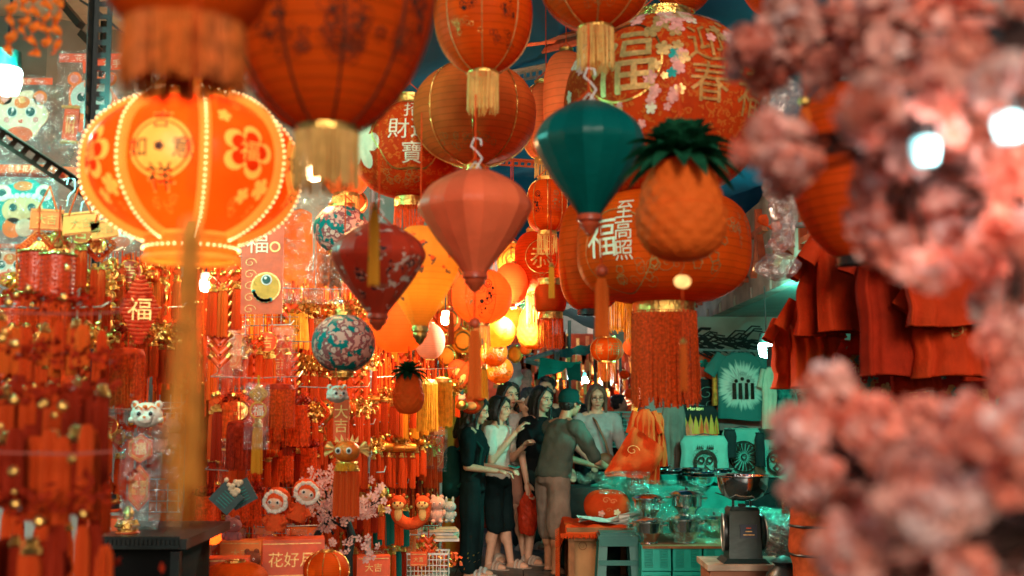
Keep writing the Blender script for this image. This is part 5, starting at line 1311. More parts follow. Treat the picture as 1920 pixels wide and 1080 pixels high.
plush_pile()
# goldfish / lion lantern with tassels
def fish_lantern():
    Y = 5.4; r = sz(66, Y)/2; t = empty('goldfish_lantern', at(650, 846, Y), 'orange goldfish lantern with gold fins and four hanging tassels before the blossom tree', 'ornament')
    m = mat('orange_foil', (.85, .2, .02), .35, .35, var=.3, scale=30, bump=.5)
    MB().ball((0, 0, 0), (r*.75, r*.6, r*.6), m, 20, 12).obj('body', m, t)
    eyes(t, r, -r*.1, -r*.55, r*.05, r*.3, .17)
    for q in (-1, 1):
        for k in range(3):
            a = q*(.3+k*.45); vs = [(q*r*.6, 0, r*.1)]+[(q*r*(.7+.55*math.cos(.5*k-.4+j*.2)), R.gauss(0, .004), r*(.55*math.sin(k*.8-.6+j*.22))) for j in range(4)]
            MB().add(vs, [(0, 1, 2), (0, 2, 3), (0, 3, 4)], GOLDP).obj('fin', GOLDP, t, smooth=False)
    for j in range(5):
        MB().add([(r*(-.5+j*.25)-.01, 0, r*.5), (r*(-.5+j*.25)+.012, 0, r*.5), (r*(-.5+j*.25)*1.3, 0, r*(.85+.1*(j % 2)))], [(0, 1, 2)], GOLDP).obj('crest', GOLDP, t, smooth=False)
    MB().ring((0, 0, -r*.62), r*.6, r*.06, GOLD, 28, 5, sq=.8).obj('gold_ring', GOLD, t)
    mb = MB(); strands(mb, r*.55, -r*.62, r*.45, YT, n=40, th=.003); tag(mb.obj('fringe', YT, t), kind='stuff')
    for x in (-.5, -.15, .2, .55): tassel_parts(t, (r*x, -.01, -r*1.0), .22, .016, REDT)
    MB().tube([(0, 0, r*.5), (0, 0, r*1.6)], .003, RED, 4).obj('cord', RED, t)
    # upright red banner plate above it
    b = empty('banner_plate', at(640, 785, 5.5), 'small red banner plate with gold edge under the white lion head', 'banner')
    MB().box((0, 0, 0), (.075, .006, .2), REDC).obj('plate', parent=b, smooth=False)
    s = MB(); flat_text(s, '大\n吉', .07, (0, 0, 0), GOLDP, -.006); s.obj('print', parent=b)
fish_lantern()
# dark teal fans
for i, (px, py, a) in enumerate(((424, 934, .75), (452, 926, -.5))):
    Y = 5.2+.1*i; t = empty('fan_card', at(px, py, Y), ['dark teal square card hung by one corner left of the hooded dolls', 'dark torn edged card with cream frill beside the teal square card'][i], 'card', rot=(0, a, .2)); u = sz(46, Y)
    MB().box((0, 0, 0), (u, .008, u*.95), mat('dark_teal_card', (.004, .045, .045), .5, var=.3, scale=15, bump=.2)).obj('card_sheet', parent=t, smooth=False)
    mb = MB(); q = random.Random(i)
    for k in range(14): mb.ball((u*q.uniform(-.5, .2), -.01, u*.45+q.gauss(0, .008)), q.uniform(.008, .014), CREAM, 7, 5)
    tag(mb.obj('frill', CREAM, t), kind='stuff')
    mb = MB()
    for k in range(5): mb.box((0, -.006, -u*.3+k*u*.12), (u*.5, .002, .0025), TEALP)
    mb.obj('print', parent=t)
# hexagon banner in bag
def hexbanner():
    Y = 4.75; t = empty('hexagon_banner', at(262, 880, Y), 'long red banner with a hexagon head and gold characters in a clear bag', 'banner')
    for (z, w_, h_) in ((.085, .10, .12), (-.075, .085, .19)):
        vs = [(-w_/2, h_*.25), (0, h_*.5), (w_/2, h_*.25), (w_/2, -h_*.25), (0, -h_*.5), (-w_/2, -h_*.25)]
        MB().add([(a, y, z+b) for y in (-.003, .003) for a, b in vs], [(0, 1, 2, 3, 4, 5)[::-1], (6, 7, 8, 9, 10, 11)]+[(i, (i+1) % 6, 6+(i+1) % 6, 6+i) for i in range(6)], REDC).obj('plate', REDC, t, smooth=False)
        for k in (.86, .74):
            mb = MB()
            P = [(a*k, -.005, z+b*k) for a, b in vs]; mb.tube(P+[P[0]], .0018, GOLDP, 4); mb.obj('gold_line', GOLDP, t)
    s = MB(); flat_text(s, '福', .055, (0, 0, .085), GOLDP, -.006); flat_text(s, '萬事\n如意', .032, (0, 0, -.075), GOLDP, -.006); s.obj('print', parent=t)
    crumple(t, (.01, -.03, -.04), .17, .4, FILM, 12, .02)
hexbanner()
# table with statues
def statue(label, px, py, w_, Y, dark=False):
    r = sz(w_, Y)/2; t = empty('gold_statue', at(px, py, Y), label, 'statue', rz=.2)
    MB().lathe([(.001, r*.2), (r*.8, r*.1), (r*1.0, -r*.4), (r*.9, -r*.9), (r*.001, -r*.92)], n=20, sy=.8).obj('body', GOLD if not dark else BLACKP, t)
    MB().ball((0, -r*.1, r*.55), (r*.5, r*.45, r*.48), GOLD, 16, 10).obj('head', GOLD, t)
    MB().lathe([(r*.6, r*.75), (r*.42, r*.95), (r*.3, r*1.25), (r*.05, r*1.4)], n=14).obj('cap', GOLD, t)
    for q in (-1, 1):
        MB().tube([(q*r*.7, -r*.1, r*.0), (q*r*.95, -r*.4, -r*.35), (q*r*.35, -r*.75, -r*.4)], r*.2, GOLD, 8).obj('arm', GOLD, t)
        MB().ball((q*r*.2, -r*.52, r*.62), r*.06, BLACKP, 6, 5).obj('eye', BLACKP, t)
    MB().ring((0, -r*.85, -r*.35), r*.25, r*.08, GOLD, 14, 6, 'Y').obj('coin', GOLD, t)
    MB().lathe([(r*1.05, -r*.9), (r*1.1, -r*1.0), (r*1.05, -r*1.1)], n=20).obj('plinth', REDC, t)
statue('gold statue with dark robe behind the table top at the left', 200, 930, 50, 5.0, True)
statue('small gold god statue standing on the dark slotted table', 240, 977, 40, 4.75)
def left_table():
    Y = 4.6; a = at(165, 1003, Y); b = at(345, 1003, Y); w_ = b.x-a.x; z = a.z
    t = empty('display_table', (a.x+w_/2, Y+.3, .0), 'dark display table with a slotted steel edge carrying the gold statues', 'table')
    MB().box((0, 0, z-.03), (w_+.05, .7, .04), BLACKP).obj('table_top', parent=t, smooth=False)
    MB().box((0, 0, (z-.06)/2), (w_-.08, .5, z-.06), mat('black_table_cloth', (.012, .012, .012), .8, var=.3, scale=5, bump=.2)).obj('skirt', parent=t, smooth=False)
    mb = MB(); 
    for k in range(22): mb.box((-w_/2+w_*(k+.5)/22, -.356, z-.022), (w_/22*.45, .006, .02), BLACK)
    mb.box((0, -.356, z-.006), (w_, .006, .012), BLACK); mb.box((0, -.356, z-.04), (w_, .006, .014), BLACK); mb.obj('slotted_edge', BLACK, t, smooth=False)
    for q in (-1, 1): MB().box((q*(w_/2-.02), -.33, z/2-.03), (.035, .035, z-.06), BLACK).obj('leg', parent=t, smooth=False)
    c = empty('red_box', at(205, 990, 4.9), 'red printed box on the display table beside the gold statue', 'box'); MB().box((0, 0, 0), (.16, .14, .09), REDC).obj('box_body', parent=c, smooth=False)
    s = MB(); g = scroll2(.035); s.add([(x, -.073, y) for x, y in g[0]], g[1], IVORY); s.obj('print', parent=c)
left_table()
# foreground clusters at the lower left, out of focus
def fore_cluster(label, px, py, Y, n, wpx, hpx, ms, sd, rail=True):
    q = random.Random(sd); P = at(px, py, Y); t = empty('tassel_cluster', P, label, 'tassels'); W, H = sz(wpx, Y), sz(hpx, Y)
    for i in range(n):
        x = -W/2+W*(i+.5)/n; y = q.uniform(-.06, .06); L_ = H*q.uniform(.65, 1); m = q.choice(ms); r = q.uniform(.012, .02)
        tassel_parts(t, (x, y, -H*.18*q.random()-.05), L_*.75, r, m, cap=i % 4 == 0)
    mb = MB(); leafcloud(mb, (0, 0, 0), W*.8, H*.12, 120, DRT, .011, q); tag(mb.obj('ruffle', DRT, t, smooth=False), kind='stuff')
    mb = MB()
    for i in range(7): mb.ball((q.uniform(-W/2, W/2), -.07, q.uniform(-.3*H, .08)), q.uniform(.006, .012), GOLD, 8, 6)
    tag(mb.obj('bells', GOLD, t), kind='stuff')
    if rail: MB().tube([(-W*.7, -.02, .09), (W*.3, -.02, .085), (W*.62, -.02, .09), (W*.66, -.02, .12)], .0025, mat('dull_red_plastic_rail', (.42, .09, .06), .3, var=.1, scale=9), 6).obj('rail', parent=t)
fore_cluster('blurred mass of dark red tassels with gold bells at the left, upper bunch', 90, 660, 2.6, 17, 220, 230, [DRT, REDT, DRT], 1)
fore_cluster('blurred mass of dark red tassels, bunch just below the middle left', 70, 740, 2.3, 15, 220, 230, [DRT, REDT], 2, False)
fore_cluster('blurred mass of dark red tassels in the bottom left corner', 70, 935, 2.2, 16, 230, 260, [DRT, REDT, DRT], 3)
fore_cluster('blurred red tassels at the left edge under the firecracker drums', 100, 560, 3.0, 12, 190, 140, [REDT, ORT], 4, False)
fore_cluster('small blurred gold and red bells at the bottom beside the dark table', 70, 1060, 2.4, 8, 200, 90, [DRT], 5, False)
fore_cluster('dark red tassels filling the lower left behind the nearest blurred bunch', 60, 900, 3.1, 16, 260, 330, [DRT, DRT, REDT], 6, False)
fore_cluster('dark red tassels at the bottom left under the drums, further back', 110, 760, 3.4, 14, 200, 250, [DRT, REDT], 7, False)
# twisted orange streamers top left
def streamers():
    Y = 2.6; t = empty('paper_streamer', at(65, 6, Y), 'twisted red orange streamers dangling at the top left corner', 'streamer')
    for i, (x, L_) in enumerate(((-44, 130), (-20, 95), (0, 128), (22, 110), (44, 125))):
        vs = []; K = 26; l = sz(L_, Y); w_ = .012
        for k in range(K+1):
            a = k*.55+i; z = -l*k/K+.03; xx = sz(x, Y)+.006*math.sin(k*.5+i)
            ww = w_*(.6+.6*abs(math.sin(k*.24+i)))
            vs += [(xx-ww*math.cos(a), -ww*math.sin(a), z), (xx+ww*math.cos(a), ww*math.sin(a), z)]
        MB().add(vs, [(2*k, 2*k+1, 2*k+3, 2*k+2) for k in range(K)], ORT).obj('ribbon', ORT, t)
streamers()
# goods low in the stall
def card_box(label, px, py, w_, h_, Y, m, txt='大吉'):
    t = empty('goods_box', at(px, py, Y), label, 'box', rz=R.uniform(-.2, .2)); u, v = sz(w_, Y), sz(h_, Y)
    MB().box((0, 0, 0), (u, u*.5, v), m).obj('box_body', parent=t, smooth=False)
    s = MB(); flat_text(s, txt, v*.4, (0, 0, 0), GOLDP, -u*.25-.003)
    for q in (-1, 1): s.box((0, -u*.25-.002, q*v*.4), (u*.9, .002, .004), GOLDP)
    s.obj('print', parent=t); return t
card_box('orange box with gold lettering, upper one in the lower middle of the left stall', 455, 1035, 74, 44, 5.6, ORC)
card_box('large red box with gold lettering behind the round red lantern at the bottom', 545, 1045, 120, 70, 5.7, REDC, '花好月')
card_box('low red box at the bottom beside the doll hung rail', 420, 1065, 90, 40, 5.4, REDC)
card_box('small red sign card standing on the bottom basket beside the queue', 786, 1048, 30, 24, 7.6, REDC, '大喜')
card_box('red box in the pile under the teal tassels', 700, 1062, 60, 40, 7.2, REDC)
lantern('round red lantern with gold outline standing at the bottom of the stall', 612, 1068, 84, 64, 5.6, 'oblate', OR1, 8, .03, piping=GOLD, cord=0)
lantern('small round glowing coral lantern low behind the display table', 400, 1003, 34, 34, 5.6, 'globe', OR2, 8, .02, glowm=WARM, lamp=((1, .3, .12), 1.5), topc=False, botc=False, cord=.2)
lantern('large red lantern lying at the bottom left of the red box', 440, 1085, 120, 60, 5.3, 'oblate', OR1, 10, .05, cord=0)
def basket(label, px, py, w_, h_, Y, m, fill=True):
    u, v = sz(w_, Y), sz(h_, Y); d = u*.7; t = empty('basket', at(px, py, Y), label, 'basket')
    for (x, y, lx, ly) in ((0, -d/2, u, 0), (0, d/2, u, 0), (-u/2, 0, 0, d), (u/2, 0, 0, d)):
        mb = MB()
        L_ = lx or ly; n = int(L_/.025)
        for k in range(n+1):
            o = -L_/2+L_*k/n; c = (x+(o if lx else 0), y+(o if ly else 0), 0); mb.box(c, (.005, .005, v), m)
        for z in (-.5, -.25, 0, .25, .5): mb.box((x, y, z*v), ((lx or .006), (ly or .006), .006 if abs(z) < .5 else .014), m)
        mb.obj('basket_side', m, t, smooth=False)
    MB().box((0, 0, -v/2), (u, d, .006), m).obj('basket_floor', parent=t, smooth=False)
    if fill:
        mb = MB(); leafcloud(mb, (0, 0, 0), u*.8, v*.6, 260, GOLD, .012); leafcloud(mb, (0, d*.1, v*.2), u*.7, v*.4, 200, REDC, .02)
        tag(mb.obj('filling', parent=t, smooth=False), kind='stuff')
basket('clear wire basket of gold trinkets at the bottom beside the queue', 800, 1056, 80, 40, 8.2, WHITE)
for i, (px, py, w_, h_) in enumerate(((760, 1010, 70, 30), (700, 1028, 60, 26), (830, 1010, 56, 22))):
    Y = 8.4; t = empty('paper_stack', at(px, py, Y), 'stack of pale paper packets '+['under the squirrel ring', 'below the teal tassels', 'behind the red sign card'][i], 'packets')
    for k in range(4): o = MB().box((0, 0, 0), (sz(w_, Y), .2, .018), CREAM if k % 2 else WHITE).obj('packet', parent=t, smooth=False); o.location = (R.uniform(-.01, .01), 0, k*.022); o.rotation_euler = (0, 0, R.uniform(-.2, .2))
# blossom tree in the stall
def small_tree():
    Y = 6.0; base = at(640, 1078, Y); t = empty('blossom_tree', base, 'small artificial pale pink cherry blossom tree with black trunk in the left stall', 'tree')
    mb = MB(); q = random.Random(4); tips = []
    tr = [(.03, 0, -.2), (.03, 0, .1), (.05, .01, .2), (.02, 0, .3)]
    mb.tube(tr, [.035, .028, .022, .015], BLACK, 8); mb.tube([(-.18, 0, -.2), (-.17, 0, .05), (-.13, 0, .2), (-.05, 0, .33)], [.026, .024, .018, .01], BLACK, 8)
    for i in range(16):
        a = q.uniform(-1.2, 1.2); L_ = q.uniform(.12, .26); p = Vector((q.uniform(-.1, .05), q.uniform(-.03, .03), q.uniform(.2, .34)))
        e = p+Vector((math.sin(a)*L_, q.uniform(-.08, .06), math.cos(a)*L_)); mb.tube([p, (p+e)/2+Vector((0, 0, .01)), e], [.007, .005, .003], BLACK, 5); tips += [e, (p+e)/2, p*.3+e*.7]
    mb.obj('trunk', BLACK, t)
    pm = mat('pale_pink_petal', (.82, .47, .42), .6, var=.2, scale=20, trans=.35, bump=0); mb = MB()
    for e in tips*3+[Vector((q.uniform(-.24, .2), q.uniform(-.1, .05), q.uniform(.1, .52))) for _ in range(50)]: flower3(mb, e+Vector((q.gauss(0, .03), q.gauss(0, .03)-.02, q.gauss(0, .03))), .022, pm, q)
    mb.obj('blossoms', pm, t, smooth=False)
def flower3(mb, c, r, m, q, layers=1, n=5):
    nrm = Vector((q.gauss(0, .6), -1+q.gauss(0, .4), q.gauss(0, .6))).normalized(); a = nrm.orthogonal().normalized(); b = nrm.cross(a)
    for l in range(layers):
        r2 = r*(1-.25*l)
        for k in range(n):
            t0 = 2*PI*k/n+l*.6+q.uniform(-.1, .1); w_ = PI/n*.85
            P = lambda t, rr, h: c+(a*math.cos(t)+b*math.sin(t))*rr+nrm*h
            mb.add([P(t0, r2*.08, 0), P(t0-w_, r2*.65, r2*.12), P(t0-w_*.4, r2, r2*.3), P(t0+w_*.4, r2, r2*.3), P(t0+w_, r2*.65, r2*.12)], [(0, 1, 2, 3, 4)], m)
small_tree()
# wire grid panels behind the bags
def grid(label, px0, py0, px1, py1, Y):
    a, b = at(px0, py1, Y), at(px1, py0, Y); W, H = b.x-a.x, b.z-a.z
    t = empty('wire_grid', a, label, 'grid'); mb = MB(); st = .05
    for i in range(int(W/st)+1): mb.tube([(i*st, 0, 0), (i*st, 0, H)], .002, STEEL, 4)
    for j in range(int(H/st)+1): mb.tube([(0, -.004, j*st), (W, -.004, j*st)], .002, STEEL, 4)
    mb.obj('mesh', STEEL, t)
grid('wire grid panel behind the gold statues and the hexagon banner', 150, 740, 345, 960, 5.3)
grid('wire grid panel behind the red ornaments under the fish card', 400, 590, 560, 1000, 6.4)
grid('wire grid panel behind the gold rolls next to the queue', 600, 640, 822, 1000, 8.9)
for i, (px, lab) in enumerate(((690, 'slim steel post beside the white lion head'), (160, 'dark post at the far left behind the tassels'), (824, 'steel post at the end of the left stall behind the yellow fringes'))):
    Y = [7.3, 5.5, 9.5][i]; p = at(px, 1000, Y); tag(MB().tube([(p.x, Y, 0), (p.x, Y, 3.4)], .02, STEEL if i != 1 else BLACK, 8).obj('post'), lab, 'post')
# ================================================================= FAR LANE
def far():
    em = mat('far_grey_sheet', (.5, .5, .47), .7, var=.3, scale=2, bump=.2, trans=.3)
    GT = mat('green_awning_cloth', (.01, .42, .32), .6, var=.2, scale=3, bump=.2, trans=.45)
    GW = mat('pale_awning_cloth', (.55, .66, .6), .6, var=.2, scale=3, bump=.2, trans=.4)
    def sheet(name, label, pts, m, th=.02, n=10, sag=.1, cat='awning'):
        a, b, c, d = [Vector(p) for p in pts]; vs = []
        for i in range(n+1):
            for j in range(n+1):
                u, v = i/n, j/n; p = a.lerp(b, u).lerp(d.lerp(c, u), v); p.z -= sag*math.sin(PI*u)*math.sin(PI*v)-.015*math.sin(u*14+v*5); vs.append(p)
        fs = [(i*(n+1)+j, i*(n+1)+j+1, (i+1)*(n+1)+j+1, (i+1)*(n+1)+j) for i in range(n) for j in range(n)]
        return tag(MB().add(vs, fs, m).obj(name, m), label, cat)
    sheet('awning', 'pale grey green awning sheet slanting down behind the long red fringe', (at(1050, 590, 12), at(1205, 655, 11), at(1215, 640, 13.5), at(1070, 575, 14)), GW, sag=.05)
    sheet('awning', 'hanging front edge of the pale awning', (at(1150, 640, 11.6), at(1215, 672, 11), at(1215, 645, 11), at(1140, 612, 11.7)), GW, sag=.0)
    sheet('awning', 'bright green canopy above the shoppers in the far lane', (at(1040, 672, 13), at(1112, 662, 12.6), at(1108, 645, 14.5), at(1045, 656, 15)), GT, sag=.03)
    sheet('awning', 'green canopy valance hanging left of the far bulbs', (at(1008, 712, 12.9), at(1012, 672, 12.9), at(1092, 678, 12.6), at(1055, 694, 12.7)), GT, sag=0)
    sheet('awning', 'dark green strip hanging from the end of the canopy', (at(1066, 716, 13.2), at(1060, 682, 13.2), at(1088, 676, 13.2), at(1090, 712, 13.2)), mat('dark_green_cloth', (.005, .14, .12), .7, var=.4, scale=4, bump=.3), sag=0)
    t = empty('awning_stand', at(985, 675, 12.8), 'pale steel stand holding the green canopy', 'stand')
    base = t.location
    for a, b in (((985, 676), (1044, 657)), ((985, 676), (1010, 683)), ((1044, 657), (1044, 672)), ((960, 672), (1000, 640))):
        MB().tube([at(*a, 12.8)-base, at(*b, 12.9)-base], .03, STEEL, 6).obj('bar', STEEL, t)
    # purple grey tarpaulins and roof sheets beyond
    pur = mat('mauve_tarpaulin', (.16, .1, .12), .7, var=.3, scale=2, bump=.3, trans=.3)
    sheet('tarpaulin', 'mauve tarpaulin roof over the far lane', (Vector((-3, 14.6, 3.05)), Vector((2.3, 14.6, 3.0)), Vector((2.4, 17, 3.1)), Vector((-3, 17, 3.1))), pur, sag=.2, n=16, cat='tarpaulin')
    sheet('tarpaulin', 'pale sheet roof at the far right of the lane', (Vector((2.2, 16.7, 2.9)), Vector((8, 16.7, 3.1)), Vector((8, 20, 3.4)), Vector((2.6, 20, 3.1))), em, sag=.3, n=12, cat='tarpaulin')
    bl = mat('far_building_plaster', (.62, .5, .45), .8, var=.3, scale=.6, bump=.1)
    t = empty('far_building', (2, 40, 0), 'pale apartment building closing the lane far behind the awnings', 'building'); MB().box((0, 3, 7), (36, 6, 14), bl).obj('wall', parent=t, smooth=False)
    gm = mat('far_window_glass', (.05, .07, .08), .2, var=.3, scale=2)
    me = shared('fw', lambda: MB().box((0, 0, 0), (1.3, .12, 1.5), gm).obj('w', smooth=False))
    for i in range(13):
        for j in range(3): piece('window', me, t, (-15+i*2.5, -.02, 4.6+j*3.1))
    # the end stall: back cloth, shelves of small red lanterns and lit goods
    bk = mat('far_red_stall_cloth', (.5, .07, .03), .8, var=.5, scale=5, bump=.2)
    struct(MB().box((1.2, 24, 1.5), (14, .1, 3.0), bk).obj('wall_far', bk, smooth=False))
    q = random.Random(11)
    for i in range(30):
        Y = q.uniform(15.5, 21); px = 985+i*7.6+q.uniform(-3, 3); py = [705, 722, 738, 752][i % 4]+q.uniform(-4, 4)
        lantern(f'tiny {["orange red", "deep red", "bright orange", "pinkish red"][i % 4]} lantern with fringe in the {["highest", "second", "third", "lowest"][i % 4]} far row, {ORD[i//4]} from the left', px, py, q.uniform(15, 23), q.uniform(14, 20), Y, 'oblate', [OR1, DKR, OR2, OR3][i % 4], 6, .04, ch=.15, fringe=[ORT, YT][i % 2], fl=.14, fn=14, cord=.5, group='tiny lanterns in the far stalls')
    for i, (px, py, r) in enumerate(((1176, 747, 11), (1010, 742, 8), (1078, 760, 10), (1198, 738, 9), (1122, 770, 7), (955, 700, 9))):
        Y = 16; t = empty('ring_lamp', at(px, py, Y), ['white glowing ring sign beside the dark silhouette', 'small glowing ring sign behind the tall man', 'glowing ring sign above the green cap', 'glowing ring sign right of the silhouette', 'small glowing ring sign beside the woman in glasses', 'glowing ring sign left of the white bags'][i], 'sign', )
        R0 = sz(r, Y); g = glow('far_neon', (1, .55, .3), 3.5)
        MB().ring((0, 0, 0), R0, R0*.12, g, 24, 6, 'Y').obj('ring', g, t)
        MB().ring((0, 0, 0), R0*.45, R0*.12, g, 18, 6, 'Y').obj('inner_ring', g, t)
        MB().lathe([(.001, .04), (R0*1.2, .04), (R0*1.2, 0), (.001, 0)], n=20).obj('board', REDC, t).rotation_euler = (-PI/2, 0, 0)
    for i in range(5):
        Y = 14.5+i*.6; px = 985+i*52; t = empty('market_stall', at(px, 800, Y), ['far stall counter of red goods behind the older man', 'far stall counter behind the tall man', 'far stall counter behind the cap', 'far stall counter behind the woman in glasses', 'far stall counter right of the woman in glasses'][i], 'stall')
        t.location.z = 0
        MB().box((0, 0, .45), (1.2, .7, .9), [bk, GW, REDC, GT, bk][i]).obj('counter', parent=t, smooth=False)
        mb = MB()
        for k in range(90): mb.box((q.uniform(-.58, .58), q.uniform(-.3, .3), .93+q.random()*.28), (q.uniform(.03, .12),)*3, [REDC, ORC, GOLDP, IVORY, PINK, TEALP][k % 6], q.random())
        tag(mb.obj('goods', parent=t, smooth=False), kind='stuff')
        for s in (-1, 1): MB().tube([(s*.58, .3, 0), (s*.58, .3, 2.6)], .02, [STEEL, TEALH][s > 0], 6).obj('pole', parent=t)
        mb = MB()
        for k in range(50):
            x = q.uniform(-.6, .6); z = q.uniform(1.6, 2.5); l = q.uniform(.1, .3); mb.box((x, .2, z-l/2), (q.uniform(.02, .07), .02, l), [REDC, ORC, DRT, GOLDP][k % 4])
        tag(mb.obj('hanging_goods', parent=t, smooth=False), kind='stuff')
    # white and red bags left of the canopy
    for i, (px, py, w_, h_, m) in enumerate(((962, 705, 34, 60, WHITE), (985, 718, 26, 50, PINK), (948, 668, 40, 26, WHITE), (972, 650, 44, 12, mat('pink_striped_cloth', (.75, .4, .35), .7, var=.5, scale=9)), (975, 664, 50, 8, WHITE))):
        Y = 13.6+i*.1; t = empty('hanging_bag', at(px, py, Y), ['white crumpled bag hanging left of the green canopy', 'pink bag beside the white crumpled one', 'white wrapped bundle above the woman with the ice pop', 'pink striped cloth strip under the lit lanterns', 'white cloth strip under the pink striped one'][i], 'bag')
        mb = MB(); K, n = 8, 10; vs = []
        for a_ in range(K+1):
            for b_ in range(n):
                ph = 2*PI*b_/n; s = math.sin(PI*min(1, .1+a_/K*.9))**.4; rr = sz(w_, Y)/2*s*(1+q.uniform(-.12, .12)); vs.append((rr*math.cos(ph), rr*.4*math.sin(ph), sz(h_, Y)*(.5-a_/K)))
        mb.add(vs, [(a_*n+b_, a_*n+(b_+1) % n, (a_+1)*n+(b_+1) % n, (a_+1)*n+b_) for a_ in range(K) for b_ in range(n)]+[tuple(range(n))[::-1], tuple(K*n+b_ for b_ in range(n))], m).obj('bag_body', m, t)
    # green crates behind the counter
    for i in range(6):
        t = basket(['green plastic crate on the far counter, '+s for s in ('lower left one', 'lower middle one', 'lower right one', 'upper left one', 'upper middle one', 'upper right one')][i], 1150+(i % 3)*30, 822-(i//3)*34, 28, 30, 13.2, GCR, fill=False)
GCR = mat('teal_green_crate_plastic', (.01, .42, .34), .4, var=.15, scale=8, bump=.05)
far()
# ================================================================= RIGHT STALL
def shirt(label, px, py, w_, h_, Y, m, rz=0, sleeves=True, folds=6, amp=.02, prt=None, cat='shirt', name='hanging_shirt', group=None, flare=1.1, tilt=0, shoulder=None):
    shoulder = shoulder or (.42 if sleeves else .86)
    """px,py = middle of the shoulder line"""
    t = empty(name, at(px, py, Y), label, cat, group, rot=(0, tilt, rz)); W, H = sz(w_, Y), sz(h_, Y); q = random.Random(int(px*3+py)); ph0 = q.random()*6
    n, K = 48, 18; vs = []
    for i in range(K+1):
        s = i/K; wx = W/2*(shoulder+(1-shoulder)*min(1, s*9))*(1+(flare-1)*s); dz = H*s
        for j in range(n):
            a = 2*PI*j/n; x = wx*math.copysign(abs(math.cos(a))**.8, math.cos(a)); f = amp*min(1, s*2.2)*(math.sin(x/W*folds*2*PI+ph0+s*.8)+.5*math.sin(x/W*folds*3.7*PI+ph0*2))*.7+amp*1.3*noise.noise((x*7, s*3, ph0*9+(a > PI)*3))*min(1, s*4)
            vs.append((x+.012*noise.noise((x*4, s*5, ph0)), math.sin(a)*.03*(1+s)+f, -dz+min(1, s*1.5)*(.03*W*math.sin(x/W*4+ph0)+.004*noise.noise((x*9, 0, ph0)))))
    fs = [(i*n+j, (i+1)*n+j, (i+1)*n+(j+1) % n, i*n+(j+1) % n) for i in range(K) for j in range(n)]
    MB().add(vs, fs, m).obj('body', m, t, smooth='soft')
    MB().tube(vs[K*n:]+[vs[K*n]], .0045, m, 5, cap=False).obj('hem', m, t)
    MB().tube(vs[:n]+[vs[0]], .006, m, 5, cap=False).obj('collar', m, t)
    if sleeves:
        for s in (-1, 1):
            a, b = Vector((s*W*.42, 0, -.02*H)), Vector((s*W*.72, -.01, -.32*H)); n2 = 16; vs = []
            d = (b-a).normalized(); nx = Vector((d.z, 0, -d.x))
            for k in range(6):
                p = a.lerp(b, k/5); r = W*(.13+.02*k/5)
                for j in range(n2): t0 = 2*PI*j/n2; vs.append(p+nx*r*math.cos(t0)+Vector((0, 1, 0))*(.028*math.sin(t0)+.006*math.sin(3*t0+k)))
            MB().add(vs, [(k*n2+j, (k+1)*n2+j, (k+1)*n2+(j+1) % n2, k*n2+(j+1) % n2) for k in range(5) for j in range(n2)], m).obj('sleeve', m, t)
    MB().tube([(-W*.3, 0, -.01*H), (0, 0, .03*H+.01), (W*.3, 0, -.01*H)], .005, BLACKP, 5).obj('hanger', BLACKP, t)
    if prt:
        g, dz, pm = prt; mb = MB()
        for (vs2, fs2), zz, mm in (zip(g, dz, pm) if isinstance(g, list) else [(g, dz, pm)]):
            out = []
            for a, b in vs2:
                x, s = a, min(max(-(b+zz)/H, 0), 1); f = amp*min(1, s*2.2)*(math.sin(x/W*folds*2*PI+ph0+s*.8)+.5*math.sin(x/W*folds*3.7*PI+ph0*2))
                out.append((x, -.03*(1+s)*math.sqrt(max(0, 1-(2*x/(W*1.05))**2))**.5-.022-amp*.5+f, b+zz))
            mb.add(out, fs2, mm)
        mb.obj('print', parent=t)
    return t
DSR = mat('dark_orange_red_jersey', (.50, .036, .006), .8, var=.2, scale=12, bump=.3, bscale=80)
DSR2 = mat('deep_red_jersey', (.34, .02, .005), .85, var=.25, scale=12, bump=.3, bscale=80)
DSR3 = mat('orange_jersey', (.62, .06, .01), .8, var=.2, scale=12, bump=.3, bscale=80)
PAT = mat('x', (.3, .02, .01)) if 0 else cloth('red_brocade_dress_cloth', (.42, .02, .012), 0, pat=1, pcol=[(.6, .25, .08), (.42, .02, .012), (.1, .2, .15), (.5, .2, .07)], pscale=20, thr=.56, trans=.05)
def lionface(r):
    q = random.Random(2); g = [xf(poly_ring(r*.5, r*.6, 24), 0, 0), xf(poly_disc(r*.13, 10, 1), -r*.25, r*.15), xf(poly_disc(r*.13, 10, 1), r*.25, r*.15), xf(poly_ring(r*.1, r*.16, 12), 0, -r*.1), xf(poly_ring(r*.2, r*.3, 16), 0, -r*.42)]
    for i in range(9): a = i*.7; g.append(xf(scroll2(r*.24), r*.75*math.cos(a), r*.75*math.sin(a), 1, a))
    return merge2(*g)
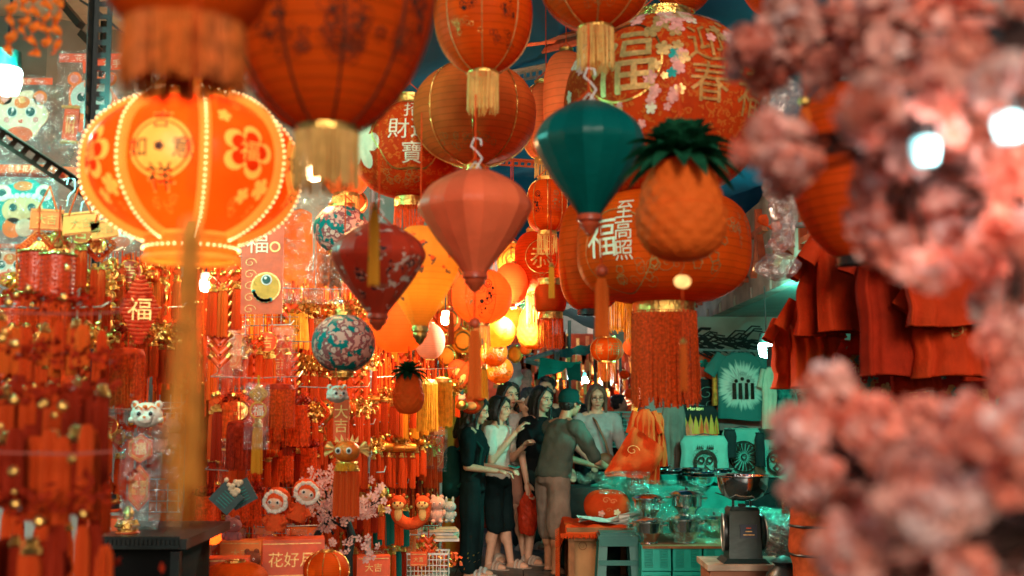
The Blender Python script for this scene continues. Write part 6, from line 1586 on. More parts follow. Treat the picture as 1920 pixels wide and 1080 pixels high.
SH = [
 (1545, 480, 92, 150, 5.2, DSR, .25, 'dark orange shirt hanging leftmost under the black ringed lantern', None, .06),
 (1598, 430, 130, 195, 5.0, DSR, .1, 'wide orange red shirt hanging just behind the black ringed lantern', None, 0),
 (1530, 560, 92, 165, 5.4, DSR3, -.2, 'orange pink shirt low behind the black lamp box', None, 0),
 (1488, 600, 80, 125, 5.7, DSR3, .3, 'pleated pinkish orange shirt right beside the cold bulb', None, 0),
 (1664, 420, 112, 285, 4.7, DSR2, -.1, 'long deep red shirt with a small gold lion face print', (lionface(.055), -.16, GOLDD), 0),
 (1768, 430, 150, 180, 4.5, DSR, .15, 'orange red shirt hanging high between the blossoms', None, 0),
 (1778, 520, 128, 185, 4.6, DSR, -.05, 'orange red shirt with small gold print, lowest on the right', (lionface(.035), -.22, GOLDD), 0),
 (1715, 500, 90, 230, 4.9, DSR2, .3, 'dark red shirt squeezed behind the lion face shirt', None, 0),
 (1850, 480, 110, 230, 4.9, DSR2, .3, 'dark red shirt at the right behind the blossoms', None, 0),
 (1640, 470, 90, 190, 5.2, DSR2, -.3, 'deep red shirt half hidden behind the long one', None, 0),
 (1900, 430, 120, 260, 4.8, DSR2, .2, 'dark red shirt at the right edge behind the blossoms', None, 0)]
for (px, py, w_, h_, Y, m, rz, lb, pr, tl) in SH: shirt(lb, px, py, w_, h_, Y, m, rz, prt=pr, tilt=tl, folds=4, amp=.022, name='red_shirt')
shirt('dark red brocade dress with gold motifs under the red shirts', 1650, 640, 170, 260, 5.3, PAT, 0, sleeves=False, amp=.01, folds=3, cat='dress', name='brocade_dress', prt=([xf(G('福', .06), -.12, 0), xf(poly_ring(.045, .05, 20), -.02, .03), xf(G('福', .055), .08, 0), xf(flower2(.03), 0, -.1)], [-.12]*4, [GOLDD]*4))
shirt('second brocade dress with pale blossom branch motif at the right', 1830, 700, 140, 220, 5.3, PAT, 0, sleeves=False, amp=.01, folds=3, cat='dress', name='brocade_dress', prt=(G('福', .06), -.1, GOLDD))
shirt('brocade dress with long slanted hem left of the lion face shirt', 1580, 690, 90, 200, 5.4, PAT, .2, sleeves=False, amp=.012, folds=3, cat='dress', name='brocade_dress')
tag(MB().tube([at(1440, 425, 5.6), at(1960, 400, 4.6)], .014, STEEL, 8).obj('clothes_rail'), 'steel rail carrying the red shirts', 'rail')
tag(MB().box(at(1760, 745, 5.6), (.07, .07, 1.6), BLACK).obj('post', smooth=False), 'dark post behind the brocade dresses', 'post')
def clear_column():
    Y = 4.8; t = empty('clear_bag', at(1462, 330, Y), 'long crinkled clear plastic bag tied in a knot beside the canopy', 'plastic bag'); q = random.Random(6)
    L_ = sz(200, Y); K, n = 40, 20; vs = []
    for i in range(K+1):
        s = i/K; r = sz(58, Y)/2*(1+.25*math.sin(s*9)) if s < .72 else sz(62, Y)/2*(.5+.9*math.sin((s-.72)/.28*PI))
        if i == K: r *= .2
        if .68 < s < .74: r *= .45
        for j in range(n):
            a = 2*PI*j/n; rr = r*(1+.25*noise.noise((math.cos(a)*2, math.sin(a)*2, s*14)))
            vs.append((rr*math.cos(a)+.02*math.sin(s*5), rr*.7*math.sin(a), -L_*s))
    fs = [(i*n+j, (i+1)*n+j, (i+1)*n+(j+1) % n, i*n+(j+1) % n) for i in range(K) for j in range(n)]
    m = plastic('milky_plastic', (1, .86, .8), .6, 20); MB().add(vs, fs, m).obj('bag_body', m, t, smooth=False)
    t = empty('clear_bag', at(1470, 200, 4.3), 'round milky plastic wrapped lantern behind the left blossoms', 'plastic bag')
    mb = MB(); K, n = 20, 24; vs = []
    for i in range(K+1):
        for j in range(n): a = 2*PI*j/n; b = PI*i/K; r = sz(90, 4.3)/2*(1+.1*noise.noise((math.cos(a)*2, math.sin(a)*2, b*3))); vs.append((r*math.sin(b)*math.cos(a), r*math.sin(b)*math.sin(a), r*1.25*math.cos(b)))
    MB().add(vs, [(i*n+j, (i+1)*n+j, (i+1)*n+(j+1) % n, i*n+(j+1) % n) for i in range(K) for j in range(n)], m).obj('bag_body', m, t, smooth=False)
    for i, (px, py, s) in enumerate(((1440, 425, 26), (1455, 465, 20))):
        t = empty('red_bow', at(px, py, 5.2), ['red bow tied to the clear bag by the canopy, upper', 'red bow tied to the clear bag by the canopy, lower'][i], 'bow'); u = sz(s, 5.2)
        for k in (-1, 1): MB().lathe([(.002, 0), (u*.35, u*.4), (u*.45, u*.8), (u*.1, u*1.0)], n=12, sy=.5).obj('loop', RED, t).rotation_euler = (0, k*1.1+.5, 0)
clear_column()
# back room prints
MINT = mat('mint_shirt_cotton', (.16, .33, .27), .8, var=.12, scale=10, bump=.2, bscale=70)
def tiki(r):
    g = [poly_ring(r*.56, r*.74, 28, lambda a: 1+.25*abs(math.sin(a))), xf(poly_ring(r*.13, r*.24, 14), -r*.27, r*.25), xf(poly_ring(r*.13, r*.24, 14), r*.27, r*.25), xf(poly_ring(r*.07, r*.14, 3), 0, -r*.02), xf(poly_ring(r*.2, r*.34, 4), 0, -r*.42)]
    for i in range(4): g.append(([(-r*.3+.02, r*(.5+i*.1)), (r*.3-.02, r*(.5+i*.1)), (r*.3-.02, r*(.55+i*.1)), (-r*.3+.02, r*(.55+i*.1))], [(0, 1, 2, 3)]))
    for s in (-1, 1):
        for i in range(7): g.append(xf(scroll2(r*.22), s*r*(.62+.1*math.sin(i)), r*(.75-i*.24), 1, i*1.3*s))
        for i in range(4): g.append(([(s*r*(.1+.12*i), r*.95), (s*r*(.16+.12*i), r*1.3), (s*r*(.2+.12*i), r*.95)], [(0, 1, 2)]))
    return merge2(*g)
def wheel2(r):
    g = [poly_ring(r*.9, r, 40), poly_ring(r*.12, r*.2, 16)]
    for i in range(20):
        a = 2*PI*i/20; g.append(([(r*.25*math.cos(a), r*.25*math.sin(a)), (r*.85*math.cos(a-.1), r*.85*math.sin(a-.1)), (r*.85*math.cos(a+.12), r*.85*math.sin(a+.12))], [(0, 1, 2)]))
    return merge2(*g)
def tiedye():
    if 'tie_dye' in MATS: return MATS['tie_dye']
    m, nt, p = nodes('tie_dye'); L = nt.links.new; tc = N(nt, 'TexCoord'); mp = N(nt, 'Mapping'); mp.inputs['Location'].default_value = (0, 0, .33)
    L(tc.outputs['Object'], mp.inputs[0]); sp = N(nt, 'SeparateXYZ'); L(mp.outputs[0], sp.inputs[0])
    cb = N(nt, 'CombineXYZ'); L(sp.outputs[0], cb.inputs[0]); L(sp.outputs[2], cb.inputs[1])
    ln = N(nt, 'VectorMath'); ln.operation = 'LENGTH'; L(cb.outputs[0], ln.inputs[0])
    at2 = N(nt, 'Math', operation='ARCTAN2'); L(sp.outputs[2], at2.inputs[0]); L(sp.outputs[0], at2.inputs[1])
    nz = N(nt, 'TexNoise'); nz.noise_dimensions = '1D'; nz.inputs['Scale'].default_value = 7; L(at2.outputs[0], nz.inputs['W'])
    ad = N(nt, 'Math', operation='MULTIPLY_ADD'); ad.inputs[1].default_value = .16; L(nz.outputs[0], ad.inputs[0]); L(ln.outputs['Value'], ad.inputs[2])
    n2 = N(nt, 'TexNoise'); n2.inputs['Scale'].default_value = 14; L(tc.outputs['Object'], n2.inputs[0]); a2 = N(nt, 'Math', operation='MULTIPLY_ADD'); a2.inputs[1].default_value = .08; L(n2.outputs[0], a2.inputs[0]); L(ad.outputs[0], a2.inputs[2])
    r = N(nt, 'ValToRGB'); e = r.color_ramp.elements; e[0].position = .2; e[0].color = (.55, .5, .42, 1); e[1].position = .36; e[1].color = (.03, .16, .14, 1)
    x = e.new(.27); x.color = (.65, .65, .55, 1); x = e.new(.24); x.color = (.3, .33, .28, 1); x = e.new(.31); x.color = (.5, .6, .5, 1)
    L(a2.outputs[0], r.inputs[0]); L(r.outputs[0], p.inputs['Base Color']); p.inputs['Roughness'].default_value = .85; MATS['tie_dye'] = m
    return m
band = merge2(*[xf(poly_disc(.02, 8, 1), -.06+.06*i, .08+.02*(i % 2)) for i in range(3)]+[([(-.08+.06*i-.017, .06), (-.08+.06*i+.017, .06), (-.08+.06*i+.02, -.1), (-.08+.06*i-.02, -.1)], [(0, 1, 2, 3)]) for i in range(4)]+[xf(scroll2(.03), 0, .15)])
shirt('teal tie dyed shirt with a pale starburst and dark band figures under the canopy', 1388, 662, 82, 122, 11.4, tiedye(), 0, prt=(band, -.36, DARKP), amp=.006, name='tie_dye_shirt')
shirt('pinkish shirt showing only its hem under the tie dyed shirt', 1386, 745, 80, 58, 11.6, mat('mauve_cotton', (.5, .2, .18), .8, var=.1, scale=9), 0, sleeves=False, amp=.005)
shirt('pale cream shirt hanging by the tie dyed one', 1444, 690, 32, 112, 11.2, mat('cream_cotton', (.6, .52, .38), .8, var=.15, scale=9, bump=.2), .2, amp=.01)
shirt('dark marbled green shirt at the right of the pale cream one', 1474, 715, 36, 72, 10.8, mat('marbled_green_cotton', (.02, .13, .11), .8, var=.9, scale=14, bump=.2), .1, sleeves=False, amp=.02)
shirt('red sun print shirt at the left of the tie dyed one', 1318, 664, 30, 54, 11.8, REDC, 0, amp=.008, prt=(flower2(.05), -.1, TEALP))
shirt('black shirt with white swirls beneath the red sun print shirt', 1322, 712, 42, 80, 11.7, mat('black_cotton', (.015, .02, .02), .85, var=.2, scale=9, bump=.2), 0, amp=.008, prt=(merge2(scroll2(.1), xf(scroll2(.07), .04, -.12)), -.14, MINT))
shirt('orange and yellow striped shirt edge beside the tie dyed one', 1342, 668, 14, 90, 11.5, mat('amber_cotton', (.7, .3, .05), .8, var=.6, scale=25, bump=.2), 0, sleeves=False, amp=.008)
FL2 = merge2(*[([(-.2+.05*i-.025, -.1), (-.2+.05*i+.025, -.1), (-.2+.05*i+.02, .0), (-.2+.05*i, .07+.02*(i % 2)), (-.2+.05*i-.02, .0)], [(0, 1, 2, 3, 4)]) for i in range(9)])
shirt('black shirt with yellow and red flames along its hem', 1302, 762, 84, 62, 11.0, MATS['black_cotton'], 0, sleeves=False, amp=.008, prt=([FL2, xf(FL2, .01, -.03, .9), xf(G('Merlion', .05), 0, .04)], [-.16, -.17, -.06], [mat('flame_yellow_print', (.6, .28, .04), .6, var=.1, scale=9), REDC, GOLDP]), name='flame_shirt')
shirt('mint shirt with a black carved mask face, left one of the printed row', 1320, 818, 84, 96, 10.6, MINT, 0, sleeves=False, prt=(tiki(.14), -.25, DARKP), amp=.006, name='mask_print_shirt')
shirt('mint shirt with a black feathered wheel print in the middle', 1390, 804, 74, 98, 10.9, MINT, .1, sleeves=False, prt=(wheel2(.15), -.26, DARKP), amp=.008, name='mask_print_shirt')
shirt('mint shirt with a black tribal mask and red eyes, right one of the row', 1454, 826, 72, 92, 10.8, MINT, -.1, sleeves=False, prt=([tiki(.125), xf(poly_disc(.02, 8, 1), 0, 0)], [-.2, -.18], [DARKP, REDC]), amp=.006, name='mask_print_shirt')
shirt('dark cap and bag hanging between the first two mint shirts', 1368, 806, 22, 50, 10.7, MATS['black_cotton'], 0, sleeves=False, amp=.01, cat='bag', name='dark_bag')
shirt('dark shirt hanging between the last two mint shirts', 1424, 812, 16, 60, 10.7, MATS['black_cotton'], 0, sleeves=False, amp=.01)
shirt('black cloth with a zigzag mint edge under the mask shirts', 1390, 896, 160, 60, 10.4, MATS['black_cotton'], 0, sleeves=False, amp=.008, cat='cloth', name='black_cloth')
shirt('long grey brown cloth hanging left of the mask shirts', 1262, 762, 44, 150, 10.8, mat('grey_brown_cloth', (.13, .12, .10), .85, var=.3, scale=7, bump=.3), .1, sleeves=False, amp=.03, cat='cloth', name='grey_cloth')
tag(MB().tube([at(1295, 655, 11.4), at(1500, 660, 11.4)], .012, STEEL, 6).obj('clothes_rail'), 'rail carrying the shirts in the teal lit room', 'rail')
for i in range(22):
    pass
for i, (px, py, w_, h_, Yq, cc) in enumerate(((1300, 690, 30, 80, 12.2, 'black_cotton'), (1362, 672, 30, 60, 12.2, 'mint_shirt_cotton'), (1420, 680, 34, 100, 12.1, 'marbled_green_cotton'), (1465, 672, 30, 60, 12.0, 'cream_cotton'), (1290, 820, 40, 90, 11.6, 'grey_brown_cloth'), (1350, 800, 40, 90, 11.9, 'marbled_green_cotton'), (1480, 800, 40, 110, 11.6, 'black_cotton'), (1500, 740, 40, 90, 11.2, 'mauve_cotton'))):
    shirt(['narrow black', 'mint', 'marbled', 'pale cream', 'grey brown', 'dark marbled', 'black', 'mauve'][i]+' garment at the back of the teal room'+['', ' behind the tie dyed one', ' by the tie dyed one', ' near the bulb', ' behind the mask shirts', ' between the mask shirts', ' at its right end', ' beside the red shirts'][i], px, py, w_, h_, Yq, MATS[cc], .1*(i-3), sleeves=False, amp=.02)
def palm_litter():
    mb = MB(); q = random.Random(8); c = at(1330, 642, 11.6)
    for i in range(60):
        a = q.uniform(-1, 1); L_ = q.uniform(.1, .4); p = c+Vector((q.uniform(-.3, .35), 0, q.uniform(-.05, .05))); mb.tube([p, p+Vector((L_*math.cos(a)*.6, 0, L_*.5*math.sin(a))), p+Vector((L_*math.cos(a), 0, L_*.6*math.sin(a)-.03))], .008, BLACKP, 4)
    tag(mb.obj('cable_tangle', BLACKP), 'dark tangle of wires under the canopy left of the bulb', 'cables', kind='stuff')
palm_litter()
tag(MB().box(at(1458, 668, 9.1), (.14, .1, .16), BLACKP, .3).obj('lamp_box', smooth=False), 'black box hanging right beside the cold bulb', 'box')
# hanging orange garments behind the cushion
OG = mat('bright_orange_cotton', (.62, .06, .01), .8, var=.15, scale=10, bump=.25, bscale=60)
shirt('bright orange red dress hanging full length right of the woman in glasses', 1208, 768, 42, 135, 9.8, OG, .1, sleeves=True, amp=.035, folds=4, cat='dress', name='orange_dress', flare=1.3)
shirt('bright orange dress behind the full length one', 1225, 775, 34, 95, 9.9, OG, -.2, sleeves=False, amp=.03, folds=4, cat='dress', name='orange_dress', flare=1.5)
def pulled():
    Y = 9.6; t = empty('orange_garment', at(1186, 812, Y), 'orange garment pulled out to a point by the woman in glasses', 'dress'); a, b = Vector((0, 0, 0)), at(1133, 884, Y)-at(1186, 812, Y)
    vs = []; K, n = 12, 16
    for i in range(K+1):
        s = i/K; c = a.lerp(b, s)
        for j in range(n+1):
            u = j/n; w_ = .30*math.sin(PI*min(1, .25+s*.75))**.7*(1-.55*s); vs.append((c.x+u*w_*1.1, -.03*math.sin(u*9+s*4)*(1-.6*s)+.05*noise.noise((u*4, s*5, 2))-.03, c.z-u*w_*.55-.05*u+(.06*(1-s))-.05*math.sin(PI*s)*u+.02*math.sin(s*9)*u))
    m = OG; mb = MB().add(vs, [(i*(n+1)+j, (i+1)*(n+1)+j, (i+1)*(n+1)+j+1, i*(n+1)+j+1) for i in range(K) for j in range(n)], m); mb.obj('cloth_body', m, t)
    s = MB(); g = scroll2(.06); s.add([(x+.02-.03, -.085, y-.14) for x, y in g[0]], g[1], GOLDP); s.obj('print', parent=t)
pulled()
# low wooden table with fringed cloth and cushion
def low_table():
    Y = 9.5; a = at(1062, 988, Y); b = at(1192, 988, Y); z = a.z; W = b.x-a.x; cx = (a.x+b.x)/2
    t = empty('low_table', (cx, Y+.35, 0), 'low wooden table under a fringed orange cloth beside the man in the cap', 'table')
    MB().box((0, 0, z-.02), (W, .8, .035), WOOD).obj('table_top', parent=t, smooth=False)
    MB().box((0, -.37, z-.075), (W*.96, .02, .07), WOOD).obj('apron', parent=t, smooth=False)
    for q in (-1, 1):
        for r in (-1, 1): MB().box((q*(W/2-.04), r*.34, (z-.04)/2), (.05, .05, z-.04), WOOD).obj('leg', parent=t, smooth=False)
    c = empty('cardboard_box', at(1092, 1045, 9.6), 'brown cardboard box with a small crest under the low table', 'box'); MB().box((0, .1, 0), (.24, .3, .4), mat('cardboard', (.42, .22, .1), .8, var=.2, scale=6, bump=.1)).obj('box_body', parent=c, smooth=False)
    s = MB(); g = scroll2(.03); s.add([(x, -.053, y+.1) for x, y in g[0]], g[1], BROWNP); g = poly_ring(.03, .034, 16); s.add([(x, -.053, y+.1) for x, y in g[0]], g[1], BROWNP); s.obj('print', parent=c)
    # cloth draped over the table with a fringe
    m = OG; n, k = 40, 14; vs = []
    x0 = cx-W/2-.05
    for i in range(n+1):
        for j in range(k+1):
            x = x0+i/n*(W*.98); y = Y-.06+j/k*.7; zz = z+.012+.012*math.sin(x*30)*math.sin(y*20)
            if i < 3: zz = z-(3-i)*.16; x = x0-.012+.01*math.sin(y*30)
            if j == 0: zz = min(zz, z-.05)
            vs.append((x, y, zz))
    cl = empty('fringed_cloth', (0, 0, 0), 'bright orange cloth with a short fringe lying over the low table', 'cloth')
    MB().add(vs, [(i*(k+1)+j, (i+1)*(k+1)+j, (i+1)*(k+1)+j+1, i*(k+1)+j+1) for i in range(n) for j in range(k)], m).obj('cloth_sheet', m, cl)
    mb = MB()
    for i in range(90): 
        x = x0+i/89*(W*.98); mb.tube([(x, Y-.064, z-.045), (x+R.gauss(0, .004), Y-.07, z-.075-R.random()*.015)], .004, m, 4, cap=False)
    for i in range(30): 
        y = Y-.05+i/30*.68; mb.tube([(x0-.014, y, z-.46), (x0-.02, y, z-.52)], .004, m, 4, cap=False)
        zz = z-i/30*.46; mb.tube([(x0-.01, Y-.06, zz), (x0-.045, Y-.075+R.gauss(0, .005), zz-.02)], .004, m, 4, cap=False)
    mb.obj('fringe', m, cl); cl.location = (0, 0, 0)
    # cushion
    c = at(1140, 935, 9.75); t = empty('cushion', (c.x, 9.85, z+.14), 'plump orange cushion cover with gold chain and butterfly print on the low table', 'cushion'); mb = MB(); K, n = 18, 28; vs = []
    for i in range(K+1):
        for j in range(n):
            a = 2*PI*j/n; b = PI*i/K; sx = .2*math.copysign(abs(math.cos(a))**.7, math.cos(a))*math.sin(b)**.7; sy = .15*math.copysign(abs(math.sin(a))**.7, math.sin(a))*math.sin(b)**.7
            vs.append((sx, sy, .13*math.cos(b)+.01*math.sin(a*5)))
    MB().add(vs, [(i*n+j, (i+1)*n+j, (i+1)*n+(j+1) % n, i*n+(j+1) % n) for i in range(K) for j in range(n)], m).obj('cover', m, t)
    s = MB()
    for gg, dx, dz, mm in ((scroll2(.035), -.02, .06, GOLDP), (scroll2(.03), .04, .05, GOLDP), (flower2(.03), -.06, -.05, PINK), (flower2(.03), .07, -.04, IVORY), (scroll2(.025), .0, -.02, GOLDP)):
        s.add([(x+dx, -.17+abs(z_+dz)*.3, z_+dz) for x, z_ in gg[0]], gg[1], mm)
    s.obj('print', parent=t)
    # newspaper
    t = empty('newspaper', (at(1150, 985, Y).x, Y+.05, z+.02), 'crumpled grey newspaper sheets spread over the orange cloth', 'paper')
    pm = mat('newsprint', (.5, .52, .48), .8, var=.35, scale=30, bump=.1)
    for k in range(3):
        vs = []
        for i in range(13):
            for j in range(7): u, v = i/12, j/6; vs.append((-.28+u*.55, -.05+v*.2, .015+k*.012+.02*math.sin(u*7+k)+.05*max(0, u-.7)*k+.01*math.sin(v*9)))
        o = MB().add(vs, [(i*7+j, (i+1)*7+j, (i+1)*7+j+1, i*7+j+1) for i in range(12) for j in range(6)], pm).obj('sheet', pm, t, smooth=False); o.rotation_euler = (0, 0, .15*k-.1)
    tag(MB().box((at(1172, 968, Y).x, Y+.1, z+.05), (.09, .12, .08), WHITE).obj('paper_packet', smooth=False), 'small white packet at the right corner of the low table', 'packet')
    return z
low_table()
def stool():
    Y = 9.2; c = at(1160, 1000, Y); W = sz(74, Y); z = c.z; m = mat('dark_teal_stool_plastic', (.008, .13, .12), .35, var=.12, scale=6, bump=.03)
    t = empty('plastic_stool', (c.x, Y+.17, 0), 'dark teal plastic stool standing in front of the low table', 'stool')
    mb = MB(); mb.box((0, 0, z-.012), (W*.9, W*.82, .024), m); mb.box((0, 0, z-.035), (W, W*.9, .03), m); mb.obj('seat', parent=t, smooth=False)
    for q in (-1, 1):
        for r in (-1, 1):
            MB().add([(q*W*x+q*dx, r*W*.42*s2+r*dy, zz) for (x, s2, zz) in ((.47, .95, z-.04), (.56, 1.15, 0)) for (dx, dy) in ((0, 0), (-.07, 0), (-.07, -.05), (0, -.05))], [(0, 1, 2, 3), (4, 7, 6, 5), (0, 4, 5, 1), (1, 5, 6, 2), (2, 6, 7, 3), (3, 7, 4, 0)], m).obj('leg', m, t, smooth=False)
    MB().box((0, -W*.44, z*.52), (W*.98, .018, .04), m).obj('stretcher', parent=t, smooth=False)
    MB().box((0, -W*.43, z-.075), (W*.96, .018, .06), m).obj('apron', parent=t, smooth=False)
stool()
# crates and steelware
def crate(label, px0, px1, py0, Y, h_):
    a, b = at(px0, py0, Y), at(px1, py0, Y); W = b.x-a.x; m = GCR; H = h_
    t = empty('plastic_crate', ((a.x+b.x)/2, Y+.22, a.z-H), label, 'crate')
    for s in (-1, 1):
        mb = MB(); mb.box((0, s*.2, H*.92), (W, .02, H*.14), m); mb.box((0, s*.2, H*.06), (W, .02, H*.12), m)
        for x0, x1 in ((-W/2, -W*.4), (-W*.12, W*.12), (W*.4, W/2)): mb.box(((x0+x1)/2, s*.2, H/2), (x1-x0, .016, H*.8), m)
        for k in range(9):
            for c0 in (-.26, .26): mb.box((W*(c0+(k-4)*.031), s*.2, H/2), (.004, .01, H*.76), m)
        for k in range(7): mb.box((0, s*.2, H*(.16+k*.11)), (W*.82, .009, .005), m)
        mb.obj('crate_side', parent=t, smooth=False)
        MB().box((s*(W/2-.01), 0, H/2), (.02, .38, H), m).obj('crate_end', parent=t, smooth=False)
    MB().box((0, 0, .01), (W-.04, .38, .02), m).obj('crate_floor', parent=t, smooth=False)
for i in range(2):
    for j in range(3):
        crate('teal green plastic crate, '+['upper', 'lower'][i]+' row, '+['left one beside the stool', 'middle one', 'right one beside the scale'][j], [1203, 1262, 1320][j], [1258, 1316, 1374][j], [1024, 1072][i], 9.0, .19)
def potware():
    m = STEELB; Y0 = 9.1; zt = at(1210, 1022, 9.1).z
    tag(MB().box((at(1290, 1020, 9.3).x, 9.45, zt-.005), (.8, .9, .02), WOOD).obj('board', smooth=False), 'thin board laid on the crates under the steel pots', 'board')
    def pot(label, px, py, w_, Y, kind='pot'):
        r = sz(w_, Y)/2; p = at(px, py, Y); t = empty('steel_'+('pot' if kind == 'pot' else 'bowl'), p, label, kind, rz=R.uniform(-1, 1))
        if kind == 'pot':
            o = MB().lathe([(r*.55, 0), (r*.62, r*.05), (r*.5, r*.2), (r*.62, r*.5), (r*.9, r*.75), (r*.95, r*1.35), (r*1.08, r*1.4), (r*1.08, r*1.45), (r*.9, r*1.42)], n=28).obj('pot_body', m, t)
            MB().lathe([(r*1.02, r*1.46), (r*.8, r*1.58), (r*.3, r*1.68), (r*.001, r*1.7)], n=28).obj('lid', m, t)
            MB().ball((0, 0, r*1.76), r*.1, BLACKP, 8, 6).obj('knob', BLACKP, t)
            for s in (-1, 1): MB().tube([(s*r*.93, -r*.2, r*1.2), (s*r*1.2, -r*.16, r*1.22), (s*r*1.2, r*.16, r*1.22), (s*r*.93, r*.2, r*1.2)], r*.05, m, 6).obj('handle', m, t)
        else:
            H = r*.75
            MB().lathe([(r*.35, 0), (r*.5, r*.02), (r*.8, H*.45), (r*.95, H*.9), (r*1.05, H), (r*1.04, H*1.04), (r*.92, H*.94), (r*.76, H*.5), (r*.4, r*.06), (.001, r*.05)], n=28).obj('bowl_body', m, t)
        return t
    pl = [('pot', 1216, 1021, 60, 9.2), ('pot', 1286, 1021, 66, 9.25), ('pot', 1216, 975, 56, 9.5), ('pot', 1288, 972, 62, 9.5), ('pot', 1340, 1015, 58, 9.6)]
    wh = ['in front beside the stool', 'in front right of the first', 'behind the front left one', 'behind the front right one', 'tucked behind the dark scale']
    for (k, px, py, w_, Y), w2 in zip(pl, wh): pot('polished steel pot with lid, '+w2, px, py, w_, Y, k)
    q = random.Random(9); B = [(1232, 942, 54), (1272, 918, 44), (1312, 930, 40), (1256, 960, 50), (1300, 965, 44), (1330, 950, 42), (1226, 920, 38), (1350, 968, 40), (1286, 936, 40), (1320, 990, 46), (1360, 940, 34)]
    nm = ['front left', 'topmost', 'upper right', 'second in the front', 'third in the front', 'right hand', 'upper left', 'rightmost', 'centre', 'lowest', 'far right']
    zt2 = None
    tag(MB().box((at(1290, 960, 10).x, 10.3, .4), (.95, .8, .8), mat('teal_table_sheet', (.02, .25, .2), .6, var=.3, scale=6, bump=.3)).obj('goods_table', smooth=False), 'table covered with teal sheet under the stacked steel bowls', 'table')
    for (px, py, w_), n_ in zip(B, nm):
        Y = 10.0+(980-py)*.008; base = max(at(px, py+6, Y).z, .81)
        n = q.choice((2, 3))
        for k in range(n):
            t = pot(f'shiny steel bowl, {n_} stack, '+['bottom one', 'second one', 'top one'][k], px, py, w_, Y, 'bowl'); t.location.z = base+k*.03; t.location.x += q.uniform(-.006, .006)
    for i, (px, py, w_, h_) in enumerate(((1250, 930, 150, 60), (1220, 975, 80, 60), (1310, 985, 90, 60), (1170, 905, 90, 40))):
        t = empty('clear_wrap', at(px, py, 9.15 if i else 9.7), 'crumpled clear wrap over the steelware, '+['over the bowls', 'over the left pots', 'over the right pots', 'by the vendor hands'][i], 'plastic wrap'); crumple(t, (0, 0, 0), sz(w_, 9.4), sz(h_, 9.4), plastic('teal_tinted_wrap', (.4, 1, .85), .3, 18), 18, .07, 'wrap')
potware()
def scale():
    Y = 7.3; c = at(1393, 1052, Y); m = mat('dark_green_enamel', (.012, .03, .028), .35, .2, var=.3, scale=10, bump=.1); u = sz(1, Y)
    t = empty('weighing_scale', c, 'old dark green spring scale with a round dial side and steel bowl on top', 'scale')
    MB().lathe([(0, 0)], n=3) if 0 else None
    def frus(z0, z1, w0, w1, d0, d1, name, mm):
        vs = [(sx*w/2, sy*d/2, z) for z, w, d in ((z0, w0, d0), (z1, w1, d1)) for sx, sy in ((-1, -1), (1, -1), (1, 1), (-1, 1))]
        MB().add(vs, [(3, 2, 1, 0), (4, 5, 6, 7), (0, 1, 5, 4), (1, 2, 6, 5), (2, 3, 7, 6), (3, 0, 4, 7)], mm).obj(name, mm, t, smooth=False)
    frus(0, 8*u, 84*u, 68*u, 70*u, 60*u, 'foot', m); frus(8*u, 92*u, 60*u, 54*u, 54*u, 46*u, 'housing', m); frus(92*u, 98*u, 56*u, 48*u, 48*u, 40*u, 'housing_cap', m)
    for s, x in ((-1, -32*u), (1, 32*u)):
        o = MB().lathe([(.001, 5*u), (30*u, 5*u), (33*u, 2*u), (33*u, -2*u), (30*u, -4*u), (.001, -4*u)], n=32).obj('dial_case', m if s > 0 else BLACKP, t); o.rotation_euler = (0, PI/2, .1*s); o.location = (x, 0, 52*u)
        o = MB().ring((0, 0, 0), 33*u, 1.6*u, n=32).obj('dial_rim', STEEL, t); o.rotation_euler = (0, PI/2, .1*s); o.location = (x*1.12, 0, 52*u)
    MB().box((6*u, -27*u, 56*u), (30*u, 1.5*u, 24*u), mat('navy_plate', (.015, .03, .06), .4, var=.2, scale=9)).obj('name_plate', parent=t, smooth=False)
    s = MB()
    for k, w_ in enumerate((9, 12, 20)): s.box((6*u, -28*u, (62-k*6)*u), (w_*u, .6*u, 1.6*u), [REDC, GOLDP, GOLDP][k])
    s.obj('lettering', parent=t, smooth=False)
    for x in (-16, 16): MB().box((x*u, 0, 106*u), (4*u, 4*u, 20*u), BLACK).obj('bracket', parent=t, smooth=False)
    MB().box((0, 0, 99*u), (12*u, 12*u, 8*u), BLACK).obj('plunger', parent=t, smooth=False)
    for s2 in (-1, 1): MB().tube([(0, 0, 116*u), (s2*30*u, -8*u, 117*u), (s2*50*u, -10*u, 124*u)], 1.2*u, BLACK, 6).obj('bowl_arm', BLACK, t)
    b = empty('scale_bowl', at(1393, 938, Y), 'wide polished steel bowl sitting on top of the scale', 'bowl'); r = sz(49, Y)
    H = sz(46, Y)
    MB().lathe([(.001, 0), (r*.45, .002), (r*.75, H*.18), (r*.9, H*.5), (r*.95, H*.92), (r*1.03, H*.97), (r*1.03, H), (r*.93, H*.97), (r*.86, H*.55), (r*.7, H*.22), (r*.4, H*.04), (.001, H*.03)], n=48).obj('bowl_body', STEELB, b)
    o = tag(MB().box((c.x, Y+.05, c.z-.02), (.5, .42, .035), mat('bleached_board', (.4, .3, .22), .7, var=.4, scale=8, bump=.2)).obj('board', smooth=False), 'bleached wooden board under the weighing scale', 'board')
    tag(MB().box((c.x, Y+.05, (c.z-.04)/2), (.46, .36, c.z-.042), mat('old_brown_crate', (.3, .12, .07), .7, var=.3, scale=6, bump=.2)).obj('wooden_crate', smooth=False), 'brown wooden crate carrying the scale board', 'crate')
scale()
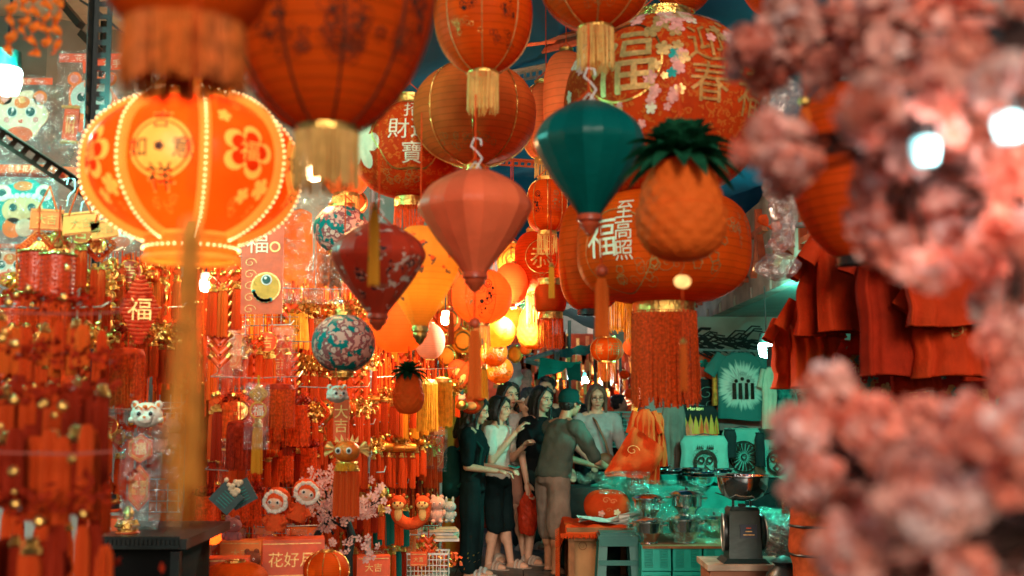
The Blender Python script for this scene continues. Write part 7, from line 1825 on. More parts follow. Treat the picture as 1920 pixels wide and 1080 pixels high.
def lump(name, label, cat, c, r, m, seed, amp=.18, parts='bag_body', n=24):
    t = empty(name, c, label, cat); vs = []; K = n
    for i in range(K+1):
        for j in range(n):
            a = 2*PI*j/n; b = PI*i/K; d = Vector((math.sin(b)*math.cos(a), math.sin(b)*math.sin(a), math.cos(b))); f = 1+amp*noise.noise(d*2.2+Vector((seed, 0, 0)))+amp*.5*noise.noise(d*6+Vector((0, seed, 0)))
            vs.append((d.x*r[0]*f, d.y*r[1]*f, d.z*r[2]*f))
    MB().add(vs, [(i*n+j, (i+1)*n+j, (i+1)*n+(j+1) % n, i*n+(j+1) % n) for i in range(K) for j in range(n)], m).obj(parts, m, t, smooth=False)
    return t
TFM = plastic('teal_tinted_wrap', (.4, 1, .85), .3, 18)
lump('goods_bag', 'big clear bag of mixed goods right of the scale', 'bag', at(1465, 1010, 8.2), (.2, .18, .16), FILMH, 3)
lump('goods_heap', 'dark mixed goods inside the big clear bag', 'goods', at(1465, 1020, 8.3), (.15, .13, .12), mat('mixed_dark_goods', (.14, .06, .06), .4, var=.9, scale=25, bump=.5), 5, .3)
lump('goods_bag', 'smaller clear bag behind the scale', 'bag', at(1440, 975, 9.3), (.2, .15, .1), TFM, 9)
lump('goods_bag', 'teal tinted bag of goods lying against the snack bags', 'bag', at(1492, 985, 8.6), (.13, .12, .07), TFM, 12)
lump('teal_cover', 'rumpled teal sheet covering the table behind the cushion', 'cloth', Vector((at(1225, 915, 10.6).x, 10.7, .72)), (.55, .35, .16), mat('teal_rumpled_sheet', (.03, .42, .34), .6, var=.2, scale=5, bump=.4), 14, .12, 'sheet')
def snack(label, px, py, w_, h_, Y, col):
    t = empty('snack_bag', at(px, py, Y), label, 'bag'); W, H = sz(w_, Y), sz(h_, Y); m = mat('snacks_'+label.split()[0], col, .7, var=.5, scale=40, bump=.8)
    mb = MB(); q = random.Random(int(px))
    for i in range(260): a = q.random()*2*PI; z = q.uniform(-H/2, H/2); mb.ball((W*.46*math.cos(a), W*.36*math.sin(a), z), (.012, .009, .008), m, 6, 4)
    tag(mb.obj('snacks', m, t), kind='stuff')
    MB().lathe([(W*.44, -H/2), (W*.5, -H*.4), (W*.5, H*.4), (W*.35, H*.52), (W*.1, H*.6)], n=20, sy=.8).obj('clear_sleeve', FILM, t)
snack('brown snack nuts in a tall clear bag against the back', 1482, 945, 30, 74, 8.9, (.32, .13, .08))
snack('golden snack twists in a tall clear bag nearest the blossoms', 1506, 965, 26, 66, 8.5, (.6, .32, .1))
def sack():
    Y = 6.6; c = at(1530, 1060, Y); m = mat('rust_red_printed_cloth', (.42, .07, .02), .7, var=.5, scale=16, bump=.2)
    t = empty('strapped_bundle', (c.x, Y, 0), 'tall rust red wrapped bundle with black straps at the lower right', 'bundle'); z0 = c.z
    r = sz(44, Y)
    vs = []; K, n = 24, 28
    for i in range(K+1):
        s = i/K; z = .9*s+.1; rr = r*(1+.08*math.sin(s*11)+.03*math.sin(s*31))
        for j in range(n): a = 2*PI*j/n; f = 1+.05*noise.noise((math.cos(a)*3, math.sin(a)*3, s*8)); vs.append((rr*f*math.cos(a), rr*f*math.sin(a), z))
    MB().add(vs, [(i*n+j, i*n+(j+1) % n, (i+1)*n+(j+1) % n, (i+1)*n+j) for i in range(K) for j in range(n)]+[tuple(K*n+j for j in range(n))], m).obj('bundle_body', m, t)
    for k, z in enumerate((.5, .66, .82)): MB().ring((0, 0, z), r*1.05, .008, BLACKP, 28, 5).obj('strap', BLACKP, t)
    mb = MB(); q = random.Random(2)
    for i in range(22):
        a = -PI/2+q.uniform(-1.2, 1.2); g = scroll2(.03); z = q.uniform(.35, .95); mb.add([(r*1.07*math.cos(a+x/r), r*1.07*math.sin(a+x/r), z+y) for x, y in g[0]], g[1], GOLDD)
    mb.obj('print', parent=t)
    tag(MB().lathe([(.001, -.4), (.1, -.38), (.13, -.1), (.1, .0), (.05, .05), (.08, .07), (.02, .1)], n=20).obj('dark_pot', BLACKP, loc=at(1470, 1075, 6.8)), 'shiny dark pot at the bottom right of the scale', 'pot')
sack()
# ================================================================= PEOPLE
def caps(mb, p0, r0, p1, r1, n=12):
    p0, p1 = Vector(p0), Vector(p1); mb.ball(p0, r0, None, n, 8); mb.ball(p1, r1, None, n, 8); mb.tube([p0, p1], [r0, r1], None, n, True)
def merged(mb, name, m, parent, vox=.008, smooth=4, wr=0, ws=9, seed=0, stretch=(1, 1, 1)):
    """fuse overlapping volumes into one continuous skin"""
    me = bpy.data.meshes.new(name); me.from_pydata(mb.v, [], mb.f); o = bpy.data.objects.new(name, me); C.objects.link(o)
    r = o.modifiers.new('r', 'REMESH'); r.mode = 'VOXEL'; r.voxel_size = vox
    s = o.modifiers.new('s', 'SMOOTH'); s.iterations = smooth; s.factor = .5
    dg = bpy.context.evaluated_depsgraph_get(); me2 = bpy.data.meshes.new_from_object(o.evaluated_get(dg))
    bpy.data.objects.remove(o); bpy.data.meshes.remove(me)
    if wr:
        nn = [v.normal.copy() for v in me2.vertices]
        for v, n in zip(me2.vertices, nn):
            p = Vector((v.co.x*stretch[0], v.co.y*stretch[1], v.co.z*stretch[2]))*ws+Vector((seed, 0, 0))
            v.co += n*wr*(noise.noise(p)+.5*noise.noise(p*2.3))
    me2.materials.clear(); me2.materials.append(m)
    me2.polygons.foreach_set('use_smooth', [True]*len(me2.polygons)); me2.update()
    o = bpy.data.objects.new(name, me2); C.objects.link(o); o.parent = parent
    return o
def fabric(name, col, var=.15): return mat(name, col, .85, var=var, scale=10, bump=.3, bscale=90)
def person(label, x, y, H, yaw, hyaw=0, hpitch=0, lean=0, skin=SKIN, hair='long', hairm=HAIR, top=None, sleeve=.45, toplen=.50, bottom=None, blen=.05, bwide=1.0, arms=None, female=True, shoes=None, wave=0,
           legs=None, crouch=0, beard=False, glasses=False, capm=None, hairlen=.2, belly=0, hold=None, skirt=False, z=0, headoff=(0, 0)):
    t = empty('person', (x, y, z), label, 'person', rz=math.radians(yaw)); h = H
    LM = Matrix.Translation((0, 0, .53*h)) @ Matrix.Rotation(math.radians(lean), 4, 'X') @ Matrix.Translation((0, 0, -.53*h))
    sw = (.108 if female else .122)*h; body = MB(); V = Vector
    def L(p): return LM @ V(p)
    # torso
    tor = [(.001, .50), (.075, .505), (.088, .53), (.078, .58), (.07 if female else .078, .64), (.085, .70), (.09, .76), (.082, .80), (.045, .835), (.03, .85), (.001, .855)]
    body.M = LM; body.lathe([(r*h, zz*h) for r, zz in tor], n=24, sy=.68)
    hc = V((headoff[0]*h, -.012*h+headoff[1]*h, .932*h)); HM = LM @ Matrix.Translation(hc) @ Matrix.Rotation(math.radians(-lean*.8), 4, 'X') @ Matrix.Rotation(math.radians(hyaw), 4, 'Z') @ Matrix.Rotation(math.radians(hpitch), 4, 'X')
    caps(body, (0, .008*h, .80*h), .037*h, (headoff[0]*h*.7, -.002*h+headoff[1]*h*.7, .89*h), .031*h)
    for s in (-1, 1): caps(body, (s*.05*h, 0, .815*h), .035*h, (s*sw*.93, .004*h, .795*h), .036*h)
    k = h/1.6
    hb = lambda c, r: body.ball(V(c)*k, V(r)*k, None, 20, 14)
    body.M = HM
    hb((0, .012, .03), (.074, .092, .084)); hb((0, -.03, -.035), (.058, .058, .07)); hb((0, -.052, -.082), (.032, .03, .026)); hb((0, -.04, .045), (.06, .05, .04))
    for s in (-1, 1):
        hb((s*.034, -.06, -.022), (.03, .027, .028)); hb((s*.077, .01, -.008), (.011, .018, .028)); hb((s*.032, -.078, .028), (.03, .014, .009))
    body.tube([V((0, -.086, .02))*k, V((0, -.101, -.016))*k, V((0, -.105, -.03))*k], [.009*k, .012*k, .014*k], None, 8)
    for s in (-1, 1): hb((s*.012, -.094, -.031), (.011, .010, .008))
    hb((0, -.085, -.058), (.024, .013, .011))
    body.M = Matrix()
    A = arms or [((-.13, .02, .62), (-.12, -.02, .47)), ((.13, .02, .62), (.12, -.02, .47))]
    J = []
    for s, (e, wv) in zip((-1, 1), A):
        sh = L((s*sw, 0, .795*h)); e = V(e)*h; wv = V(wv)*h; J.append((sh, e, wv))
        caps(body, sh, .032*h, e, .023*h); caps(body, e, .023*h, wv, .0155*h)
        d = (wv-e).normalized(); side = d.cross(V((0, 0, 1))); side = side.normalized() if side.length > .3 else V((1, 0, 0)); up = side.cross(d).normalized()
        pc = wv+d*.035*h*1.0; q = body.M; 
        rm = Matrix((side, d, up)).transposed().to_4x4(); body.M = Matrix.Translation(pc) @ rm; body.ball((0, 0, 0), (.024*h, .036*h, .012*h), None, 12, 8); body.M = Matrix()
        for f, (o_, l_, c_) in enumerate(((-.017, .042, .3), (-.006, .048, .25), (.006, .046, .3), (.017, .036, .4))):
            b0 = pc+side*o_*h+d*.026*h; b1 = b0+d*l_*h*.55-up*l_*h*c_*.35; b2 = b1+d*l_*h*.35-up*l_*h*(.45+c_*.5)
            body.tube([b0, b1, b2], [.0062*h, .0058*h, .005*h], None, 8)
        th0 = wv+side*(-s)*.016*h+d*.012*h; th1 = th0+side*(-s)*.016*h+d*.022*h-up*.006*h; body.tube([th0, th1, th1+d*.02*h-up*.006*h], [.0085*h, .0075*h, .006*h], None, 8)
    hw = .052*h; LG = legs or [((-.055, 0, .28), (-.06, .01, .045)), ((.055, 0, .28), (.06, .01, .045))]
    FT = []
    for s, (kn, an) in zip((-1, 1), LG):
        hp = V((s*hw, 0, .50*h)); kn = V(kn)*h; an = V(an)*h
        caps(body, hp, .054*h, kn, .034*h); caps(body, kn, .034*h, an, .021*h); body.ball(kn*.6+an*.4+V((0, .008*h, 0)), (.034*h, .036*h, .05*h), None, 12, 8)
        body.ball(an+V((0, -.045*h, -.022*h)), (.028*h, .075*h, .024*h), None, 14, 8); FT.append(an)
    merged(body, 'body', skin, t, .0075, 3)
    # face details
    fm = Matrix(HM)
    def fpart(name, m, fn):
        mb = MB(); mb.M = fm; fn(mb); mb.obj(name, m, t)
    for s in (-1, 1):
        fpart('eye', WHITE, lambda mb: mb.ball(V((s*.030, -.0905, .006))*k, V((.0125, .006, .006))*k, None, 10, 6))
        fpart('iris', BLACKP, lambda mb: mb.ball(V((s*.029, -.0955, .006))*k, V((.006, .003, .006))*k, None, 8, 6))
        fpart('eyelid', mat('eyelid_line', (.06, .03, .02), .6), lambda mb: mb.tube([V((s*.016, -.096, .010))*k, V((s*.030, -.0975, .0145))*k, V((s*.045, -.091, .009))*k], .0022*k, None, 5))
        fpart('eyebrow', hairm, lambda mb: mb.tube([V((s*.014, -.0965, .030))*k, V((s*.031, -.0965, .036))*k, V((s*.05, -.085, .030))*k], .0036*k, None, 5))
    fpart('mouth', mat('lips', (.42, .10, .07), .5, var=.1), lambda mb: (mb.tube([V((-.022, -.0925, -.058))*k, V((0, -.1005, -.0555))*k, V((.022, -.0925, -.058))*k], [.002*k, .0045*k, .002*k], None, 6), mb.tube([V((-.018, -.093, -.0615))*k, V((0, -.100, -.0645))*k, V((.018, -.093, -.0615))*k], [.002*k, .005*k, .002*k], None, 6)))
    # hair
    if hair:
        hm = MB(); hm.M = HM
        if hair in ('long', 'bob'):
            hm.ball(V((0, .032, .04))*k, V((.089, .098, .092))*k, None, 24, 16)
            Lh = hairlen*h
            n = 17
            for i in range(n):
                a = math.radians(-28+236*i/(n-1)); cx, cy = .078*k*math.cos(a), .03*k+.082*k*math.sin(a); sgn = 1 if math.cos(a) > 0 else -1
                pts = [V((cx*.8, cy*.9, .07*k))]; K = 6
                for j in range(1, K+1):
                    f = j/K; ww = wave*math.sin(j*2.2+i*1.7); sp = 1+.12*math.sin(PI*f)+.1*f
                    pts.append(V((cx*sp+ww, cy*sp+ww*.6+(.02*h*f if cy > .03 and hair == 'long' else 0), .05*k-Lh*f)))
                hm.tube(pts, [.020*k]*3+[.023*k]*2+[.02*k, .009*k], None, 8)
            # curtains framing the face
            for s in (-1, 1):
                hm.tube([V((s*.01, -.035, .118))*k, V((s*.05, -.065, .085))*k, V((s*.079, -.045, .02))*k, V((s*.084, -.03, -.06))*k, V((s*.086, -.03, -.06))*k+V((0, -.01*h, -Lh*.55))], [.016*k, .018*k, .017*k, .018*k, .014*k], None, 8)
            merged(hm, 'hair', hairm, t, .008, 2, .006, 22, 3, (1, 1, .18))
        elif hair == 'short':
            hm.ball(V((0, .022, .058))*k, V((.080, .093, .078))*k, None, 24, 16); hm.ball(V((0, .045, .0))*k, V((.076, .065, .07))*k, None, 20, 12)
            for s in (-1, 1): hm.ball(V((s*.068, .015, .03))*k, V((.016, .04, .045))*k, None, 12, 8)
            hm.ball(V((0, -.03, .108))*k, V((.06, .045, .026))*k, None, 14, 8)
            merged(hm, 'hair', hairm, t, .008, 2, .008, 40, 5)
    if capm:
        cm = MB(); cm.M = HM; cm.lathe([(r*k, zz*k) for r, zz in ((.088, .01), (.092, .04), (.088, .08), (.07, .115), (.04, .133), (.001, .138))], (0, .02*k, 0), 28, None, 1, 1.1)
        cm.ball(V((0, .015, .138))*k, .008*k, None, 8, 5); cm.obj('cap_crown', capm, t)
        cm = MB(); cm.M = HM; vs = []
        for i in range(13):
            a = -PI*i/12
            for rr, zz in ((.09, .03), (.125, .018), (.16, .0)): vs.append(V((rr*.75*math.cos(a) if rr > .1 else rr*math.cos(a), .015+rr*1.05*math.sin(a)*(1 if rr < .1 else 1.0), zz))*k)
        cm.add(vs, [(3*i+j, 3*i+3+j, 3*i+4+j, 3*i+1+j) for i in range(12) for j in range(2)]); cm.obj('cap_brim', capm, t)
    if glasses:
        for s in (-1, 1):
            fpart('lens_rim', BLACKP, lambda mb: mb.ring(V((s*.031, -.103, .003))*k, .021*k, .0022*k, None, 18, 5, 'Y', .8))
            fpart('glasses_arm', BLACKP, lambda mb: mb.tube([V((s*.052, -.1, .006))*k, V((s*.079, -.0, .006))*k], .002*k, None, 5))
        fpart('bridge', BLACKP, lambda mb: mb.tube([V((-.011, -.104, .006))*k, V((.011, -.104, .006))*k], .002*k, None, 5))
    # shirt
    if top:
        sb = MB(); sb.M = LM; b = belly
        sb.lathe([(r*h, zz*h) for r, zz in ((.001, toplen), (.094+b*.6, toplen+.002), (.096+b, toplen+.03), (.090+b*1.2, .60), (.088+b, .66), (.100+b*.4, .72), (.102, .765), (.088, .808), (.052, .832), (.001, .838))], n=28, sy=.74+b*2)
        if female: 
            for s in (-1, 1): sb.ball((s*.042*h, -.052*h, .715*h), .036*h, None, 12, 8)
        for s in (-1, 1): caps(sb, (s*.045*h, 0, .808*h), .038*h, (s*sw*.94, .003*h, .79*h), .045*h)
        sb.M = Matrix()
        for (sh, e, wv) in J:
            if sleeve <= 1: q = sh.lerp(e, sleeve*1.05); caps(sb, sh, .042*h, q, .040*h)
            else: caps(sb, sh, .042*h, e, .032*h); caps(sb, e, .032*h, e.lerp(wv, sleeve-1), .026*h)
        merged(sb, 'shirt', top, t, .009, 3, .014, 9, x*3, (1, 1, .8))
    if bottom:
        pb = MB(); hips = (.09+belly*.4)*h
        pb.lathe([(.001, .575*h), (hips*.9, .57*h), (hips, .53*h), (hips*1.02, .49*h), (.001, .455*h)], n=26, sy=.8)
        for s, (kn, an) in zip((-1, 1), LG):
            hp = V((s*hw, 0, .50*h)); kn = V(kn)*h; an = V(an)*h; w_ = bwide
            if blen > .3: q = hp.lerp(kn, (.5-blen)/.22); caps(pb, hp, .060*h, q, .055*h*w_)
            elif blen > .2: caps(pb, hp, .062*h, kn+(an-kn)*max(0, (.28-blen)/.235), .048*h*w_)
            else: caps(pb, hp, .062*h, kn, .046*h*w_); caps(pb, kn, .046*h*w_, an+V((0, 0, (blen-.045)*h+.02*h)), .042*h*w_)
        merged(pb, 'trousers' if blen < .2 else 'shorts', bottom, t, .009, 3, .014, 8, y, (1, 1, .6))
    for an in FT:
        sm = shoes or mat('beige_sandal', (.55, .42, .33), .6, var=.15, scale=12); s_ = MB(); K = 20
        vs = []
        for zz in (.0, .016):
            for j in range(K): a = 2*PI*j/K; vs.append((an.x+.036*h*math.cos(a)*(1.0-.15*math.sin(a)), an.y-.048*h+.092*h*math.sin(a), zz*h))
        s_.add(vs, [tuple(range(K))[::-1], tuple(range(K, 2*K))]+[(j, (j+1) % K, K+(j+1) % K, K+j) for j in range(K)]); s_.obj('sole', sm, t)
        s_ = MB(); s_.tube([(an.x+.034*h*math.cos(a), an.y-.07*h, .012*h+.036*h*math.sin(a)) for a in [PI*i/8 for i in range(9)]], .011*h, None, 8)
        s_.tube([(an.x+.033*h*math.cos(a), an.y-.045*h, .012*h+.042*h*math.sin(a)) for a in [PI*i/8 for i in range(9)]], .008*h, None, 8); s_.obj('strap', sm, t)
    return t, HM, J
def gx(px, Y): return at(px, 900, Y).x
BLKF = fabric('black_teal_cotton', (.008, .022, .024)); WHF = fabric('off_white_cotton', (.66, .6, .5)); 
# woman in the black jumpsuit
Y = 10.1
t1, HM1, J1 = person('woman in a black jumpsuit with long wavy dark hair looking down at a phone', gx(886, Y), Y, 1.555, 78, hpitch=14, hairlen=.21, wave=.012, top=BLKF, toplen=.50, bottom=BLKF, blen=.06, bwide=1.22, sleeve=.75,
    arms=[((-.125, .0, .625), (-.05, -.15, .60)), ((.12, .03, .625), (.04, -.17, .61))], shoes=mat('white_sneaker', (.7, .68, .62), .6, var=.1), headoff=(0, -.015))
M = Matrix.Translation(t1.location) @ Matrix.Rotation(math.radians(78), 4, 'Z')
def bagpack():
    m = fabric('dark_teal_nylon', (.008, .06, .055)); t = empty('backpack', M @ Vector((0, .17, .93)), 'dark teal backpack worn by the woman in the black jumpsuit', 'backpack', rz=math.radians(78))
    mb = MB(); mb.ball((0, .02, 0), (.15, .10, .22), m, 20, 14); mb.ball((0, .02, -.12), (.15, .10, .13), m, 18, 12); merged(mb, 'bag_body', m, t, .012, 3, .006, 9)
    mb = MB(); mb.ball((0, .10, -.09), (.11, .05, .11), m, 16, 10); mb.obj('front_pocket', m, t)
    for s in (-1, 1): MB().tube([(s*.07, -.05, .18), (s*.10, -.19, .30), (s*.125, -.285, .2), (s*.135, -.25, 0), (s*.11, -.06, -.14)], .014, m, 6).obj('shoulder_strap', m, t)
bagpack()
def phone():
    p = M @ (Vector((-.0, -.24, .625))*1.555); t = empty('phone', p, 'phone in a teal case held flat by the woman in black', 'phone', rot=(.25, 0, math.radians(78)))
    MB().box((0, 0, 0), (.15, .075, .012), TEALP).obj('case', parent=t, smooth=False); MB().box((0, 0, .008), (.135, .065, .003), BLACKP).obj('screen', parent=t, smooth=False)
phone()
# woman in off white tee and black shorts
Y = 10.65
person('woman in an off white tee and black knee shorts eating, behind the jumpsuit', gx(934, Y), Y, 1.57, 62, hpitch=4, hairlen=.1, hair='bob', top=fabric('light_cotton_tee', (.8, .74, .64)), toplen=.52, bottom=BLKF, blen=.26, bwide=1.15, sleeve=.55,
    arms=[((-.12, -.02, .63), (-.01, -.12, .795)), ((.12, -.03, .64), (.03, -.16, .72))], legs=[((-.055, -.01, .28), (-.065, .03, .045)), ((.05, -.015, .28), (.06, -.05, .045))])
# woman with ice pop
Y = 11.1
t3, HM3, J3 = person('tall woman with long black hair biting a white ice pop', gx(952, Y), Y, 1.71, 20, hyaw=12, hpitch=2, hairlen=.25, top=fabric('white_vest_cotton', (.72, .7, .64)), toplen=.52, bottom=fabric('pinkish_brown_shorts', (.42, .2, .14)), blen=.36, sleeve=.5,
    arms=[((-.12, .0, .63), (-.09, -.08, .52)), ((.15, -.06, .67), (.055, -.13, .835))], legs=[((-.055, 0, .28), (-.06, .02, .045)), ((.06, -.02, .28), (.085, -.04, .045))])
def icepop(tt, HM, label, off):
    p = tt.matrix_world if 0 else (Matrix.Translation(tt.location) @ Matrix.Rotation(tt.rotation_euler.z, 4, 'Z')) @ HM @ Vector(off)
    t = empty('ice_pop', p, label, 'ice pop', rot=(.9, 0, tt.rotation_euler.z+.4))
    MB().tube([(0, 0, .0), (0, 0, .012), (0, 0, .075), (0, 0, .083)], [.012, .018, .017, .012], WHITE, 10).obj('ice', WHITE, t)
    MB().tube([(0, 0, 0), (0, 0, -.05)], .004, WOOD, 6).obj('stick', WOOD, t)
icepop(t3, HM3, 'white ice pop held at the lips of the tall long haired woman', (.02, -.165, -.075))
# older man
Y = 12.0
person('older man with short greying hair looking down, behind the ice pop woman', gx(990, Y), Y, 1.66, 25, hpitch=18, hyaw=10, hair='short', hairm=mat('greying_hair', (.05, .05, .05), .5, var=.5, scale=60, bump=.5), female=False, skin=SKIN2, top=fabric('grey_polo', (.16, .18, .17)), bottom=BLKF)
Y = 12.5
t5, HM5, J5 = person('tall young man with thick black hair standing at the back of the group', gx(1026, Y), Y, 1.79, -8, hair='short', female=False, top=fabric('dark_print_shirt', (.03, .045, .045), .8), bottom=BLKF, arms=[((-.13, -.02, .63), (-.1, -.15, .74)), ((.13, 0, .62), (.12, 0, .48))], hyaw=-8)
tag(MB().tube([at(995, 760, 12.0), at(990, 782, 12.0)], [.02, .022], WHITE, 10).obj('ice_pop', WHITE), 'second white ice pop held up in front of the tall young man', 'ice pop')
# black top woman
Y = 11.0
person('woman in a black top with long straight hair smiling towards the stall', gx(1012, Y), Y, 1.665, 42, hyaw=2, hpitch=6, hairlen=.2, top=fabric('black_knit', (.012, .016, .018)), toplen=.52, bottom=fabric('dark_shorts', (.02, .025, .025)), blen=.33, sleeve=.7,
    arms=[((-.135, .01, .63), (-.13, -.03, .47)), ((.13, .0, .63), (.10, -.12, .55))], legs=[((-.055, 0, .28), (-.075, .02, .045)), ((.055, 0, .28), (.08, -.03, .045))], headoff=(0, -.01))
# man in cap, seen from behind, leaning over the table
Y = 10.35
person('man in a dark green cap and olive tee bending over the low table', gx(1036, Y), Y, 1.66, 128, lean=17, hyaw=6, hair='short', capm=fabric('dark_green_cap_cloth', (.004, .055, .05)), female=False, skin=SKIN2, top=fabric('olive_grey_tee', (.085, .115, .095)), toplen=.50, sleeve=.8,
    bottom=fabric('taupe_cargo_cotton', (.26, .205, .165), .25), blen=.235, bwide=1.35, belly=.014, shoes=BLACKP,
    arms=[((-.15, -.19, .60), (-.10, -.33, .555)), ((.13, -.17, .62), (.03, -.32, .57))], legs=[((-.07, .01, .28), (-.08, .05, .045)), ((.06, -.03, .28), (.075, -.03, .045))])
# woman with glasses
Y = 12.0
t8, HM8, J8 = person('woman with glasses, brown bob and grey tee sorting goods behind the table', gx(1120, Y), Y, 1.70, 2, hpitch=12, hair='bob', hairlen=.105, hairm=mat('brown_hair', (.16, .09, .06), .45, var=.4, scale=60, bump=.5), glasses=True, top=fabric('light_grey_tee', (.42, .44, .41)), toplen=.5, sleeve=.8,
    bottom=BLKF, arms=[((-.13, -.02, .63), (-.07, -.14, .56)), ((.15, -.06, .62), (.10, -.20, .535))], belly=.008)
lm = mat('tan_leather', (.28, .1, .035), .5, var=.2, scale=12)
bt = empty('crossbody_bag', t8.location+Vector((.07, -.17, .93)), 'tan brown crossbody bag worn by the woman in glasses', 'bag')
mb = MB(); mb.ball((0, 0, 0), (.10, .045, .085), lm, 16, 10); mb.obj('bag_body', lm, bt)
MB().tube([(.04, -.02, .06), (.0, -.03, .2), (-.09, -.0, .40), (-.13, .12, .46)], .012, lm, 6).obj('strap', lm, bt)
# dark figures beyond
SIL = fabric('dark_far_cotton', (.01, .02, .02))
person('dark far figure behind the cap, facing away', gx(1062, 14.6), 14.6, 1.62, 170, hair='short', female=False, top=SIL, bottom=SIL)
person('dark silhouetted shopper in the far lane right of the glasses woman', gx(1160, 15), 15, 1.62, 100, hair='short', female=False, top=SIL, bottom=SIL)
person('far passer with a bob at the back between the two men', gx(1000, 14), 14, 1.55, 0, hair='bob', hairlen=.1, top=fabric('rust_tee', (.3, .07, .03)), bottom=SIL)
person('child sized passer behind the woman in glasses', gx(1098, 14.5), 14.5, 1.5, 180, hair='short', top=SIL, bottom=SIL)
# red carrier bag
t = lump('carrier_bag', 'red plastic carrier bag held by the woman in the black top', 'bag', at(990, 965, 10.8), (.10, .08, .2), mat('red_carrier_film', (.75, .06, .02), .3, var=.3, scale=12, bump=.5, trans=.4), 4)
MB().tube([(-.04, 0, .15), (0, 0, .3), (.04, 0, .15)], .006, RED, 5).obj('handle', RED, t)
# things on the vendor table reached by the hands
for i in range(5):
    t = lump('wrapped_packet', 'clear wrapped packet by the hands over the low table, '+ORD[i]+' from the left', 'packet', at(1080+i*16, 892+(i % 2)*8, 10.0), (.06, .05, .035), TFM, 20+i, n=14)
tag(MB().box((at(1125, 900, 10.6).x, 10.75, .38), (.9, .5, .74), mat('dark_table_cloth', (.03, .07, .065), .8, var=.3, scale=5, bump=.2)).obj('back_table', smooth=False), 'dark cloth covered table between the cap man and the woman in glasses', 'table')
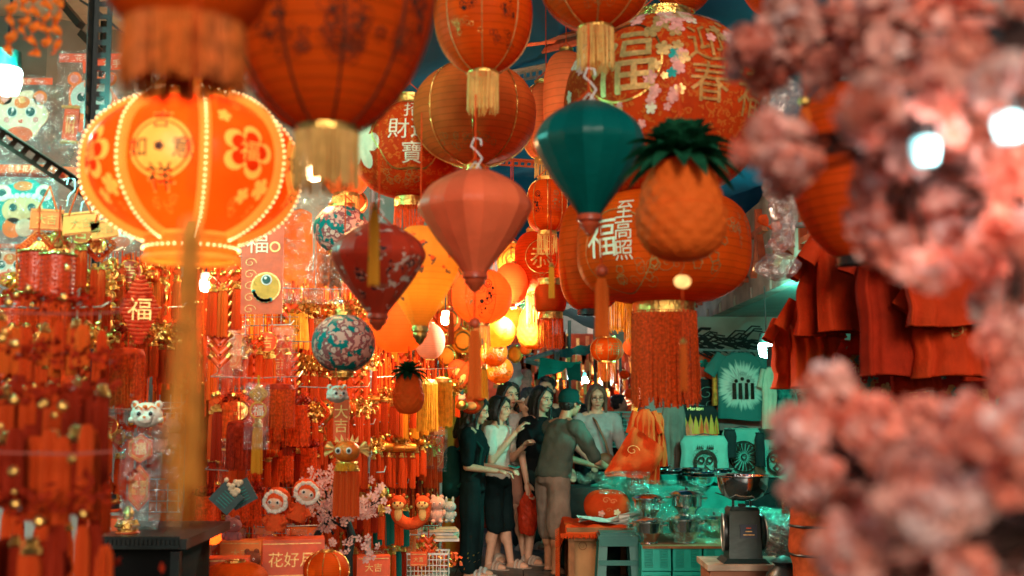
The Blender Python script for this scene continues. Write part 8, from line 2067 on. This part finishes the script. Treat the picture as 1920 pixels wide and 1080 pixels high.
# ================================================================= FOREGROUND BLOSSOMS
def blossoms():
    q = random.Random(12)
    m = mat('coral_pink_petal', (1.0, .35, .24), .7, var=.25, scale=9, bump=0, trans=.3)
    m2 = mat('pale_pink_petal_near', (1.0, .5, .4), .7, var=.25, scale=9, bump=0, trans=.3)
    m3 = mat('lilac_pink_petal', (1.0, .68, .62), .7, var=.2, scale=9, bump=0, trans=.3)
    st = mat('dark_twig', (.05, .025, .02), .8, var=.3, scale=20)
    G_ = [
     ('blossom branch reaching in at the top, tip left of the milky bag', 1.75, [(1395, 105, 38), (1425, 85, 48), (1440, 130, 45), (1470, 60, 50), (1500, 100, 40), (1500, 30, 50), (1540, 75, 55), (1470, 20, 34), (1550, 130, 40), (1600, 40, 60), (1580, 100, 50)], (1700, 20)),
     ('blossom branch hanging over the black ringed lantern', 1.6, [(1420, 270, 34), (1440, 240, 26), (1455, 300, 40), (1480, 260, 34), (1496, 300, 30), (1480, 335, 26), (1625, 380, 34), (1650, 430, 55), (1650, 340, 40), (1700, 470, 55), (1750, 510, 44)], (1700, 250)),
     ('dense blossom mass across the upper right corner', 1.3, [(1640, 20, 60), (1700, 60, 70), (1780, 30, 80), (1860, 60, 80), (1920, 20, 70), (1660, 120, 60), (1740, 140, 70), (1820, 140, 80), (1900, 150, 80), (1690, 200, 60), (1640, 190, 40), (1760, 215, 60), (1840, 230, 60), (1610, 215, 36)], (1930, 60)),
     ('blossom mass in the middle of the right side', 1.45, [(1690, 290, 60), (1760, 330, 70), (1830, 330, 70), (1900, 320, 70), (1700, 380, 60), (1780, 410, 70), (1850, 420, 70), (1910, 430, 70), (1790, 480, 60), (1870, 500, 60), (1920, 520, 60), (1640, 300, 46), (1890, 570, 46), (1920, 620, 50), (1880, 640, 36), (1900, 700, 46)], (1940, 350)),
     ('blossom branch rising at the lower right, pointed tip up', 1.55, [(1555, 715, 26), (1540, 750, 36), (1570, 770, 46), (1510, 790, 40), (1490, 830, 32), (1530, 830, 46), (1520, 880, 42), (1545, 910, 30), (1590, 820, 55), (1640, 790, 50), (1690, 800, 55), (1750, 790, 50), (1800, 780, 50), (1640, 860, 55), (1570, 870, 40)], (1700, 950)),
     ('blossom mass filling the lower right corner', 1.25, [(1700, 880, 60), (1770, 850, 60), (1840, 810, 55), (1900, 790, 55), (1620, 930, 50), (1650, 990, 55), (1720, 960, 60), (1790, 940, 65), (1860, 890, 65), (1920, 870, 60), (1600, 1020, 50), (1680, 1050, 60), (1760, 1030, 70), (1840, 990, 70), (1910, 970, 65), (1900, 1060, 70), (1820, 1080, 60), (1610, 1075, 46)], (1960, 1000))]
    for lab, Y0, pts, root in G_:
        Y0 *= .8
        t = empty('blossom_branch', at(*root, Y0), lab, 'blossoms'); o = t.location
        mb = MB(); br = MB(); rt = Vector((0, 0, 0))
        for (px, py, r) in pts:
            Y = Y0+q.uniform(-.15, .2); c = at(px, py+(14 if py > 690 and px > 1500 else 0), Y)-o; rr = sz(r*.74, Y)
            mid = (rt+c)/2+Vector((q.gauss(0, .01), q.gauss(0, .02), q.gauss(0, .015))); br.tube([rt, mid, c], [.006, .004, .002], None, 5)
            for k in range(max(5, int(r/3.5))):
                d = Vector((q.gauss(0, 1), q.gauss(0, .8), q.gauss(0, 1))).normalized()*rr*q.uniform(.15, 1.3)
                mm = q.choice((m, m, m2, m2, m3)); cc = c+d; r1 = .018*q.uniform(.8, 1.3)
                for l in range(12):     # a double flower: petals all round a small ball
                    n_ = Vector((q.gauss(0, 1), q.gauss(0, 1), q.gauss(0, 1))).normalized(); a = n_.orthogonal().normalized(); b = n_.cross(a); tt = q.random()*6; a, b = a*math.cos(tt)+b*math.sin(tt), b*math.cos(tt)-a*math.sin(tt)
                    p = cc+n_*r1*.55; s = r1*q.uniform(.5, .8)
                    mb.add([p-a*s*.3, p-a*s*.2+b*s*.6+n_*s*.2, p+a*s*.5+b*s*.55+n_*s*.45, p+a*s*.8+n_*s*.35, p+a*s*.5-b*s*.55+n_*s*.45, p-a*s*.2-b*s*.6+n_*s*.2], [(0, 1, 2, 3), (0, 3, 4, 5)], mm)
        mb.obj('blossoms', parent=t, smooth=False); br.obj('twigs', st, t)
blossoms()
